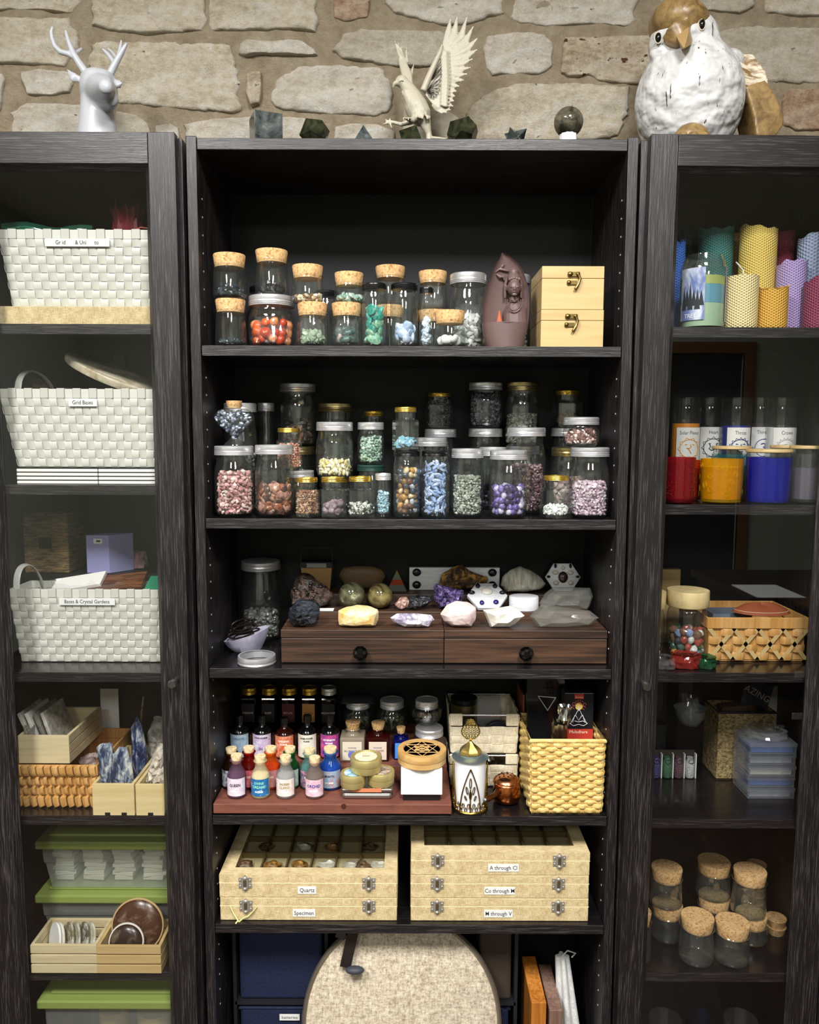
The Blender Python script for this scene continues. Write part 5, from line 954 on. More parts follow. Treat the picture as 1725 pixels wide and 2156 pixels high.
vial(499, 1586, 1678, P1 + E, Yf, 'corked bottle of plum incense with a white label, front left', (.75, .62, .72), '7d5c74', ('d8c4d8', 'efe6ee', '8c6a90'), [('QUEEN', .62, .0075, '2b2530'), ('INCENSE', .26, .0045, 'f6f2f6')], fillc='5f4760')
vial(549, 1588, 1678, P1 + E, Yf, 'corked bottle of cream incense with a blue label lettered in mint green', (.97, .96, .9), 'e8dcb8', ('1d5a94', '2f7cb4', 'e9eef4'), [('DIVINE', .76, .0070, '8fe0c8'), ('DREAMS', .54, .0078, '8fe0c8'), ('INCENSE', .26, .0045, 'ffffff')], fillc='e2d3a4')
vial(602, 1588, 1680, P1 + E, Yf, 'corked bottle of grey incense with a pink and teal label', (.92, .93, .93), 'b8b6b4', ('e8d0cc', 'f3eee8', '33566e'), [('SACRED', .72, .0060, 'a08a50'), ('CLARO', .52, .0070, 'b09a5c'), ('INCENSE', .24, .0045, 'ffffff')], fillc='a5a4a2')
vial(663, 1590, 1679, P1 + E, Yf, 'corked bottle with a pink label, right end of the front row', (.9, .86, .84), 'a08a84', ('d9a3b8', 'f0d8e2', '4a2a38'), [('ORCHID', .62, .0080, '2a3a8c'), ('INCENSE', .34, .0048, 'ffffff')], fillc='5c564e')
vial(488, 1572, 1655, P1 + E, Yb_, 'dark amber corked bottle at the left end of the second row', (.35, .2, .1), '2c1608', ('2b3060', 'dfe2ea', '16203c'), [('VI', .3, .006, 'e8e8ea')], fillc='2a180c', group='corked incense bottles behind')
vial(525, 1570, 1655, P1 + E, Yb_, 'deep red corked bottle in the second row', (.6, .05, .05), '7a0d0d', ('a33a44', 'd97a80', '7a2028'), [('ROSE', .6, .006, 'f3c9c4')], fillc='6a0c0c', group='corked incense bottles behind')
vial(571, 1570, 1655, P1 + E, Yb_, 'bright orange corked bottle in the second row', (.95, .45, .15), 'd8571a', ('a86a78', 'c98a80', '50304a'), [('AMBER', .6, .006, 'f0d0b0')], fillc='d2541a', group='corked incense bottles behind')
vial(611, 1570, 1655, P1 + E, Yb_, 'green corked bottle in the second row', (.1, .5, .2), '0d5a26', ('c9d8d4', '8fae9c', '22402e'), [('PINE', .6, .006, '1c3a24')], fillc='0c4a20', group='corked incense bottles behind')
vial(652, 1573, 1657, P1 + E, Yb_, 'pale teal corked bottle in the second row', (.7, .85, .82), '6d9a98', ('c99aa8', '3a3a5c', '8fb0b0'), [('MOON', .6, .006, 'f0f0f4')], fillc='5b8286', group='corked incense bottles behind')
vial(696, 1570, 1658, P1 + E, Yb_, 'bright blue corked bottle at the right end of the second row', (.3, .5, .9), '2a62b4', ('8fb8d8', 'b08a84', 'a0504a'), [('BREATH', .7, .006, '3a2a30'), ('INCENSE', .3, .0046, 'ffffff')], fillc='2458a8', group='corked incense bottles behind', w=46)
def drop_bottle(px, yt, label, glassc, lab, words, w=40):
    Y = 1.585; pm = PM(Y, P2 + .03); R = w / 2 / pm; H = ZP(yt, Y) - P2; r = root('oil_bottle', label, 'bottle', (XP(px, Y, P2 + .03), Y, P2 + E), group='dark labelled bottles in the third row')
    part('glass_body', MB().lathe([(0, 0), (.95 * R, 0), (R, .003), (R, H * .60), (.9 * R, H * .66), (.5 * R, H * .73), (.36 * R, H * .78), (.36 * R, H * .86)], 32), M('dark_glass_' + glassc, glassc, .06, coat=.5), r, 60)
    part('cap', MB().lathe([(.42 * R, H * .84), (.44 * R, H * .93), (.40 * R, H), (0, H)], 24, flute=.03), m_black, r, 30); print_label(r, R + .0004, H * .06, H * .60, lab, words, 1.2)
drop_bottle(506, 1507, 'dark bottle with a pale blue face label, first in its row', '0c0b0c', ('8fa8bc', 'b4c8d8', '40607c'), [('HYPNOTIC', .82, .006, '5a7ca0')])
drop_bottle(553, 1507, 'dark bottle with a violet label showing an eye', '0c0b0c', ('b8a0c8', 'e0d8e4', '5a3a78'), [('FLYING INCENSE', .86, .0042, '3a2440'), ('(o)', .4, .008, '1c2850')])
drop_bottle(600, 1512, 'dark red bottle with an orange label', '2a0c08', ('d0552a', 'e8a080', '8a2a18'), [('OPENING', .76, .0062, 'fff0e4'), ('INCENSE', .62, .0045, 'fff0e4')])
drop_bottle(648, 1507, 'dark bottle with a cream label and purple flower', '0c0b0c', ('e0dcc8', 'f0ece0', '6a3a70'), [('INNER POWER', .84, .0046, '4a4438'), ('INCENSE', .72, .0036, '4a4438')])
drop_bottle(695, 1507, 'dark bottle with a magenta label', '0c0b0c', ('7a3a94', 'd0508c', 'e88aa8'), [('ASCENSION', .78, .0054, 'ffffff'), ('INCENSE', .64, .0044, 'ffffff'), ('A', .25, .011, 'f6e6ea')])
def square_bottle(x0, x1, yt, label, tint, dye, lab, words, Y=1.583):
    pm = PM(Y, P2 + .03); w_ = (x1 - x0) / pm; H = ZP(yt, Y) - P2; r = root('square_bottle', label, 'bottle', (XP((x0 + x1) / 2, Y, P2 + .03), Y, P2 + E), group='square corked bottles'); bh = H * .66
    part('glass_body', MB().bb(-w_ / 2, w_ / 2, -w_ / 2, w_ / 2, 0, bh), GLASS('sq_' + dye, tint, .08, .5, .03, (dye, .6)), r, bevel=.003); part('glass_neck', MB().lathe([(w_ * .33, bh), (w_ * .24, bh + H * .06), (w_ * .24, bh + H * .12), (w_ * .29, bh + H * .14), (w_ * .27, bh + H * .16)], 24, cap=False), GLASS('sq_' + dye), r, 50)
    part('cork_stopper', MB().lathe([(w_ * .22, bh + H * .10), (w_ * .31, H - .001), (w_ * .30, H), (0, H)], 24), m_cork, r, 40)
    if lab: slab_text(r, words[0], 0, -w_ / 2 - .0009, bh * .47, w_ * .78, bh * .76, .0058, M('label_' + lab, lab, .8)); lettering(words[1], .0042, r, (0, -w_ / 2 - .0016, bh * .60), M('faded_ink', '5a4a60', .8)); part('emblem', MB().lathe([(w_ * .17, 0), (w_ * .17, .0004), (w_ * .10, .0008), (0, .0008)], 12, (0, -w_ / 2 - .0013, bh * .32), R=rot(PI / 2)), M('emblem_' + words[2], words[2], .7), r)
square_bottle(718, 769, 1520, 'square clear bottle with a cream label and blue emblem', (.9, .88, .82), 'a89a86', 'd9cdb8', ('BLUE LOTUS', 'INCENSE', '6a70b8'))
square_bottle(773, 820, 1521, 'square dark red bottle with a cream label, beside the blue one', (.3, .06, .05), '3a0e0c', 'd9c8b8', ('AL CAMPI', 'INCENSE', 'b07a74'))
square_bottle(829, 860, 1531, 'small square dark blue bottle behind the bamboo lid', (.08, .1, .5), '0c1460', '4a8ad0', ('', '', '8ac0f0'))
Yk = 1.655
for i, (px, lid_, l, c, w_) in enumerate(((526, 'gold', 'gold-capped square jar with a near-black label, far left back row', '1a1014', 'DREAMS'), (568, 'gold', 'gold-capped square jar with a black label, second in the back row', '0c0c10', 'SLEEP'), (610, 'gold', 'gold-capped jar with a dark red label in the back row', '4a0f14', 'RITUAL'), (652, 'gold', 'gold-capped jar with a tan orange label in the back row', 'a8743c', 'DESIRE'), (693, 'silver', 'silver-capped jar with a black label in the back row', '0c0c10', 'MIDNIGHT'))):
    H = ZP(1444, Yk + .012) - P3; r = root('spice_jar', l, 'jar', (XP(px, Yk, P3 + .03), Yk, P3 + E), group='capped square jars in the back row'); hw2 = .0175
    part('glass_body', MB().bb(-hw2, hw2, -.017, .017, 0, H * .80), GLASS('dark_glass_box', (.5, .45, .4), .07, .5, .03, ('14100e', .5)), r, bevel=.004); part('lid', lid_mb(.0165, .014, H - .014), LIDS[lid_], r, 30); slab_text(r, w_, 0, -.0178, H * .46, .027, H * .42, .0062, M('label_' + c, c, .7), ink=M('dark_rust_ink', '4a2a20', .5) if c == 'a8743c' else M('label_light_ink', 'c9b8a8', .7))
rb1 = jar('ribbed', 722, 786, 1463, P3 + E, 1.655, 'ribbed glass jar with a card on its lid, back row left', th=.012); rb2 = jar('ribbed', 793, 858, 1463, P3 + E, 1.655, 'ribbed glass jar in the back row, middle'); rb3 = jar('ribbed', 866, 942, 1518, P2 + E, 1.583, 'ribbed glass jar behind the bamboo lid, under another'); rb4 = jar('ribbed', 868, 930, 1463, rb3['top'] + E, 1.61, 'ribbed glass jar stacked highest near the cream baskets')
for j_, n_, l_ in ((rb1, ('4a4a3a', '6a6a52'), 'olive herb pieces in the ribbed jar at left'), (rb2, ('3c4230', '5a6044'), 'dark herb pieces in the middle ribbed jar'), (rb4, ('2c1c18', '463028'), 'dark pieces in the topmost ribbed jar')): fill(j_, .8, .006, n_, 'herb_pieces', l_, 'herbs')
solo('grey_card', MB().bb(-.033, .033, -.025, .025, 0, .0008), M('grey_card', '3a3a3c', .7), 'grey card lying on the left ribbed jar lid', 'card', (rb1['x'], 1.65, rb1['top'] + .0006))
m_tin = M('pale_gold_tin', 'd0c080', .35, .55); m_tinS = M('silver_tin', 'b4b2ae', .35, 1)
r = root('silver_tin', 'flat silver tin under the three gold tins', 'tin', (XP(775, 1.49, P1), 1.49, P1 + E)); hw2 = 53 / PM(1.47, P1); part('tin_body', MB().bb(-hw2, hw2, -.03, .03, 0, .014), m_tinS, r, bevel=.006); part('tin_lid', MB().bb(-hw2 - .0006, hw2 + .0006, -.0306, .0306, .0145, .0225), m_tinS, r, bevel=.003); part('label', MB().bb(-.028, .028, -.032, -.0308, .016, .023), M('orange_label', 'd9835c', .6), r)
def tin(px, w_, Y, z, h, label, top, topc, word):
    R_ = w_ / 2 / PM(Y, z); r = root('round_tin', label, 'tin', (XP(px, Y, z), Y, z), group='round pale gold tins'); part('tin_body', MB().lathe([(R_ * .95, 0), (R_ * .97, .001), (R_ * .97, h * .5)], 48), m_tin, r, 40); part('tin_lid', MB().lathe([(R_ * .99, h * .5), (R_, h * .53), (R_, h * .9), (R_ * .96, h), (R_ * .88, h), (R_ * .86, h - .0015), (0, h - .0015)], 48), m_tin, r, 35)
    l = part('label', MB().lathe([(R_ * .72, h - .0012), (R_ * .72, h - .0006), (0, h - .0006)], 12), mineral(top, *topc, (60, 60, 60), .6, .4, .6, 0), r); t = lettering(word, .006, l, (0, 0, h - .0002), M('faded_ink', '5a4a60', .8), R=(-PI / 2, 0, 0)); return z + h
zt = P1 + E + .0225 + E; t1 = tin(744, 54, 1.475, zt, .026, 'round gold tin with a pale blue label, lower left of the stack', 'tin_blue', ('6aa8c8', 'cfe6ee'), ''); tin(802, 58, 1.485, zt, .026, 'round gold tin with a brown lettered label, lower right of the stack', 'tin_brown', ('8a7060', 'd8c8b4'), 'AMBER'); tin(771, 67, 1.485, t1 + E, .028, 'round gold tin with a cream label crowning the stack', 'tin_cream', ('e0d4ae', 'f2ead0'), 'SOAP')
Yx = 1.456; wx = 87 / PM(Yx, P1); xx = XP(888, Yx, P1 + .03); r = root('white_box', 'white card box on a black base under the bamboo lid', 'box', (xx, Yx, P1 + E)); part('base', MB().bb(-wx * .45, wx * .45, .002, .078, 0, .0115), m_black, r); part('sleeve', MB().bb(-wx / 2, wx / 2, 0, .08, .012, .062), M('white_card', 'f4f4f2', .5), r, bevel=.001)
zt = P1 + E + .0625; Rb = 51.5 / PM(1.49, zt); m_bam = WOOD('bamboo', 'c79a5a', 'e2bf84', 'X', 90, 6, .4, .65, .4, .1); r = root('bamboo_burner', 'round bamboo incense holder with a cut-out star lid on the white box', 'incense holder', (xx + .001, 1.494, zt))
part('bowl', MB().lathe([(Rb * .93, 0), (Rb * .985, .003), (Rb * .985, .0125)], 56), m_bam, r, 40); part('lid', MB().lathe([(Rb * .99, .0132), (Rb, .0145), (Rb, .0265), (Rb * .985, .028), (Rb * .77, .028), (Rb * .76, .0255), (0, .0255)], 56), m_bam, r, 35); part('recess', MB().lathe([(Rb * .75, .0257), (0, .0257)], 48), M('dark_recess', '2a1f16', .8), r)
st = MB(); hh = .0268
def bar(p, q_, w_=.0009): st.tube([(p[0] * Rb * .75, p[1] * Rb * .75, hh), (q_[0] * Rb * .75, q_[1] * Rb * .75, hh)], w_, 4)
for o_ in (PI / 2, -PI / 2):
    T = [(math.cos(o_ + k * 2 * PI / 3), math.sin(o_ + k * 2 * PI / 3)) for k in range(3)]
    for k in range(3): bar(T[k], T[(k + 1) % 3]); bar((T[k][0] * .5, T[k][1] * .5), (0, 0))
    for k in range(3): t2 = [(x * .5, y * .5) for x, y in T]; bar(t2[k], t2[(k + 1) % 3])
part('lattice', st, m_bam, r)
# white and gold incense tower
Yw = 1.479; xw = XP(990, Yw, a + .05); r = root('incense_tower', 'white ceramic incense tower with gold filigree and leaf finial', 'incense holder', (xw, Yw, a)); R_ = 36 / PM(Yw, a + .05); H = ZP(1609, Yw - R_) - a; m_gild = M('gilt_metal', 'a8863c', .25, 1, bump=((500, 500, 500), .3, .001))
part('ceramic_body', MB().lathe([(R_ * .92, 0), (R_ * .92, H), (R_ * .85, H), (0, H)], 48), m_white, r, 40); part('foot_ring', MB().lathe([(R_ * 1.02, 0), (R_ * 1.06, .002), (R_ * 1.02, .004), (R_ * .96, .004)], 48, cap=False), m_gild, r, 40)
def onR(ang, z, k=1.0): return Vector((R_ * k * math.cos(ang - PI / 2), R_ * k * math.sin(ang - PI / 2), z))
fg = MB()
for c in range(4):
    A0 = c * PI / 2 - .05
    for s in (-1, 1): fg.tube([onR(A0 + s * .62 * (1 - (t / 10) ** 1.8), .004 + t / 10 * H * .86) for t in range(11)], .0013, 6)
    for (dx, z0, l_, w2, ang) in ((0, .52, .2, .1, 0), (-.15, .40, .17, .1, .5), (.15, .40, .17, .1, -.5), (-.22, .28, .14, .1, .9), (.22, .28, .14, .1, -.9), (0, .30, .16, .1, 0)):
        pts = []
        for k in range(14): t = 2 * PI * k / 14; ex, ez = w2 * .6 * math.sin(t), l_ * .5 * (1 - math.cos(t)); x_ = dx + ex * math.cos(ang) - ez * math.sin(ang) * 1.0; z_ = z0 * H + (ex * math.sin(ang) * .1 + ez * math.cos(ang)) * H; pts.append(onR(A0 + x_, z_))
        fg.tube(pts, .0009, 5, closed=True)
    fg.tube([onR(A0, .004), onR(A0, H * .5)], .0014, 6)
for k in range(40): A0 = k * 2 * PI / 40; fg.tube([onR(A0 + .07 * math.cos(t * PI / 4), .009 + .0045 * math.sin(t * PI / 4) + (.008 if k % 2 else 0)) for t in range(8)], .0009, 5, closed=True)
part('filigree', fg, m_gild, r, 60)
part('lid', MB().lathe([(R_ * 1.02, H + .0005), (R_ * 1.08, H + .002), (R_ * .95, H + .004), (R_ * .68, H + .0065), (R_ * .66, H + .009), (0, H + .009)], 40), M('silver_blue_enamel', '9fb0b4', .25, .8), r, 50)
part('gilt_dome', MB().lathe([(R_ * .64, H + .0095), (R_ * .62, H + .013), (R_ * .54, H + .018), (R_ * .38, H + .023), (R_ * .2, H + .028), (R_ * .08, H + .033), (R_ * .09, H + .036)], 14, flute=.06), M('bright_gilt', 'd8c070', .2, 1, bump=((700, 700, 700), .5, .001)), r, 20)
zf = H + .036; zF = ZP(1512, Yw) - a; hf = zF - zf; ff = MB()
def leafw(t): return .0205 * math.sin(PI * min(1, t * 1.02)) ** .7 * (1.25 - t * .85)
for s in (-1, 1): ff.tube([(s * leafw(t / 12), 0, zf + hf * t / 12) for t in range(13)], .0011, 6)
for i in range(9):
    for j_ in range(-2, 3):
        t = (i + .8) / 10; w2 = leafw(t); cx_ = j_ * w2 / 2.6; 
        if abs(cx_) < w2: ff.tube([(cx_ + .0024 * math.cos(k * PI / 4), 0, zf + hf * t + .0028 * math.sin(k * PI / 4)) for k in range(8)], .0008, 5, closed=True)
part('leaf_finial', ff, M('bright_gilt'  , 'd8c070'), r, 60)
# copper pot with handle
Yc = 1.503; xc_ = XP(1067, Yc, a + .03); m_cop = M('copper', 'c4703c', .2, 1, bump=((130, 130, 130), .25, .002)); r = root('copper_burner', 'small copper charcoal pot with pierced lid and side handle', 'incense burner', (xc_, Yc, a)); H = ZP(1622, Yc + .02) - a
part('pot', MB().lathe([(0, .0005), (.020, .0005), (.026, .005), (.028, .016), (.0265, .030), (.0235, H * .70)], 40), m_cop, r, 50); part('lid', MB().lathe([(.0262, H * .70), (.0275, H * .73), (.0262, H * .77), (.0268, H * .80), (.0255, H * .86), (.018, H * .96), (.008, H), (0, H)], 40), M('rose_copper', 'd08a60', .22, 1), r, 40)
hm = MB()
for rr, n_ in ((.016, 9), (.0075, 5)):
    for k in range(n_): g_ = 2 * PI * k / n_; hm.lathe([(.0019, 0), (.0019, .0010), (0, .0010)], 8, (rr * math.cos(g_), rr * math.sin(g_), H * (.963 if rr > .01 else .995)))
part('pierced_holes', hm, M('burner_hole', '140a06', .9), r); part('handle', MB().tube([(-.018, -.016, H * .55), (-.028, -.034, H * .52), (-.043, -.048, H * .50), (-.047, -.051, H * .50)], [.006, .0052, .0058, .004], 14), M('brown_metal', '6b3c20', .25, .8), r, 50); part('handle_tip', MB().ell((-.0475, -.0515, H * .50), (.0042, .0042, .0042)), m_steel, r, 60); part('latch', MB().box((-.019, -.017, H * .74), (.012, .005, .008), rot(0, 0, .7)), M('rose_copper', 'd08a60'), r)
# two cream strap baskets
m_str = LINEN('cream_webbing', 'c4b494', 'f0e6cc', 1500); Yq = 1.565; xq = XP(1019, Yq, a + .06); wq = 144 / PM(Yq, a + .08)
zq = a
for n_, (yt, lab) in enumerate(((1589, 'cream webbing basket with a metal rim, lower of two'), (1504, 'cream webbing basket with a metal rim, upper of two, holding tins'))):
    H = ZP(yt, Yq) - zq; r = root('strap_basket', lab, 'basket', (xq, Yq, zq), group='cream webbing baskets'); hw2, hb2, dp = wq / 2, wq / 2 * .94, .132; B = [(-hb2, .004), (hb2, .004), (hb2, dp - .004), (-hb2, dp - .004)]; Tt = [(-hw2, 0), (hw2, 0), (hw2, dp), (-hw2, dp)]
    for k in range(4): k2 = (k + 1) % 4; weave(r, (*B[k], .002), (*B[k2], .002), (*Tt[k2], H * (.72 if k == 0 else 1) - .002), (*Tt[k], H * (.72 if k == 0 else 1) - .002), 5, 3 if k == 0 else 4, m_str, amp=.0012, th=.0016, split=(k == 0), fill_=.99)
    for s in (-1, 1): part('rim_loop', MB().bb(min(s * hw2, s * (hw2 - .026)), max(s * hw2, s * (hw2 - .026)), -.0035, .003, H * .72, H + .002), m_str, r, bevel=.002)
    part('rim_rod', MB().tube([(-hw2, 0, H - .002), (hw2, 0, H - .002), (hw2, dp, H - .002), (-hw2, dp, H - .002)], .0022, 8, closed=True), m_steel, r, 50); part('base', MB().bb(-hb2, hb2, .004, dp - .004, .0002, .0022), m_str, r); zq += H + .002
    if n_ == 0: bag('foil_pouch', 'crumpled foil pouch inside the lower cream basket', xq + .012, Yq + .05, zq - H + .001, .02, .02, H * .8, mat=M('foil', 'c8c8ca', .2, 1), seed=8)
zin = zq - H + .0025
for s, l_ in ((-1, 'round tin standing on edge at the left inside the upper cream basket'), (1, 'round tin standing on edge at the right inside the upper cream basket')): solo('round_tin', MB().lathe([(.028, 0), (.029, .003), (.029, .018), (.0275, .0195), (.026, .0185), (.024, .0185), (.0235, .0195), (0, .0195)], 40, R=rot(PI / 2)), M('dark_tin', '4b4858', .3, .8), l_, 'tin', (xq + s * .030, Yq + .034, zin + .0292), 'dark tins on edge in the cream basket', smooth=35)
r = root('brass_tin', 'brass round tin with a black lid in the upper cream basket', 'tin', (xq - .036, Yq + .092, zin + .001)); part('stack', MB().lathe([(.027, 0), (.028, .001), (.028, .055), (.0285, .0555), (.0285, .072)], 40), m_brass_lid, r, 35); part('lid', MB().lathe([(.0288, .0725), (.0288, .084), (.026, .085), (0, .085)], 40), m_black, r, 35)
solo('folded_leaflet', MB().box((0, 0, .04), (.05, .0015, .08), rot(-.3, 0, .05)), M('grey_paper', '8f8d88'), 'grey printed leaflet behind the brass tin in the basket', 'paper', (xq + .018, Yq + .095, zin + .004)); solo('metal_clip', MB().tube([(-.006, 0, 0), (-.004, 0, .03), (.004, .004, .034), (.008, .004, .004)], .0025, 8), m_steel, 'bent metal clip standing in the upper cream basket', 'clip', (xq + .046, Yq + .075, zin + .04 * 0 + .004), smooth=50)
# yellow woven basket with packets
m_rat = mineral('yellow_paper_cord', 'c8a04c', 'f0d48c', (40, 40, 200), .6, .35, .6, .6, .002); m_rat2 = mineral('tan_stake', 'b98f48', 'd8b46c', (200, 200, 20), .6, .35, .6, .3, .001)
Yg = 1.4475; xl, xr = XP(1115, Yg, a), XP(1269, Yg, a); xg = (xl + xr) / 2; hw2 = (xr - xl) / 2; H = ZP(1557, Yg) - a; dp = .14; r = root('woven_basket', 'yellow woven paper-cord basket at the right end of the fourth shelf', 'basket', (xg, Yg, a))
B = [(-hw2 * .95, .003), (hw2 * .98, .003), (hw2 * .98, dp), (-hw2 * .95, dp)]; Tt = [(-hw2, 0), (hw2, 0), (hw2, dp), (-hw2, dp)]
def basket_side(k, nu, nv, split):
    k2 = (k + 1) % 4; A_, B_, C_, D_ = (Vector((*B[k], .004)), Vector((*B[k2], .004)), Vector((*Tt[k2], H - .006)), Vector((*Tt[k], H - .006))); P = lambda u, v: (A_ * (1 - u) + B_ * u) * (1 - v) + (D_ * (1 - u) + C_ * u) * v; nrm = (B_ - A_).cross(D_ - A_).normalized(); joined = MB()
    for i in range(nu):
        mb = MB() if split else joined; ribbon(mb, [P((i + .5) / nu, j_ / 20) for j_ in range(21)], nrm, (B_ - A_).normalized(), .0075, .0012)
        if split: part('stake', mb, m_rat2, r)
    for j_ in range(nv):
        mb = MB() if split else joined; v = (j_ + .5) / nv; pts = []; rs = []
        for i in range(nu):
            s = 1 if (i + j_) % 2 else -1
            for f_, kk in ((.1, .0), (.3, .9), (.5, 1), (.7, .9), (.9, 0)): pts.append(P((i + f_) / nu, v) + nrm * (.0005 + .0028 * s * kk)); rs.append(.0026)
        mb.tube(pts, [H / nv * .56] * len(pts), 6, flat=.42, fd=tuple(nrm))
        if split: part('strand', mb, m_rat, r, 60)
    if not split: part('woven_side', joined, m_rat, r, 60, kind='stuff')
basket_side(0, 9, 17, True); basket_side(3, 7, 17, False); basket_side(1, 7, 17, False); basket_side(2, 9, 17, False)
part('rim', MB().tube([(x * 1.01, y, H - .002) for x, y in Tt], .0042, 10, closed=True), m_rat, r, 60); part('base', MB().bb(-hw2 * .94, hw2 * .94, .005, dp - .002, .0002, .003), m_rat2, r)
zi = a + .0035; m_pk = M('black_packet', '17181c', .3); Ypk = 1.515
r = root('incense_packet', 'black cone packet with meditating figure in the yellow basket', 'packet', (XP(1217, Ypk, zi + .1), Ypk, zi)); H2 = ZP(1458, Ypk) - zi; wp = 62 / PM(Ypk, zi + .15) / 2; part('packet_body', MB().bb(-wp, wp, 0, .03, 0, H2), m_pk, r, bevel=.001); part('red_band', MB().bb(-wp, wp, -.0006, 0, H2 * .30, H2 - 78 / PM(Ypk, zi + .15)), M('packet_red', 'b8382a', .5), r); part('brand_patch', MB().bb(-.009, .009, -.0007, 0, H2 - .012, H2 - .002), M('packet_red', 'b8382a'), r)
zf = H2 - .040; ln = MB(); ml = M('packet_line', 'e8e8ea', .6)
for P_ in ([(-.016, -.022), (-.012, -.014), (-.006, -.004), (-.003, .003), (0, .006), (.003, .003), (.006, -.004), (.012, -.014), (.016, -.022)], [(-.018, -.022), (-.010, -.027), (0, -.024), (.010, -.027), (.018, -.022), (.008, -.017), (0, -.019), (-.008, -.017)], [(-.006, -.006), (0, -.016), (.006, -.006)], [(-.008, -.005), (-.012, -.020)], [(.008, -.005), (.012, -.020)], [(0, .004), (-.0022, .010), (0, .013), (.0022, .010), (0, .004)]): ln.tube([(x, -.0009, zf + z) for x, z in P_], .0005, 4)
part('figure_line', ln, ml, r); part('sun_disc', MB().lathe([(.0075, 0), (.0075, .0004), (0, .0004)], 20, (0, -.0004, zf + .013), R=rot(PI / 2)), M('packet_yellow', 'e8c86a', .6), r); ar = MB()
for k in range(7): g_ = k * .5; ar.tube([((.010 + .003 * (k % 2)) * math.cos(g_) + .003 * math.cos(t), -.0007, zf + .010 + .012 * math.sin(g_) + .004 * math.sin(t)) for t in range(6)], .0009, 4)
part('flower_ornament', ar, M('packet_rust', '9a4a38', .6), r); lettering('Goloka', .0055, r, (0, -.0009, H2 - .0085), M('packet_cream', 'f0d8c0', .6)); lettering('Muladhara', .0088, r, (0, -.0009, H2 - 84 / PM(Ypk, zi + .15)), M('packet_cream', 'f0d8c0'))
r = root('wrapped_pack', 'black plastic-wrapped pack with a white triangle in the yellow basket', 'packet', (XP(1150, 1.556, zi + .1), 1.556, zi + .001)); H2 = ZP(1420, 1.562) - zi; part('packet_body', MB().box((0, .012, H2 / 2), (.078, .02, H2), rot(0, -.02, 0)), M('black_gloss', '16171a', .18, coat=.5), r, bevel=.001); zc = H2 - .056
part('triangle', MB().tube([(-.018, .0005, zc + .012), (.018, .0005, zc + .009), (.002, .0005, zc - .018)], .0014, 5, closed=True), ml, r); lettering('Alchemy', .014, r, (0, .001, H2 - .020), M('dark_rust_ink', '4a2a20', .5)); lettering('ARTS', .009, r, (0, .001, H2 - .032), M('dark_rust_ink', '4a2a20'))
bag('foil_parcel', 'crumpled silver foil parcel standing in the yellow basket', XP(1178, 1.478, zi + .1), 1.48, zi + .0006, .017, .013, ZP(1522, 1.478) - zi, mat=M('foil', 'c8c8ca', .2, 1), seed=5, crinkle=.4); bag('foil_twist', 'twisted foil knob above the silver parcel', XP(1188, 1.478, zi + .13), 1.48, ZP(1522, 1.478) + .001, .013, .012, .034, mat=M('foil', 'c8c8ca'), seed=11, crinkle=.5)
for k, (px, l) in enumerate(((1103, 'thin brown folder edge behind the yellow basket'), (1112, 'thin black folder beside the brown folder'))): solo('folder', MB().bb(-.002, .002, 0, .09, 0, .185), M('folder_%d' % k, ('8a4a2c', '141416')[k], .6), l, 'folder', (XP(px, 1.60, a + .15), 1.602, a))
# ================================================================ fifth shelf: linen boxes
m_lin = LINEN('natural_linen', 'b39a6c', 'e6d3a8', 1500); m_edge = M('linen_edge', 'efe0b4', .8); a = S5 + E; Yl = 1.4525; HB = .0475; m_nick = M('nickel_latch', 'c4beb4', .25, .65)
def latch(p, x, y, z):
    mb = MB().bb(-.0125, .0125, -.0022, 0, .002, .0105).bb(-.0125, .0125, -.0022, 0, -.0105, -.001)
    for sx in (-1, 1):
        for zz in (.006, -.006): mb.ell((sx * .0095, -.0025, zz), (.002, .0014, .002), n=8, m=5)
    mb.prism([(-.006, .011), (0, .0165), (.006, .011), (.006, -.010), (0, -.0165), (-.006, -.010)], -.0045, -.002).ell((0, -.0045, .011), (.005, .003, .0035), n=12, m=6).ell((0, -.0045, -.0105), (.004, .003, .003), n=12, m=6)
    l = part('latch', mb, m_nick, p, 40, loc=(x, y, z)); part('latch_inset', MB().bb(-.0032, .0032, -.0056, -.004, -.006, .0065), M('latch_brown', '6b5c48', .5, .6), l); return l  # inset plate in a browner metal than the latch
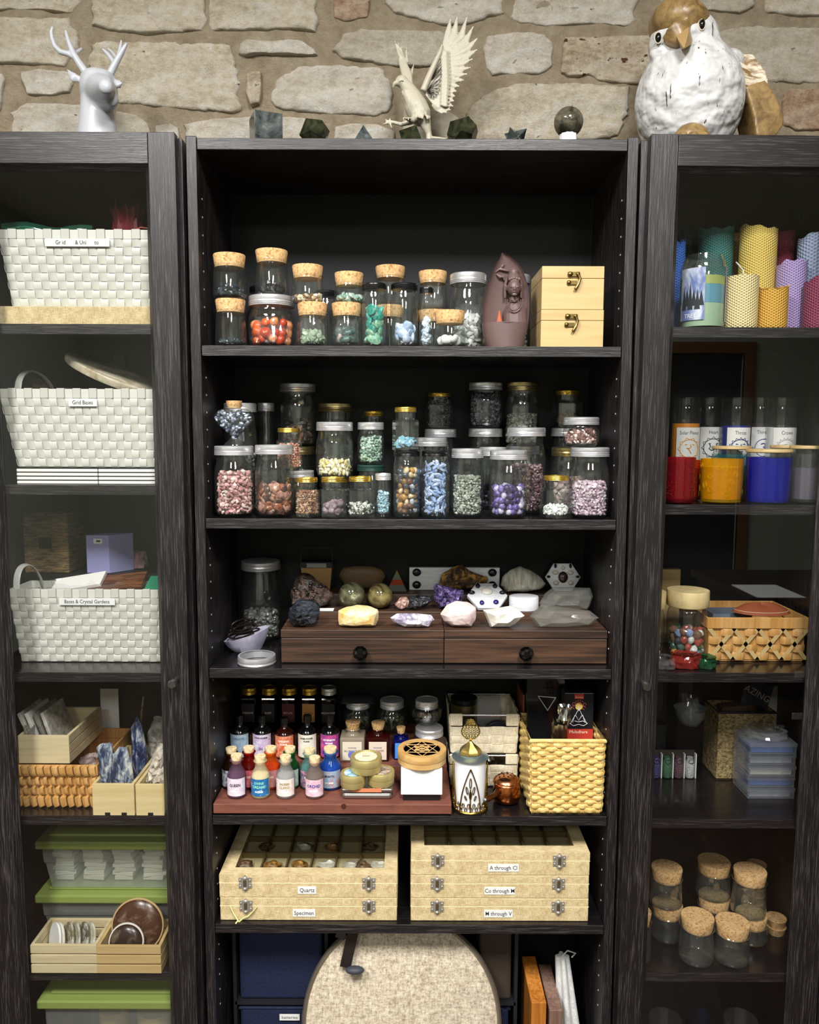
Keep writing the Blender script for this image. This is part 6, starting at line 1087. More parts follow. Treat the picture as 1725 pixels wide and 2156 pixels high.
def linen_box(px0, px1, z, lab, word, glass=False, lx=0, tab=.16):
    x0, x1 = XP(px0, Yl, z + .02), XP(px1, Yl, z + .02); w = (x1 - x0) / 2; r = root('linen_box', lab, 'box', ((x0 + x1) / 2, Yl, z), group='linen covered specimen boxes'); hb = HB - .0185; dp = .245
    part('box_body', MB().bb(-w, w, 0, dp, 0, hb), m_lin, r, bevel=.0012); part('seam', MB().bb(-w - .0004, w + .0004, -.0004, dp, hb, hb + .0012), m_edge, r)
    if not glass: part('box_lid', MB().bb(-w, w, 0, dp, hb + .0012, HB - .0006), m_lin, r, bevel=.0012)
    else:
        b = .026; z0, z1 = hb + .0012, HB - .0006
        part('box_lid', MB().bb(-w, w, 0, b, z0, z1).bb(-w, w, dp - b, dp, z0, z1).bb(-w, -w + b, b, dp - b, z0, z1).bb(w - b, w, b, dp - b, z0, z1), m_lin, r); part('glass_pane', MB().bb(-w + b, w - b, b, dp - b, z1 - .003, z1 - .0015), GLASS('case_glass', (.85, .85, .82), .06, .5, .01), r)
        part('shade_dark_lining', MB().bb(-w + b * .5, w - b * .5, b * .5, dp - b * .5, hb, hb + .0006), M('shade_lining', '2e271c', .9), r)  # inside and dividers coloured darker to stand for shade within the box
        for k in range(1, 6): part('divider', MB().bb(-w + b + (2 * w - 2 * b) * k / 6 - .0015, -w + b + (2 * w - 2 * b) * k / 6 + .0015, b, dp - b, hb + .0006, z1 - .004), M('divider_tan', '7c6c4a', .9), r)
        for k in (1, 2): y = b + (dp - 2 * b) * k / 3; part('divider', MB().bb(-w + b, w - b, y - .0015, y + .0015, hb + .0006, z1 - .0045), M('divider_tan', 'a08c60'), r)
    for s in (-1, 1): latch(r, s * w * (.695 if px0 < 700 else .68) - (.002 if px0 < 700 else .004), 0, hb + .003 - .001)
    slab_text(r, word, lx, -.0008, hb * .55, (.012 + .0040 * len(word)), .0155, .0118, xs=.86, bold=.00005); return r
z = a
for i, (wd, gl, lx) in enumerate((('Specimen', 0, -.009), ('Quartz', 1, -.002))): linen_box(464 - 2 * i, 836, z, ('linen box marked Specimen, bottom of the left stack', 'glass-topped linen box marked Quartz, top of the left stack')[i], wd, gl, lx); z += HB
zq_ = z - HB + HB - .0185 + .0018; xl_ = XP(463, Yl, z); ms_ = [(mineral('smoky_lump', '5a4636', '9a7c60', (60, 60, 60), .3), 'smoky brown stone in the glass-topped linen box'), (m_qz, 'white stone in the glass-topped linen box'), (mineral('amber_lump', '8a5c26', 'c89a5c', (60, 60, 60), .3), 'amber stone in the glass-topped linen box')]
for i, (px, k) in enumerate(((520, 0), (575, 2), (632, 2), (690, 1), (742, 1), (762, 0), (800, 1))):
    x = XP(px, 1.51, z); o = solo('specimen_stone', pebble_mesh(i, .017, .012, .007, rough=.5), ms_[k][0], ms_[k][1], 'stone', (x, 1.503, zq_ + .0075), 'stones in the glass-topped box')
for i, px in enumerate((560, 640, 700, 780)): solo('specimen_stone', pebble_mesh(i + 20, .015, .012, .007, rough=.5), ms_[i % 3][0], ms_[i % 3][1], 'stone', (XP(px, 1.57, z), 1.573, zq_ + .0075), 'stones in the glass-topped box')
solo('yellow_ribbon', MB().tube([(-.028, .0, .030), (-.022, -.002, .018), (-.014, -.004, .006), (-.010, -.006, .002), (-.002, -.004, .008), (.008, -.003, .012), (.018, -.002, .022), (.024, 0, .029)], [.0012, .0014, .0016, .0018, .0016, .0014, .0012, .001], 6).tube([(-.012, -.005, .004), (-.016, -.011, .001)], .0016, 6), M('pale_yellow_ribbon', 'd8d890', .7), 'pale yellow ribbon at the lower left of the linen stack', 'ribbon', (XP(516, Yl, a + .01), Yl - .002, a), smooth=60)
z = a
for i, wd in enumerate(('M through V', 'Co through M', 'A through Cl')): linen_box(865 + (0, 0, 1)[i], (1239, 1240, 1242)[i], z, ('linen box marked M through V, bottom of the right stack', 'linen box marked Co through M, middle of the right stack', 'glass-topped linen box marked A through Cl, top of the right stack')[i], wd, i == 2, (-.002, 0, .006)[i]); z += HB
# ================================================================ bottom compartment
Zb = .098 + E; m_cube = M('cube_frame_grey', '1c1e22', .45); r = root('cube_organizer', 'dark grey cube organizer standing in the bottom of the bookcase', 'organizer', (XC, 1.522, Zb)); zt = S5 - .0185 - .012 - Zb
zh = ZP(2111, 1.522) - Zb
for px in (493, 687, 1088): x = XP(px, 1.522, .45) - XC; part('upright', MB().bb(x - .0035, x + .0035, 0, .18, 0, zt), m_cube, r)
x0, x1 = XP(493, 1.522, .45) - XC, XP(1088, 1.522, .45) - XC; part('divider_board', MB().bb(x0, x1, 0, .18, zh - .006, zh + .001), m_cube, r); part('base_board', MB().bb(x0, x1, 0, .18, 0, .007), m_cube, r); part('top_board', MB().bb(x0, x1, 0, .18, zt - .007, zt), m_cube, r)
m_navy = mineral('navy_fabric', '080f24', '12204a', (300, 300, 300), .8, .4, .6, .2, .001)
def bin_(px0, px1, z0, z1, label, word=None, mat=m_navy, Y=1.528):
    x0, x1 = XP(px0, Y, .45), XP(px1, Y, .45); w = (x1 - x0) / 2; r = root('fabric_bin', label, 'storage bin', ((x0 + x1) / 2, Y, z0)); H = z1 - z0; part('bin_body', MB().bb(-w, w, 0, .17, 0, H - .004), mat, r, bevel=.006); part('rim', MB().tube([(-w, .001, H - .004), (w, .001, H - .004), (w, .17, H - .004), (-w, .17, H - .004)], .004, 8, closed=True), mat, r, 60)
    if word: slab_text(r, word, -.002 + .02, -.0045, H - .021, .042, .014, .0095)
    return r
zh2 = Zb + zh + .0016; bin_(503, 678, zh2, Zb + zt - .014, 'navy fabric bin in the upper left cube'); bin_(503, 678, Zb + .0076, Zb + zh - .014, 'navy fabric bin marked batteries in the lower left cube', 'batteries'); bin_(1058, 1074, Zb + .0076, Zb + zh - .014, 'sliver of navy fabric bin in the lower right cube')
bin_(1010, 1078, zh2, Zb + zt - .014, 'dark brown fabric bin behind the tweed disc at right', mat=M('brown_fabric', '3a2e24', .8))
# oval tweed seat leaning in the compartment
m_tw = NT('tweed'); f1 = m_tw.noise((260, 260, 90), 1, 3, .8); f2 = m_tw.noise((90, 260, 260), 1, 3, .8); ff_ = m_tw.math('MULTIPLY', m_tw.math('ADD', f1, f2), .5)
m_tw.link(m_tw.ramp(ff_, [(.38, lin('8a7c68')), (.5, lin('b8aa94')), (.62, lin('d6cab4'))]), m_tw.b.inputs['Base Color']); m_tw.b.inputs['Roughness'].default_value = .95; m_tw.link(m_tw.bump(ff_, .5, .002), m_tw.b.inputs['Normal'])
Yd = 1.450; zc = ZP(2150, Yd); ra = 205 / PM(Yd, zc); rb = .193; dx = XP(846, Yd, zc)
r = root('tweed_seat', 'oval beige tweed seat pad with a metal rim and leg, leaning at the bottom', 'stool', (dx, Yd - rb * math.sin(.35), zc - rb * math.cos(.35))); r.rotation_euler = (-.35, 0, 0)
pdm = MB().lathe([(0, .006), (.97, .006), (.985, .004), (.985, -.012), (0, -.012)], 72); pdm.v = [(x * ra, -z, y * rb + rb) for x, y, z in pdm.v]; part('pad', pdm, m_tw.m, r, 40)
part('metal_rim', MB().tube([(ra * math.cos(t * 2 * PI / 72), -.004 * 0, rb + rb * math.sin(t * 2 * PI / 72)) for t in range(72)], .0055, 8, flat=1.6, closed=True), M('champagne_metal', '9c9184', .35, .8), r, 60)
lx = XP(728, Yd - .02, zc + .17) - dx; part('leg', MB().box((lx + .004, -.025, rb + .138), (.022, .006, .075), rot(.15, .22, 0)).box((lx - .012, -.02, rb + .168), (.02, .04, .02), rot(0, .3, 0)), M('dark_bracket', '3a3230', .35, .7), r, bevel=.001); part('rubber_foot', MB().ell((lx + .016, -.031, rb + .100), (.019, .012, .008)), M('grey_rubber', '3c4048', .6), r, 60)
# boards and cloth at the right
def board(px0, px1, ztop, Y0, Y1, mat, label, name='board'): x0, x1 = XP(px0, Y0, ztop), XP(px1, Y0, ztop); return solo(name, MB().bb(0, x1 - x0, 0, Y1 - Y0, 0, ztop - Zb), mat, label, 'board', (x0, Y0, Zb), bevel=.0015)
board(1119, 1151, ZP(2110, 1.46), 1.46, 1.60, WOOD('orange_oak', 'a05c1e', 'd08a3c', 'Z', 160, 6, .4, .65, .4), 'orange oak board standing on edge beside the tweed seat'); board(1157, 1186, ZP(2128, 1.46), 1.462, 1.60, WOOD('grey_brown_plank', '6b4f42', '927466', 'Z', 160, 6, .4, .65, .6), 'grey-brown plank standing on edge, right of the oak board')
mb = MB(); x0 = XP(1205, 1.475, .4); N = 24
for i in range(14):
    t = i / 13; w = .012 + .016 * t
    for k in range(N): g_ = 2 * PI * k / N; d = 1 + .25 * math.cos(g_ * 4 + t * 2); mb.v.append((w * d * math.cos(g_) + .03 * t - .016, .03 * d * math.sin(g_) * (.4 + t * .6) + .03 * (1 - t), (ZP(1995, 1.56) - Zb) * (1 - t) + .0005))
for i in range(13):
    for k in range(N): k2 = (k + 1) % N; mb.f.append((i * N + k2, i * N + k, (i + 1) * N + k, (i + 1) * N + k2))
mb.f.append(tuple(range(N))); mb.f.append(tuple(reversed(range(13 * N, 14 * N)))); r = solo('folded_cloth', mb, LINEN('white_cotton', 'c8c8c6', 'efefec', 1200), 'white cotton cloth bundle with a hanging loop, far right of the bottom', 'cloth', (x0 + .007, 1.505, Zb), smooth=60)
part('hanging_loop', MB().tube([(-.016, .03, ZP(1995, 1.56) - Zb), (-.005, .03, ZP(1995, 1.56) - Zb + .012), (.012, .03, ZP(1995, 1.56) - Zb + .006), (.004, .03, ZP(1995, 1.56) - Zb - .003)], .0016, 6), MATS['white_cotton'], r, 60)
# ================================================================ left cabinet
m_stp = M('white_plastic_strap', 'd6d5cc', .38, bump=((30, 30, 30), .15, .002)); m_stp2 = M('white_plastic_strap_warm', 'cac8bd', .4, bump=((30, 30, 30), .15, .002))
def strap_basket(px0, px1, b0, b1, yt, z, Y, dp, label, nu, nv, word, lx, back=None):
    zt_ = ZP(yt, Y, 160); x0, x1, u0, u1 = XP(px0, Y, zt_), XP(px1, Y, zt_), XP(b0, Y, z), XP(b1, Y, z); xm = (x0 + x1) / 2; r = root('woven_strap_basket', label, 'basket', (xm, Y, z), group='white strap baskets'); H = zt_ - z; rim = H / (nv + 1)
    B = [(u0 - xm, .006), (u1 - xm, .006), (u1 - xm, dp - .006), (u0 - xm, dp - .006)]; T = [(x0 - xm, 0), (x1 - xm, 0), (x1 - xm, dp), (x0 - xm, dp)]; nd = max(4, round(dp / .0165))
    for k in range(4): k2 = (k + 1) % 4; weave(r, (*B[k], .001), (*B[k2], .001), (*T[k2], H - rim), (*T[k], H - rim), nu if k % 2 == 0 else nd, nv, m_stp, m_stp2, amp=.0016, th=.0009, split=(k == 0), fill_=.96)
    for i in range(nu):
        w = (x1 - x0) / nu; o_ = -.0022 - (.0012 if i % 2 else 0); part('rim_fold', MB().bb(x0 - xm + i * w + .0003, x0 - xm + (i + 1) * w - .0003, o_, .003, H - rim - .001, H + (.0012 if i % 2 else 0)), m_stp2 if i % 2 else m_stp, r, bevel=.0008)
    part('rim_band', MB().bb(x0 - xm - .002, x0 - xm + .001, 0, dp, H - rim, H).bb(x1 - xm - .001, x1 - xm + .002, 0, dp, H - rim, H).bb(x0 - xm, x1 - xm, dp - .002, dp + .001, H - rim, H), m_stp, r); part('base', MB().bb(u0 - xm, u1 - xm, .006, dp - .006, .0002, .0015), m_stp2, r)
    slab_text(r, word, lx - xm, -.0062, H - rim * 1.55, .010 + .0043 * len(word), .0140, .0105, xs=.84, bold=.00005); return r, H
def handle(r, x, y0, y1, z, h): part('handle', MB().tube([(x - .008 * math.sin(PI * t / 14) + .024 * t / 14, (y0 + y1) / 2 - (y1 - y0) / 2 * math.cos(PI * t / 14), z + h * math.sin(PI * t / 14) ** .8) for t in range(15)], .0065, 8, flat=.25), m_stp, r, 60)
A1, A2, A3, A4, A5 = LZ; xi0, xi1 = -.784, -.423
zz = ZP(645, 1.462, 160); r = root('linen_box', 'long linen covered box under the topmost white basket', 'box', ((xi0 + xi1) / 2, 1.462, A1 + E)); part('box_body', MB().bb(-.176, .176, 0, .22, 0, zz - A1 - E), m_lin, r, bevel=.0012)
bA, HA = strap_basket(-2, 352, 26, 345, 484, zz + E, 1.476, .19, 'white strap basket at the top of the left cabinet, on a linen box', 19, 8, 'Gr id       & Uni      to', XP(166, 1.476, zz + .1))
gb = solo('green_zip_bag', MB().tube([(-.083 + .0166 * t, .004 * math.sin(t * 1.3), .004 * math.sin(t * .8) - .006 * (t / 10) ** 2) for t in range(11)], .014, 12, flat=1.8), m_bag_g, 'green clear zip bag sticking out of the topmost basket', 'bag', (XP(104, 1.53, zz + HA), 1.53, zz + HA + .010), smooth=60)
for k in range(4): part('green_fold', MB().tube([(-.080 + .016 * t, .004 * math.sin(t * 1.3), -.008 + .004 * k + .004 * math.sin(t * .8) - .006 * (t / 10) ** 2) for t in range(11)], .0016, 6, flat=6), M('zip_green', '4f9a80', .5), gb, 60)
mb = MB(); mr = GLASS('organza_red', (.55, .2, .22), .05, .3, .3, ('7a2c34', .6))
bag('organza_pouch', 'dark red organza pouch at the right of the topmost basket', XP(270, 1.55, zz + HA), 1.55, zz + .004, .034, .03, ZP(443, 1.54, 270) - zz, mat=mr, seed=6, crinkle=.45)
x_ = XP(290, 1.51, zz + HA); solo('red_ribbon', MB().tube([(-.018, 0, -.02), (-.012, 0, .003), (.004, 0, .011), (.022, .0, .009)], .0016, 6), M('red_cord', 'a03a34', .6), 'thin red cord beside the organza pouch', 'ribbon', (x_, 1.515, zz + HA + .004), smooth=60)
# second row
zt_ = A2 + E; hz = (ZP(985, 1.470, 180) - zt_) / 4; m_tile = M('white_tile', 'eceae4', .4)
for i in range(4):
    for s, (pa, pb) in enumerate(((36, 206), (208, 348))): x0, x1 = XP(pa, 1.466, A2), XP(pb, 1.466, A2); solo('white_tile', MB().bb(0, x1 - x0, 0, .19, 0, hz * .72), m_tile, ('left', 'right')[s] + ' white tile, ' + ('lowest', 'second', 'third', 'uppermost')[i] + ' of the stack under the grid bases basket', 'tile', (x0, 1.466, zt_ + i * hz), 'white tiles stacked in pairs', bevel=.0008)
    if i < 4: solo('black_slip_sheet', MB().bb(0, .295, .002, .18, 0, hz * .22), M('black_felt', '161616', .9), 'thin black sheet ' + ('under the second tiles', 'under the third tiles', 'under the uppermost tiles', 'on top of the tile stack')[i], 'sheet', (XP(36, 1.466, A2) + .001, 1.466, zt_ + i * hz + hz * .735))
zz = zt_ + 4 * hz + E; bB, HB2 = strap_basket(0, 358, 37, 352, 819, zz, 1.474, .20, 'white strap basket marked Grid Bases, on white tiles', 21, 8, 'Grid Bases', XP(177, 1.474, zz + .12)); handle(bB, XP(12, 1.474, zz + HB2) - bB.location.x, .045, .15, HB2 - .01, .05)
xk = XP(228, 1.56, zz + HB2); o = solo('round_slab', MB().lathe([(.094, 0), (.096, .003), (.096, .012), (.093, .014), (0, .014)], 56, sy=.75, R=rot(.14, .42, 0)), mineral('antiqued_cream', 'a59678', 'e9e0c8', (22, 22, 22), .5, .35, .6, .1, .001), 'round antiqued cream slab leaning out of the Grid Bases basket', 'board', (xk + .004, 1.572, ZP(790, 1.50, 230)), smooth=40)
rock('ammonite', 'round ribbed fossil in the Grid Bases basket', 'fossil', [(45, 812), (50, 790), (62, 775), (82, 770), (98, 780), (104, 800), (102, 830), (60, 830)], 1.60, .012, mineral('fossil_brown', '3a3226', '8a7a5c', (90, 90, 90), .6, .4, .6, .8, .003), zz + HB2 - .03, rough=.1, seed=21, fine=.3)
rock('brown_stone', 'brown veined stone behind the rim of the Grid Bases basket', 'mineral', [(104, 812), (112, 802), (128, 798), (148, 800), (150, 825), (110, 828)], 1.59, .012, mineral('veined_brown', '4a382c', '9a8068', (70, 70, 70), .5), zz + HB2 - .02, rough=.2, seed=22)
solo('black_box', MB().bb(-.0115, .0115, 0, .02, 0, .07), M('matte_black', '14161c', .5), 'small upright black box behind the round slab', 'box', (XP(256, 1.66, 1.6), 1.652, ZP(783, 1.66, 256) - .036)); solo('black_hat', MB().ell((0, 0, 0), (.03, .02, .014)), M('matte_black', '14161c'), 'dark rounded object at the right of the basket', 'ornament', (XP(300, 1.63, 1.6), 1.678, ZP(800, 1.66, 300) - .012), smooth=60)
# third row
zt_ = A3 + E; bC, HC = strap_basket(20, 366, 44, 358, 1241, zt_, 1.508, .090, 'white strap basket marked Bases & Crystal Gardens', 21, 9, 'Bases & Crystal Gardens', XP(186, 1.508, zt_ + .12)); handle(bC, XP(24, 1.508, zt_ + HC) - bC.location.x, .02, .08, HC - .008, .048)
solo('dark_riser', MB().bb(0, .355, 0, .100, 0, ZP(1208, 1.602, 200) - A3 - .001), M('riser_dark', '1a1719', .5), 'dark riser block behind the lowest white basket', 'riser', (xi0 - .015, 1.602, zt_)); zr = ZP(1208, 1.602, 200) + E
m_sea = mineral('seagrass', '4a3a24', '9a7f55', (40, 40, 300), .9, .4, .6, 1, .004); x0, x1 = -.799, XP(146, 1.606, zr); r = root('seagrass_box', 'dark brown seagrass box with a square finger hole', 'box', ((x0 + x1) / 2, 1.606, zr)); H = ZP(1078, 1.606, 80) - zr; w = (x1 - x0) / 2
part('box_body', MB().bb(-w, w, 0, .090, 0, H), m_sea, r, bevel=.003); part('finger_hole', MB().bb(-.014, .012, -.0008, .001, H * .40, H * .58), M('hole_dark', '08080a', .9), r)
x0, x1 = XP(184, 1.61, zr), XP(232, 1.61, zr); r = root('lavender_box', 'lavender cardboard box with a small white label', 'box', (x0, 1.61, zr)); H = ZP(1127, 1.61, 200) - zr; part('box_body', MB().add([(0, 0, 0), (x1 - x0, -.002, 0), (.083, .040, 0), (.03, .044, 0), (0, 0, H), (x1 - x0, -.002, H), (.083, .040, H), (.03, .044, H)], [(3, 2, 1, 0), (4, 5, 6, 7), (0, 1, 5, 4), (1, 2, 6, 5), (2, 3, 7, 6), (3, 0, 4, 7)]), M('lavender_card', '9a98c8', .6), r); part('label', MB().bb(.016, .034, -.0022, -.0012, H - .017, H - .007), m_paper, r); part('printed_line', MB().bb(.022, .030, -.0027, -.0022, H - .014, H - .010), m_ink, r)
bag('pink_pouch', 'pale pink soft pouch right of the lavender box', XP(285, 1.672, zr), 1.672, zr, .026, .02, .034, mat=M('pink_cloth', 'a88084', .8), seed=4)
xb = bC.location.x
for i, (px, y, c, l, tz, sz) in enumerate(((250, 1.562, mineral('rosewood', '33190e', '7a4c2c', (20, 200, 200), .35), 'dark rosewood board lying in the lowest white basket', -.10, (.11, .06)), (170, 1.565, m_tile, 'pale patterned board leaning in the lowest white basket', -.16, (.10, .05)), (330, 1.555, M('malachite_green', '2f8a68', .3), 'green striped stone at the right of the lowest white basket', 0, (.03, .05)))): solo('flat_board', MB().box((0, 0, 0), (sz[0], sz[1], .008), rot(.35, tz, .05)), c, l, 'board', (XP(px, y, zt_ + HC), y - .008, zt_ + HC + .004), bevel=.001)
bag('clear_sleeve', 'clear plastic sleeve lying over the lowest white basket contents', XP(190, 1.55, zt_ + HC), 1.555, zt_ + .003, .088, .034, HC + .004, seed=14, crinkle=.2)
# fourth row
zt_ = A4 + E; m_pl = WOOD('light_paulownia', 'd8c8a0', 'b9a376', 'X', 120, 5, .45, .75, .6, .1); m_cane = WOOD('honey_cane', 'c08a48', 'e0b070', 'Z', 160, 6, .4, .65, .4, .2)
Y = 1.481; x0, x1 = XP(20, Y, zt_), XP(207, Y, zt_); H = ZP(1613, Y, 120) - zt_; w = (x1 - x0) / 2; r = root('wicker_tray', 'honey-coloured wicker tray under the pale crate', 'tray', ((x0 + x1) / 2, Y, zt_)); dp = .2
rows = ((0, .27, 12), (.28, .50, 22), (.51, .73, 22), (.74, 1.0, 12))
for i, (f0, f1, n) in enumerate(rows):
    part('cane_band', MB().bb(-w, w, .003, .007, H * f0, H * f1).bb(-w, w, dp - .004, dp, H * f0, H * f1).bb(-w, -w + .004, .007, dp - .004, H * f0, H * f1).bb(w - .004, w, .007, dp - .004, H * f0, H * f1), m_cane, r)
    for k in range(n):
        if i in (1, 2) and k % 2 == i % 2: continue
        cx = -w + 2 * w * (k + .5) / n; cw = w / n * (.8 if i in (0, 3) else .95); part('cane_loop', MB().tube([(cx + .002, .004, max(.0045, H * f0)), (cx + .001, -.0035, H * (f0 + .045)), (cx - .001, -.0045, H * (f0 + f1) / 2), (cx - .002, -.0035, H * (f1 - .03)), (cx - .002, .004, H * f1)], [cw] * 5, 6, flat=.3, fd=(0, -1, 0)), m_cane, r, 50)
part('tray_floor', MB().bb(-w, w, .004, dp - .002, .0003, .003), m_cane, r)
def crate(name, px0, px1, z, Y, dp, yt, label, mat, slots=2, side=True, notch=False, solid=False):
    x0, x1 = XP(px0, Y, z), XP(px1, Y, z); w = (x1 - x0) / 2; H = ZP(yt, Y, px0) - z; r = root(name, label, 'crate', ((x0 + x1) / 2, Y, z)); t = .006; n = slots + 1; g_ = .0035
    for yy in (0, dp - t):
        if slots and not notch and not solid:
            for k in range(n): part('slat', MB().bb(-w, w, yy, yy + t, k * (H + g_) / n, (k + 1) * (H + g_) / n - g_), mat, r, bevel=.0006)
        else: part('end_board', MB().bb(-w, w, yy, yy + t, 0, H), mat, r, bevel=.0006)
    for s in (-1, 1):
        for k in range(n): part('slat', MB().bb(min(s * w, s * (w - t)), max(s * w, s * (w - t)), t + .0003, dp - t - .0003, k * (H + g_) / n, (k + 1) * (H + g_) / n - g_), mat, r)
    part('crate_floor', MB().bb(-w + t, w - t, t, dp - t, .0005, .005), mat, r)
    if notch:
        for cx in (-.012, .02): part('foot_notch', MB().bb(cx - .005, cx + .005, -.0008, 0, 0, .006), M('hole_dark', '08080a'), r)
    return r, H
zc = zt_ + H + E; c1_, h1 = crate('pale_crate', 40, 147, zc, 1.492, .165, 1549, 'pale slatted wooden crate on the wicker tray, holding slates', m_pl, 2, solid=True)
part_n = 0
for s in c1_.children: pass
m_sl = [mineral('grey_slate', '6b6760', '9c978c', (60, 60, 60), .6), m_tile, mineral('pale_slate', '8f8a80', 'c4bfb2', (60, 60, 60), .6)]
for i, (px, tl, c, l) in enumerate(((78, -.38, 2, 'leftmost slate leaning in the pale crate'), (92, -.36, 1, 'white slate leaning second from left in the pale crate'), (108, -.34, 0, 'darker slate leaning third in the pale crate'), (122, -.30, 2, 'slate nearest the right side of the pale crate'))): solo('stone_slate', MB().box((0, 0, .045), (.007, .09, .085), rot(0, tl, 0)), m_sl[c], l, 'slate', (XP(px, 1.56, zc + .03), 1.565, zc + .0065), 'slates leaning in the pale crate', bevel=.0008)
bag('small_stone', 'small grey stone at the left corner of the pale crate', XP(62, 1.51, zc + h1), 1.512, zc + .006, .011, .010, h1 + .006, mat=mineral('grey_slate', '6b6760', '9c978c', (60,) * 3), seed=2)
bag('lilac_stone', 'pale lilac stone lying on the wicker tray', XP(185, 1.60, zt_ + .1), 1.60, zt_ + .004, .018, .03, .045, mat=m_rose, seed=12, crinkle=.2)
m_pb = WOOD('knotty_pine', 'e2cc98', 'c9aa6c', 'X', 45, 4, .45, .68, .5, .08); r5, h5 = crate('pine_box', 196, 284, zt_, 1.447, .19, 1651, 'narrow pine box of blue kyanite slabs', m_pb, 2, notch=True); r6, h6 = crate('pine_box', 287, 374, zt_, 1.447, .19, 1652, 'narrow pine box of rough white stone, right of the kyanite', m_pb, 2, notch=True)
mk = mineral('kyanite_slab', '1c2648', '5a6890', (110, 110, 30), .4, .42, .52, 1, .006, c3='d0cfc6'); mk2 = mineral('kyanite_slab_grey', '2c3858', '8a94a4', (90, 90, 34), .4, .42, .52, 1, .006, c3='dcdace'); zk = zt_ + .0055
rock('kyanite_slab', 'blue kyanite slab with a pale side, left in the pine box', 'mineral', [(205, 1582), (215, 1572), (236, 1572), (240, 1600), (238, 1648), (240, 1700), (216, 1700), (212, 1640)], 1.475, .008, mk2, zk, rough=.2, seed=31, fine=.2, smooth=15)
rock('kyanite_slab', 'broad grey-blue kyanite slab at the front of the pine box', 'mineral', [(238, 1590), (250, 1572), (268, 1574), (278, 1600), (280, 1640), (278, 1700), (242, 1700), (236, 1630)], 1.465, .006, mk2, zk, rough=.2, seed=32, fine=.2, smooth=15)
rock('kyanite_slab', 'dark blue kyanite slab standing behind the broad one', 'mineral', [(236, 1570), (250, 1554), (268, 1552), (276, 1575), (284, 1640), (240, 1640)], 1.53, .01, mk, zk, rough=.2, seed=33, fine=.2, smooth=15)
rock('kyanite_slab', 'tallest pointed blue kyanite blade in the pine box', 'mineral', [(276, 1535), (284, 1526), (290, 1508), (298, 1528), (306, 1565), (312, 1600), (300, 1650), (282, 1650), (278, 1590)], 1.57, .012, mk, zk, rough=.15, seed=34, fine=.2, smooth=15)
solo('thin_blade', MB().tube([(0, 0, 0), (.008, 0, .1), (.018, 0, .175)], [.004, .0035, .002], 5), mineral('tan_blade', '4a3e2c', '8a7858', (50, 50, 50), .6), 'thin tan stone sliver rising behind the kyanite', 'mineral', (XP(288, 1.605, zk), 1.61, zk))
rock('white_rough_stone', 'crumpled white rough stone filling the right pine box', 'mineral', [(312, 1660), (314, 1630), (324, 1600), (340, 1580), (362, 1576), (372, 1600), (372, 1700), (318, 1700)], 1.49, .022, mineral('white_rough', 'b8a890', 'e8e0d0', (80, 80, 80), .8, .35, .6, 1, .006), zk, rough=.35, seed=35, fine=.5, smooth=15)
rock('grey_rough_stone', 'tall dim grey stone behind the white rough stone', 'mineral', [(306, 1640), (314, 1560), (326, 1530), (345, 1535), (360, 1560), (366, 1660)], 1.60, .015, mineral('grey_slate', '6b6760', '9c978c', (60,) * 3), zk, rough=.3, seed=36, fine=.3, smooth=15)
solo('white_card', MB().bb(-.02, .02, 0, .001, 0, .17), m_paper, 'white card standing at the back of the fourth row', 'card', (XP(232, 1.69, zt_ + .1), 1.69, zt_))
# fifth row: lidded plastic bins and two small crates
zt_ = A5 + E; m_lime = M('lime_lid', '8c9c50', .4); m_tub = GLASS('milky_plastic', (.88, .9, .88), .07, .4, .15, ('dfe4dc', .16))
def tub(z, H, label, Y=1.537, dp=.16, px0=88, lid_=True, px1=372):
    x0, x1 = XP(px0, Y, z + H), min(XP(px1, Y, z + H), xi1 - .012); w = (x1 - x0) / 2; r = root('lidded_bin', label, 'storage bin', ((x0 + x1) / 2, Y, z)); k = .90; P = lambda s, q_: [(-w * s, dp / 2 - dp / 2 * s), (w * s, dp / 2 - dp / 2 * s), (w * s, dp / 2 + dp / 2 * s), (-w * s, dp / 2 + dp / 2 * s)]
    mb = MB(); 
    for s, zz in ((k, .0005), (.965, H * .62), (.985, H * .64), (1, H)): mb.v += [(x, y, zz) for x, y in P(s, 0)]
    for i in range(3):
        for q_ in range(4): q2 = (q_ + 1) % 4; mb.f.append((i * 4 + q_, i * 4 + q2, i * 4 + 4 + q2, i * 4 + 4 + q_))
    mb.f.append((3, 2, 1, 0)); o = part('tub', mb, m_tub, r, bevel=.006); part('lid', MB().bb(-w - .010, w + .010, -.010, dp + .008, H + .0005, H + .018).bb(-w + .01, w - .01, .01, dp - .01, H + .018, H + .024), m_lime, r, bevel=.006); return r, x0, x1
H2_ = ZP(1903, 1.528, 200) - zt_; tub(zt_, H2_, 'lower milky plastic bin with a lime green lid'); z3 = zt_ + H2_ + .0245; H3 = ZP(1790, 1.528, 200) - z3; t3, x0, x1 = tub(z3, H3, 'upper milky plastic bin with a lime green lid, full of white slabs')
m_slabs = [M('chalk_slab', 'd9d4c4', .8, bump=((60, 60, 60), .5, .003)), M('chalk_slab_2', 'e8e4d8', .8, bump=((60, 60, 60), .5, .003))]
for c in range(5):
    cx = x0 + .030 + c * .062; zz = z3 + .002; k = 0
    while zz < z3 + H3 - .012 and cx < x1 - .02: hh = random.uniform(.0075, .0115); wv = random.uniform(.019, .024); solo('stone_slab', MB().box((0, 0, hh / 2), (wv * 2, .05, hh * .94), rot(0, random.uniform(-.03, .03), random.uniform(-.15, .15))), m_slabs[k % 2], 'rough white slab stacked inside the upper milky bin', 'slab', (cx + random.uniform(-.002, .002), 1.595, zz), 'white slabs inside the upper bin', bevel=.0012); zz += hh; k += 1
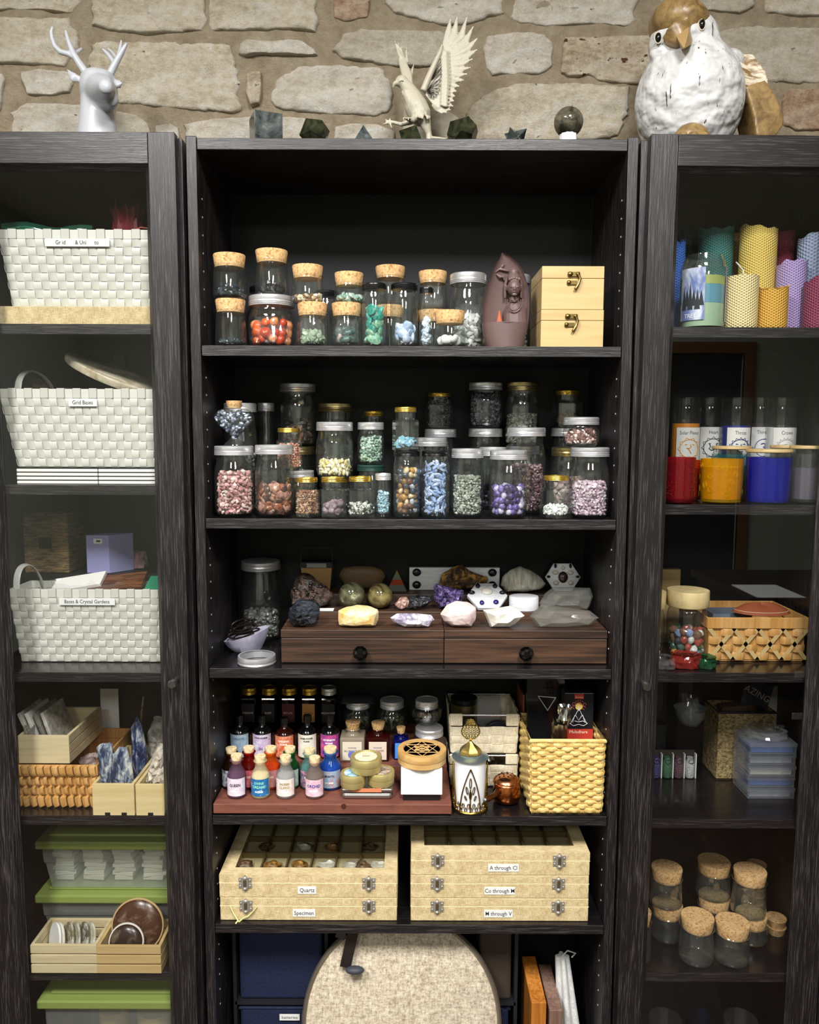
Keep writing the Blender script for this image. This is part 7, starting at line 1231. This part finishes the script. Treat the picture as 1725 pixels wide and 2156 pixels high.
zt2 = zt_; c7, h7 = crate('small_crate', 66, 205, zt2, 1.441, .088, 1990, 'small slatted crate of agate slices, front left', m_pl); c8, h8 = crate('small_crate', 205, 340, zt2, 1.441, .088, 1992, 'small slatted crate holding two brown dishes, front right', m_pine)
for i, (px, c, tl, l) in enumerate(((116, 'e4e4e6', -.30, 'white agate slice leaning in the left small crate'), (124, 'd9d2c0', -.28, 'cream agate slice leaning in the left small crate'), (142, '7c7454', -.40, 'olive agate slice leaning in the left small crate'), (156, 'a09a80', -.36, 'grey olive agate slice leaning in the left small crate'), (172, '5a5440', -.5, 'dark agate slice leaning in the left small crate'), (186, 'b8b49c', -.5, 'pale agate slice leaning rightmost in the left small crate'))): r_ = .034; z_ = zt2 + .0055; solo('agate_slice', MB().lathe([(r_, -.002), (r_ * 1.02, 0), (r_, .002)], 24, (0, 0, 0), sy=.8, R=rot(0, PI / 2 + tl * -.6, .75)), mineral('agate_' + c, c, 'f0ece0', (70, 70, 70), .25, .45, .7, .1, .001), l, 'slice', (XP(px, 1.485, z_ + .04), 1.484, z_ + r_ * 1.0), 'agate slices in the small crate', smooth=40)
def dish(px, Y, R_, z_, tilt, c1, c2, lab, rim): r = root('brown_dish', lab, 'dish', (XP(px, Y, z_ + R_), Y, z_)); R3 = rot(PI / 2 - tilt, 0, 0); part('bowl', MB().lathe([(R_ * .55, .004), (R_ * .9, .001), (R_, -.006), (R_ * .97, -.008), (R_ * .86, -.002), (R_ * .8, .0), (0, .001)], 48, (0, 0, R_ * math.cos(tilt) + .004), R=R3), mineral(lab[:12], c1, c2, (30, 30, 30), .25, .5, .7, .2, .001), r, 50); part('rim', MB().tube([R3 @ Vector((R_ * math.cos(t * PI / 18), R_ * math.sin(t * PI / 18), -.006)) + Vector((0, 0, R_ * math.cos(tilt) + .004)) for t in range(36)], .0022, 6, closed=True), M('rim_' + rim, rim, .4), r, 60)
dish(288, 1.497, .052, zt2 + .0055, .22, '4a2c1c', '8a7460', 'large brown glazed dish standing in the right small crate', 'c8a878'); dish(264, 1.473, .034, zt2 + .0055, .3, '33241c', '7a6654', 'smaller dark brown geode dish in front of the large one', 'e8e0d4')
zz = .098 + E; tub(zz, ZP(2126, 1.457, 200) - zz, 'tall milky bin with a lime green lid at the bottom left', Y=1.466, dp=.2, px0=92, px1=390)
for i, (px, R_) in enumerate(((242, .030), (330, .038))): solo('round_box', MB().lathe([(R_, 0), (R_, .1), (R_ * .97, .102), (0, .102)], 40), m_pine, ('smaller', 'larger')[i] + ' round wooden box inside the tall bottom bin', 'box', (XP(px, 1.54, .26), 1.54, zz + .10), smooth=40)
# ================================================================ right cabinet
C1, C2, C3, C4, C5 = RZ
def beeswax(px, w, yt, Y, label, col, wick=False, worn=True, cell=.0043):
    z = C1 + E; pm = PM(Y, z + .08); R = w / 2 / pm; x = XP(px, Y, z + .06); H = ZP(yt, Y - R, px) - z; ph = random.uniform(0, 6); r = root('beeswax_candle', label, 'candle', (x, Y, z), group='rolled honeycomb candles')
    wob = (lambda a, zz: (-.010 * max(0, math.sin(a * 1 + ph)) + .002 * math.sin(a * 7 + ph)) if zz > H * .9 else 0) if worn else None
    pr = [(R * .98, 0), (R, .001)] + [(R, H * k / 10) for k in range(1, 10)] + [(R, H), (R * .93, H - .0006)]
    if worn: pr += [(R * .90, H * .93), (0, H * .91)]
    else: pr += [(R * .5, H + .001), (R * .12, H + .006), (0, H + .007)]
    part('wax', MB().lathe(pr, 64, uv=True, wob=wob), HONEY('honeycomb_' + col, col, cell=cell), r, 50)
    if wick: part('wick', MB().tube([(0, 0, H), (.001, 0, H + .012), (-.006, 0, H + .020), (-.013, 0, H + .027)], .0012, 6), m_paper, r, 60)
    return r
beeswax(1545, 40, 485, 1.655, 'tan honeycomb candle seen as a sliver at the back', 'cca464'); beeswax(1502, 70, 468, 1.60, 'dark teal honeycomb candle behind the glass jar candle', '3f7a76'); beeswax(1442, 30, 480, 1.655, 'dim teal honeycomb candle at the far left back', '1f3e42'); beeswax(1424, 30, 500, 1.57, 'bright blue honeycomb candle at the left edge', '3a6cc4')
beeswax(1591, 74, 467, 1.565, 'tallest yellow honeycomb candle', 'e6c868'); beeswax(1645, 40, 477, 1.64, 'rose pink honeycomb candle at the back', 'd8607a'); beeswax(1706, 60, 486, 1.562, 'grey-blue honeycomb candle at the right back', '93a0bc', cell=.0058)
beeswax(1562, 66, 577, 1.478, 'cream honeycomb candle with a bent wick', 'ead8a0', wick=True, worn=False); beeswax(1627, 62, 596, 1.48, 'short golden honeycomb candle in the front row', 'dca844'); beeswax(1664, 60, 546, 1.53, 'lilac honeycomb candle in the middle', 'b09ad0'); beeswax(1724, 60, 578, 1.482, 'maroon honeycomb candle at the right edge', '8a3a58')
z = C1 + E; Y = 1.486; R = 46 / PM(Y, z + .06); H = ZP(529, Y - R, 1480) - z; r = root('jar_candle', 'layered green and blue candle in a glass jar with a winter trees label', 'candle', (XP(1479, Y, z + .05), Y, z))
part('glass_body', MB().lathe([(0, .0004), (.9 * R, .0004), (R, .004), (R, H * .80), (.93 * R, H * .9), (.82 * R, H * .96), (.80 * R, H), (.77 * R, H), (.79 * R, H * .96), (.96 * R, H * .80)], 56, cap=False), g_clear, r, 60)
for z0, z1, c in ((.02, .33, 'a9c4a4'), (.33, .58, '5f9ab0'), (.58, .70, 'a8b468')): part('wax_layer', MB().lathe([(R * .955, H * z0), (R * .955, H * z1 - .0002)], 48), M('wax_' + c, c, .35), r, 60)
def curved(R, a0, a1, z0, z1, n=14):
    mb = MB()
    for zz in (z0, z1):
        for k in range(n + 1): g_ = -PI / 2 + a0 + (a1 - a0) * k / n; mb.v.append((R * math.cos(g_), R * math.sin(g_), zz))
    for k in range(n): mb.f.append((k, k + 1, n + 2 + k, n + 1 + k))
    return mb
l = part('label', curved(R + .0006, -1.45, -.25, H * .10, H * .80), mineral('winter_label', '6a7cb4', 'dfe6f2', (30, 30, 14), .5, .4, .6, 0), r, 60); part('label', curved(R + .0006, .9, 1.6, H * .08, H * .84), M('label_mauve', 'a8a8c0', .6), r, 60)
tr = MB()
for k in range(6): g_ = -PI / 2 - 1.2 + .16 * k; hh = (.07, .055, .08, .05, .06, .045)[k] * .62; zz = H * (.24 + .05 * (k % 2)); tr.add([((R + .001) * math.cos(g_ + d), (R + .001) * math.sin(g_ + d), zz + q_) for d, q_ in ((-.13, 0), (.13, 0), (0, hh))], [(0, 1, 2)])
part('tree_print', tr, M('dark_pine_print', '20262c', .7), l); t_ = lettering('TREES', .011, l, (0, 0, H * .155), M('label_white_ink', 'f4f4f6', .6), bend=R + .0012); t_.rotation_euler = (0, 0, -.80)
# second row: chakra pillar candles
z = C2 + E
def pillar(px, Y, label, wax, glyph, word, ink, zt=.70, petals=12, wl=1.0):
    R = .0292; H = ZP(836, Y - R, px) - z; r = root('pillar_candle', label, 'candle', (XP(px, Y, z + .08), Y, z), group='tall glass pillar candles with symbol labels'); part('glass_body', MB().lathe([(R * .92, .0004), (R, .004), (R, H * .90), (R * .94, H * .93), (R * .97, H * .96), (R * .95, H)], 40, cap=False), g_clear, r, 50)
    part('wax', MB().lathe([(R * .93, .004), (R * .94, H * zt), (R * .5, H * (zt - .015)), (0, H * (zt - .02))], 40), M('wax_' + wax, wax, .45, sss=.1), r, 60); z0, z1 = H * .12, H * .70; l = part('label', curved(R + .0006, -.92 * wl, .92 * wl, z0, z1), M('label_white', 'dcdcda', .6), r, 60)
    mi = M('symbol_' + ink, ink, .6); zc = z1 - .043; rr = .0185; Q = lambda x, y: (math.cos(-PI / 2 + x / R) * (R + .0009), math.sin(-PI / 2 + x / R) * (R + .0009), zc + y); em = MB()
    em.tube([Q(rr * math.cos(t * PI / 16), rr * math.sin(t * PI / 16)) for t in range(32)], .0007, 5, closed=True)
    for k in range(petals): a_ = 2 * PI * k / petals; d = PI / petals; em.tube([Q(rr * math.cos(a_ - d), rr * math.sin(a_ - d)), Q(rr * 1.24 * math.cos(a_), rr * 1.24 * math.sin(a_)), Q(rr * math.cos(a_ + d), rr * math.sin(a_ + d))], .0007, 5)
    em.tube([Q(-rr * .85, rr * .5), Q(rr * .85, rr * .5), Q(0, -rr * .97)], .00035, 4, closed=True)
    for st_ in glyph: em.tube([Q(x * rr, y * rr) for x, y in st_], .0011, 5)
    part('symbol', em, mi, l); lettering(word, .0105, l, (0, 0, z1 - .011), M('script_ink', '3a3a40', .7), bend=R + .0009, xs=.8); return r
RA = [[(-.5, .45), (.5, .45)], [(.05, .45), (.15, .2), (-.05, .05), (-.3, .1), (-.05, -.1), (.15, -.5)]]; YA = [[(-.5, .45), (.55, .45)], [(.35, .45), (.35, -.45)], [(-.4, .45), (-.3, .1), (-.45, -.1), (-.2, -.3), (.1, -.2), (.35, .0)]]; HA_ = [[(-.5, .5), (.5, .5)], [(.05, .5), (.05, .25), (.3, .1), (.1, -.05), (-.25, .05), (-.3, -.25), (0, -.35), (.25, -.25), (.1, -.6)]]; OM = [[(-.4, .4), (-.1, .5), (.1, .3), (-.15, .08), (.1, -.1), (.05, -.4), (-.25, -.5), (-.5, -.3)], [(.05, .0), (.3, .15), (.5, 0)]]
pillar(1441, 1.63, 'tall orange pillar candle with an orange symbol', 'd8871e', RA, 'Solar Plexus', 'd8a040', .74, 10); pillar(1490, 1.673, 'clear pillar candle with a dark green Heart symbol', '6b7060', YA, 'Heart', '1f4a3a', .3); pillar(1546, 1.63, 'tall blue pillar candle with a dark blue Throat symbol', '1c2a80', HA_, 'Throat', '16287a', .72, 16); pillar(1596, 1.673, 'dark violet pillar candle with a Third Eye symbol', '2a1c30', OM, 'Third Eye', '1c2878', .74, 2); pillar(1642, 1.632, 'tall white pillar candle with a grey Crown symbol', 'e4e2de', OM, 'Crown', 'b4b4b8', .70, 20)
def tumbler(px0, px1, yt, Y, label, tint, dye, wax=None, lid_=None, relief=0, wl=.8, amt=.25):
    pm = PM(Y, z + .05); R = (px1 - px0) / 2 / pm; H = ZP(yt, Y + R * .4, px0) - z; r = root('candle_glass', label, 'candle', (XP((px0 + px1) / 2, Y, z + .05), Y, z)); g_ = GLASS('tinted_' + dye, tint, .07, .6, .03, (dye, amt))
    mb = MB().lathe([(0, .0005), (.82 * R, .0005), (.93 * R, .003), (.95 * R, .012), (R, H * .5), (R, H), (R * .95, H), (R * .95, H * .5), (R * .90, .008), (0, .007)], 56, cap=False); part('glass_body', mb, g_, r, 50)
    if wax: part('wax', MB().lathe([(.88 * R, .0085), (.935 * R, H * wl * .6), (.935 * R, H * wl), (.3 * R, H * wl - .001), (0, H * wl - .001)], 40), M('wax_' + wax, wax, .4), r, 50)
    if relief:
        rl = MB()
        for k in range(relief):
            a_, zz = random.uniform(0, 2 * PI), random.uniform(.15, .88) * H
            if relief < 60: 
                for q_ in (.35, .6, .85): rl.tube([((R + .0002) * math.cos(a_ + .16 * q_ * math.cos(t * PI / 5)), (R + .0002) * math.sin(a_ + .16 * q_ * math.cos(t * PI / 5)), zz + .0065 * q_ * math.sin(t * PI / 5)) for t in range(10)], .0002, 4, closed=True)
            else: rl.ell(((R + .0003) * math.cos(a_), (R + .0003) * math.sin(a_), zz), (.0008, .0008, .0008), n=5, m=3)
        part('embossing', rl, M('embossed_' + dye, dye, .15, coat=.4), r, kind='stuff')
    if lid_: part('glass_neck', MB().lathe([(R * .93, H), (R * .93, H + .008)], 48, cap=False), g_clear, r); part('wooden_lid', MB().lathe([(R * .96, H + .0085), (R * 1.03, H + .010), (R * 1.03, H + .0135), (R * 1.0, H + .0155), (0, H + .0155)], 48), m_pine, r, 35)
    return r
tumbler(1398, 1463, 962, 1.478, 'red embossed glass candle at the left front', (.8, .2, .2), 'a01c28', '8a2430', relief=220, wl=.9); tumbler(1420, 1477, 968, 1.54, 'orange glass candle half hidden behind the red one', (.9, .35, .1), 'c4481a', 'b83a1a'); tumbler(1476, 1562, 965, 1.486, 'yellow embossed glass candle with swirl relief', (1, .8, .1), 'dba80c', 'd8a818', relief=34, wl=.82)
tumbler(1500, 1577, 955, 1.565, 'turquoise candle glass with a wooden lid behind the yellow one', (.85, .95, .95), '4a98a0', '3f8f98', lid_=1, wl=.75, amt=.1); tumbler(1573, 1662, 962, 1.488, 'cobalt blue candle glass with a wooden lid', (.02, .06, .9), '0a14a0', '0810a0', lid_=1, wl=.86, amt=.4); r = tumbler(1664, 1734, 955, 1.49, 'clear candle glass with a wooden lid and a picture sticker', (.95, .95, .95), 'd0d0d0', '5a4f62', lid_=1, wl=.72, amt=.03); tumbler(1622, 1684, 953, 1.573, 'dim candle glass with a wooden lid behind the clear one', (.8, .8, .8), '5a5048', '4a4440', lid_=1, wl=.6, amt=.2)
part('sticker', curved(.0325, .35, 1.25, .022, .058), mineral('sticker_print', 'c84a5a', 'e8e0d0', (60, 60, 60), .4, .4, .6, 0, .001, c3='7a6ad0'), r, 60)
# third row
z = C3 + E; m_bl = WOOD('bamboo_lid', 'e6cf98', 'c9ab70', 'Z', 60, 60, .45, .7, .5, .05)
def big_jar(px, Rr, Y, yt, label):
    x = XP(px, Y, z + .08); H = ZP(yt, Y + Rr * .9, px) - z; r = root('bamboo_lid_jar', label, 'jar', (x, Y, z), group='glass jars with thick bamboo lids'); hb = H - .032; part('glass_body', MB().lathe([(0, .0004), (.86 * Rr, .0004), (.98 * Rr, .006), (Rr, .016), (Rr, hb * .84), (.94 * Rr, hb * .93), (.85 * Rr, hb)], 48, cap=False), g_clear, r, 60); part('wooden_lid', MB().lathe([(Rr * 1.04, hb), (Rr * 1.07, hb + .002), (Rr * 1.07, H - .002), (Rr * 1.05, H), (0, H)], 48), m_bl, r, 35)
    return dict(x=x, y=Y, z=z, R=Rr - .002, hb=hb * .84)
q1 = big_jar(1447, .0385, 1.545, 1234, 'glass jar of mixed stones with a thick bamboo lid'); q2 = big_jar(1364, .032, 1.545, 1238, 'second bamboo-lidded jar half hidden by the door frame')
mx = [M('mix_' + c, c, .2) for c in ('5f8a70', 'a04a3a', '8fa0c8', 'd8d8d2', 'c9a05c', '3a3c44', '7c5a48', '4f6e60')]
pieces(q1, .72, .0095, (1, .85, .7), mx, 'mixed_stone', 'small mixed stone in the bamboo-lidded jar', 'stone', 'mixed stones in the bamboo-lidded jar', facet=True); pieces(q2, .72, .0095, (1, .85, .7), mx, 'mixed_stone', 'small mixed stone in the half-hidden bamboo-lidded jar', 'stone', 'mixed stones in the half-hidden jar', facet=True)
solo('pine_block', MB().bb(-.024, .022, 0, .02, 0, ZP(1199, 1.66, 1410) - z), m_pine, 'plain pine block standing behind the bamboo-lidded jars', 'block', (XP(1412, 1.66, 1.2), 1.66, z), bevel=.001)
Y = 1.517; x0, x1 = XP(1488, Y, z + .05), XP(1702, Y, z + .05); w = (x1 - x0) / 2; H = ZP(1300, Y, 1600) - z; r = root('splint_basket', 'honey-coloured splint basket with crossed diagonal strips and a leather pouch on it', 'basket', ((x0 + x1) / 2, Y, z)); dp = .155; zr_ = H - .022
for y0 in (0, dp): part('rim_strip', MB().bb(-w, w, y0 - .003, y0 + .001, zr_, H), m_cane, r, bevel=.001)
for s in (-1, 1): part('rim_strip', MB().bb(min(s * w, s * (w - .003)), max(s * w, s * (w - .003)), .001, dp, zr_, H), m_cane, r, bevel=.001)
for i in range(4): zz = .004 + i * (zr_ - .004) / 4; part('splint', MB().bb(-w * .94, w * .94, .003, .0045, zz, zz + zr_ / 4 - .001), m_cane, r)
for k in range(8):
    cx = -w * .94 + w * 1.88 * (k + .5) / 8
    for i in range(4):
        if (i + k) % 2 == 0: zz = .004 + i * (zr_ - .004) / 4; part('splint', MB().tube([(cx - .0125, .002, zz + .008), (cx - .006, -.0035, zz + .008), (cx + .006, -.0035, zz + .008), (cx + .0125, .002, zz + .008)], .0078, 6, flat=.16, fd=(0, -1, 0)), m_cane, r, 50)
for k in range(4):
    cx = -w * .72 + w * 1.44 * k / 3
    for s in (-1, 1): part('diagonal_strip', MB().quad((cx - s * .024 - .005, -.0045, .006), (cx - s * .024 + .005, -.0045, .006), (cx + s * .024 + .005, -.0045, zr_), (cx + s * .024 - .005, -.0045, zr_), -.0008), m_pine, r)
for s in (-1, 1): part('woven_side', MB().bb(min(s * w * .94, s * (w * .94 - .002)), max(s * w * .94, s * (w * .94 - .002)), .004, dp, .002, zr_), m_cane, r)
part('woven_back', MB().bb(-w * .94, w * .94, dp - .002, dp, .002, zr_), m_cane, r); part('base', MB().bb(-w * .93, w * .93, .005, dp - .003, .0004, .003), m_cane, r)
mb = MB(); N = 28
for rr, zz in ((0, 0), (.9, .0), (1.0, .002), (.9, .007), (.55, .016), (.2, .019), (0, .019)):
    for k in range(N): g_ = 2 * PI * k / N; mb.v.append((.058 * rr * math.cos(g_), .038 * rr * math.sin(g_) * (1 if math.sin(g_) < 0 else .7), zz * (1 + .15 * math.cos(2 * g_))))
for i in range(6):
    for k in range(N): k2 = (k + 1) % N; mb.f.append((i * N + k, i * N + k2, (i + 1) * N + k2, (i + 1) * N + k))
o = solo('leather_pouch', mb, M('tan_leather', '8a4a30', .4, bump=((120, 120, 120), .2, .001)), 'reddish tan leather pouch resting on the splint basket rim', 'pouch', (XP(1605, 1.55, z + H), 1.556, z + H + .0006), smooth=60); part('stitching', MB().tube([(.053 * math.cos(t * PI / 20), .034 * math.sin(t * PI / 20) * (1 if math.sin(t * PI / 20) < 0 else .7), .0068) for t in range(40)], .0005, 4, closed=True), M('stitch', 'd8c4a8', .7), o)
solo('grey_pack', MB().bb(-.04, .04, -.03, .03, 0, H * .9), M('blue_grey_film', '6a7684', .25, coat=.3), 'blue-grey plastic pack inside the splint basket at left', 'packet', (XP(1535, 1.59, z + H), 1.60, z + .0035))
for i, (px, Y_, m_, l, h_) in enumerate(((1400, 1.478, m_bag, 'clear bag at the front left under the bamboo jars', .022), (1442, 1.482, GLASS('red_film', (.7, .3, .25), .1, .6, .1, ('8a2c24', .6)), 'red bag standing in for a reflection at the front of the third row', .028), (1487, 1.482, GLASS('dark_green_film', (.3, .6, .4), .1, .6, .1, ('1f4a30', .6)), 'green bag standing in for a reflection at the front of the third row', .022))): bag('small_bag', l, XP(px, Y_, z), Y_, z, (.02, .028, .018)[i], .02, h_, mat=m_, seed=30 + i)  # red and green bags are added in place of reflections on the door
# fourth row
z = C4 + E; Y = 1.62; x0 = XP(1377, Y, z + .03); r = root('vial_rack', 'clear rack of four gem vials with silver charms', 'rack', (x0, Y, z)); H = ZP(1587, Y, 1420) - z; pm = PM(Y, z)
part('backing', MB().bb(0, 92 / pm, .020, .022, 0, H), M('rack_card', '3c332a', .7), r)
for i, c in enumerate(('4a4478', '4a7858', '6a5058', 'd0d0cc')):
    cx = (7 + 24 * i) / pm; v = part('vial', MB().lathe([(.0085, .001), (.0095, .004), (.0095, H * .62), (.006, H * .72), (.0065, H * .80)], 20, (cx, .01, 0)), M('vial_gems_' + c, c, .2, bump=((300, 300, 300), 1, .004)), r, 50, label='vial of ' + ('violet', 'green', 'dusky red', 'white')[i] + ' gem chips'); part('charm', MB().tube([(cx + .0055 * math.cos(t * PI / 6), -.001, H * .72 + .0055 * math.sin(t * PI / 6)) for t in range(12)], .0007, 5, closed=True), m_steel, v)
    part('rod', MB().bb(cx + .0105, cx + .0125, .004, .014, 0, H * .95), M('white_card', 'f4f4f2'), r)
m_acr = GLASS('clear_acrylic', (.94, .95, .97), .12, .6, .05, ('c8ccd4', .12)); x0, x1 = XP(1588, 1.50, z), XP(1688, 1.50, z); zz = z
for i in range(5):
    hh = .0235; r = root('acrylic_box', ('lowest', 'second', 'third', 'fourth', 'uppermost')[i] + ' clear plastic box in the wrapped stack', 'box', ((x0 + x1) / 2, 1.53 + .002 * (i % 2), zz), group='stack of clear plastic boxes'); w = (x1 - x0) / 2
    part('box_body', MB().bb(-w, w, 0, .075, 0, hh * .62), m_acr, r, bevel=.001); part('box_lid', MB().bb(-w - .001, w + .001, -.001, .076, hh * .64, hh - .0006), m_acr, r, bevel=.001); part('contents', MB().bb(-w * .88, w * .88, .006, .069, .002, hh * .5), M('box_fill_%d' % (i % 3), ('8a8c94', '3a5a9c', 'b8b4a8')[i % 3], .6, bump=((90, 90, 90), .6, .004)), r); zz += hh
bag('plastic_wrap', 'loose clear wrap draped over the stack of plastic boxes', (x0 + x1) / 2, 1.568, zz + .0005, w * .9, .035, .018, seed=9, crinkle=.3)
Y = 1.618; x0, x1 = XP(1508, Y, z), .782; H = ZP(1500, Y, 1500) - z; m_sg = mineral('woven_seagrass', '6a5836', 'b8a070', (120, 120, 160), .9, .4, .6, 1, .003); r = root('seagrass_basket', 'tan seagrass basket with a dark rim behind the plastic boxes', 'basket', ((x0 + x1) / 2, Y, z)); w = (x1 - x0) / 2; t_ = .004
for k, b_ in enumerate(((-w, w, 0, t_), (-w, w, .08 - t_, .08), (-w, -w + t_, t_, .08 - t_), (w - t_, w, t_, .08 - t_))): part('woven_side', MB().bb(b_[0], b_[1], b_[2], b_[3], 0, H), m_sg, r)
part('dark_rim', MB().tube([(-w, 0, H), (w, 0, H), (w, .08, H), (-w, .08, H)], .003, 8, closed=True), m_black, r, 60); part('base', MB().bb(-w, w, 0, .08, .0003, .003), m_sg, r)
solo('white_board', MB().bb(0, .068, 0, .004, 0, ZP(1445, 1.67, 1650) - z - .004), M('pale_board', 'a8a49a', .6), 'pale board standing in the seagrass basket', 'board', (XP(1610, 1.672, z + .15), 1.672, z + .0035)); solo('brown_wrapped_item', MB().box((0, 0, H * .5), (.07, .03, H * 1.0), rot(0, -.1, 0)), M('brown_wrap', '4a3628', .4, coat=.3), 'brown wrapped item in the seagrass basket', 'packet', (XP(1556, 1.65, z + H), 1.65, z + .008))
solo('black_case', MB().bb(0, .135, 0, .040, 0, .105), M('matte_black', '14161c'), 'black case standing behind the gem vials', 'case', (.43, 1.660, z)); zb_ = z + .1056; xb_ = XP(1492, 1.668, zb_)
r = root('plastic_bowl', 'clear plastic bowl holding a zip bag, on the black case', 'bowl', (xb_ - .042, 1.665, zb_)); part('bowl', MB().lathe([(.018, .0003), (.030, .018), (.033, .036), (.036, .037), (.031, .034), (.028, .018), (.0, .002)], 32, cap=False), m_tub, r, 60); bag('zip_bag', 'crinkled zip bag standing in the plastic bowl', xb_ - .042, 1.665, zb_ + .003, .020, .020, .06, seed=17)
r = root('dark_booklet', 'dark booklet with pale lettering at the right edge of the fourth row', 'booklet', (.722, 1.655, z + H + .03)); part('cover', MB().box((.028, 0, .02), (.06, .003, .055), rot(0, .25, 0)), M('navy_cover', '20242c', .4), r); t_ = lettering('AZING', .020, r, (.028, -.0022, .022), M('label_light_ink', 'c9b8a8')); t_.rotation_euler = (0, .5, 0)
bpy.data.objects.remove([o for o in bpy.data.objects if o.name == 'small_dummy'][0]) if 'small_dummy' in bpy.data.objects else None
r.location = (.722, 1.640, z + .012 + H)
# fifth row: empty cork jars
z = C5 + E
g_bright = GLASS('clear_glass_bright_haze', (.95, .97, .96), .13, 1.2, .04, ('dfe6e2', .03))  # brighter copy of the clear glass: haze and extra reflection make bodies show
def cj(px0, px1, yt, zb__, Y, label): return jar('cork', px0, px1, yt, zb__, Y, label, glass=g_bright, group='empty cork-stoppered jars in the right cabinet', th=.026)
cj(1432, 1503, 1910, z, 1.488, 'empty cork jar at the front, left of the pair'); cj(1505, 1578, 1921, z, 1.488, 'empty cork jar at the front, right of the pair')
e1 = cj(1549, 1616, 1905, z, 1.552, 'empty cork jar under another, right of the front pair'); cj(1543, 1613, 1815, e1['top'] + E, 1.552, 'empty cork jar stacked above, right of the front pair')
e2 = cj(1372, 1438, 1885, z, 1.56, 'empty cork jar at the left, lower of its pair'); cj(1370, 1437, 1810, e2['top'] + E, 1.56, 'empty cork jar at the left, upper of its pair')
e3 = cj(1470, 1538, 1868, z, 1.60, 'empty cork jar in the middle back, lower of its pair'); cj(1468, 1538, 1796, e3['top'] + E, 1.60, 'empty cork jar in the middle back, upper of its pair')
cj(1300, 1371, 1898, z, 1.495, 'empty cork jar mostly hidden by the door frame')
for i, (px, Y, n, l) in enumerate(((1634, 1.573, 2, 'near'), (1590, 1.66, 6, 'back'))):
    for k in range(n): solo('cork_stopper', MB().lathe([(.0165, 0), (.021, .0165), (.0205, .017), (0, .017)], 32), m_cork, 'loose cork in the %s stack, %s from the bottom' % (l, ('first', 'second', 'third', 'fourth', 'fifth', 'sixth')[k]), 'cork', (XP(px, Y, z + .02), Y, z + k * .0175), 'loose corks stacked at the right', smooth=40)
for i, px in enumerate((1400, 1480, 1560)): x = XP(px, 1.50, .3); r = root('glass_tumbler', 'dim drinking glass at the bottom right, ' + ('left', 'middle', 'right')[i] + ' one', 'glass', (x, 1.50, .0986), group='dim glasses at the bottom'); part('glass_body', MB().lathe([(0, .0004), (.026, .0004), (.033, .21), (.031, .21), (.024, .006), (0, .006)], 32, cap=False), GLASS('blue_glass', (.5, .65, .95), .08, .5, .03) if i == 1 else g_clear, r, 60)
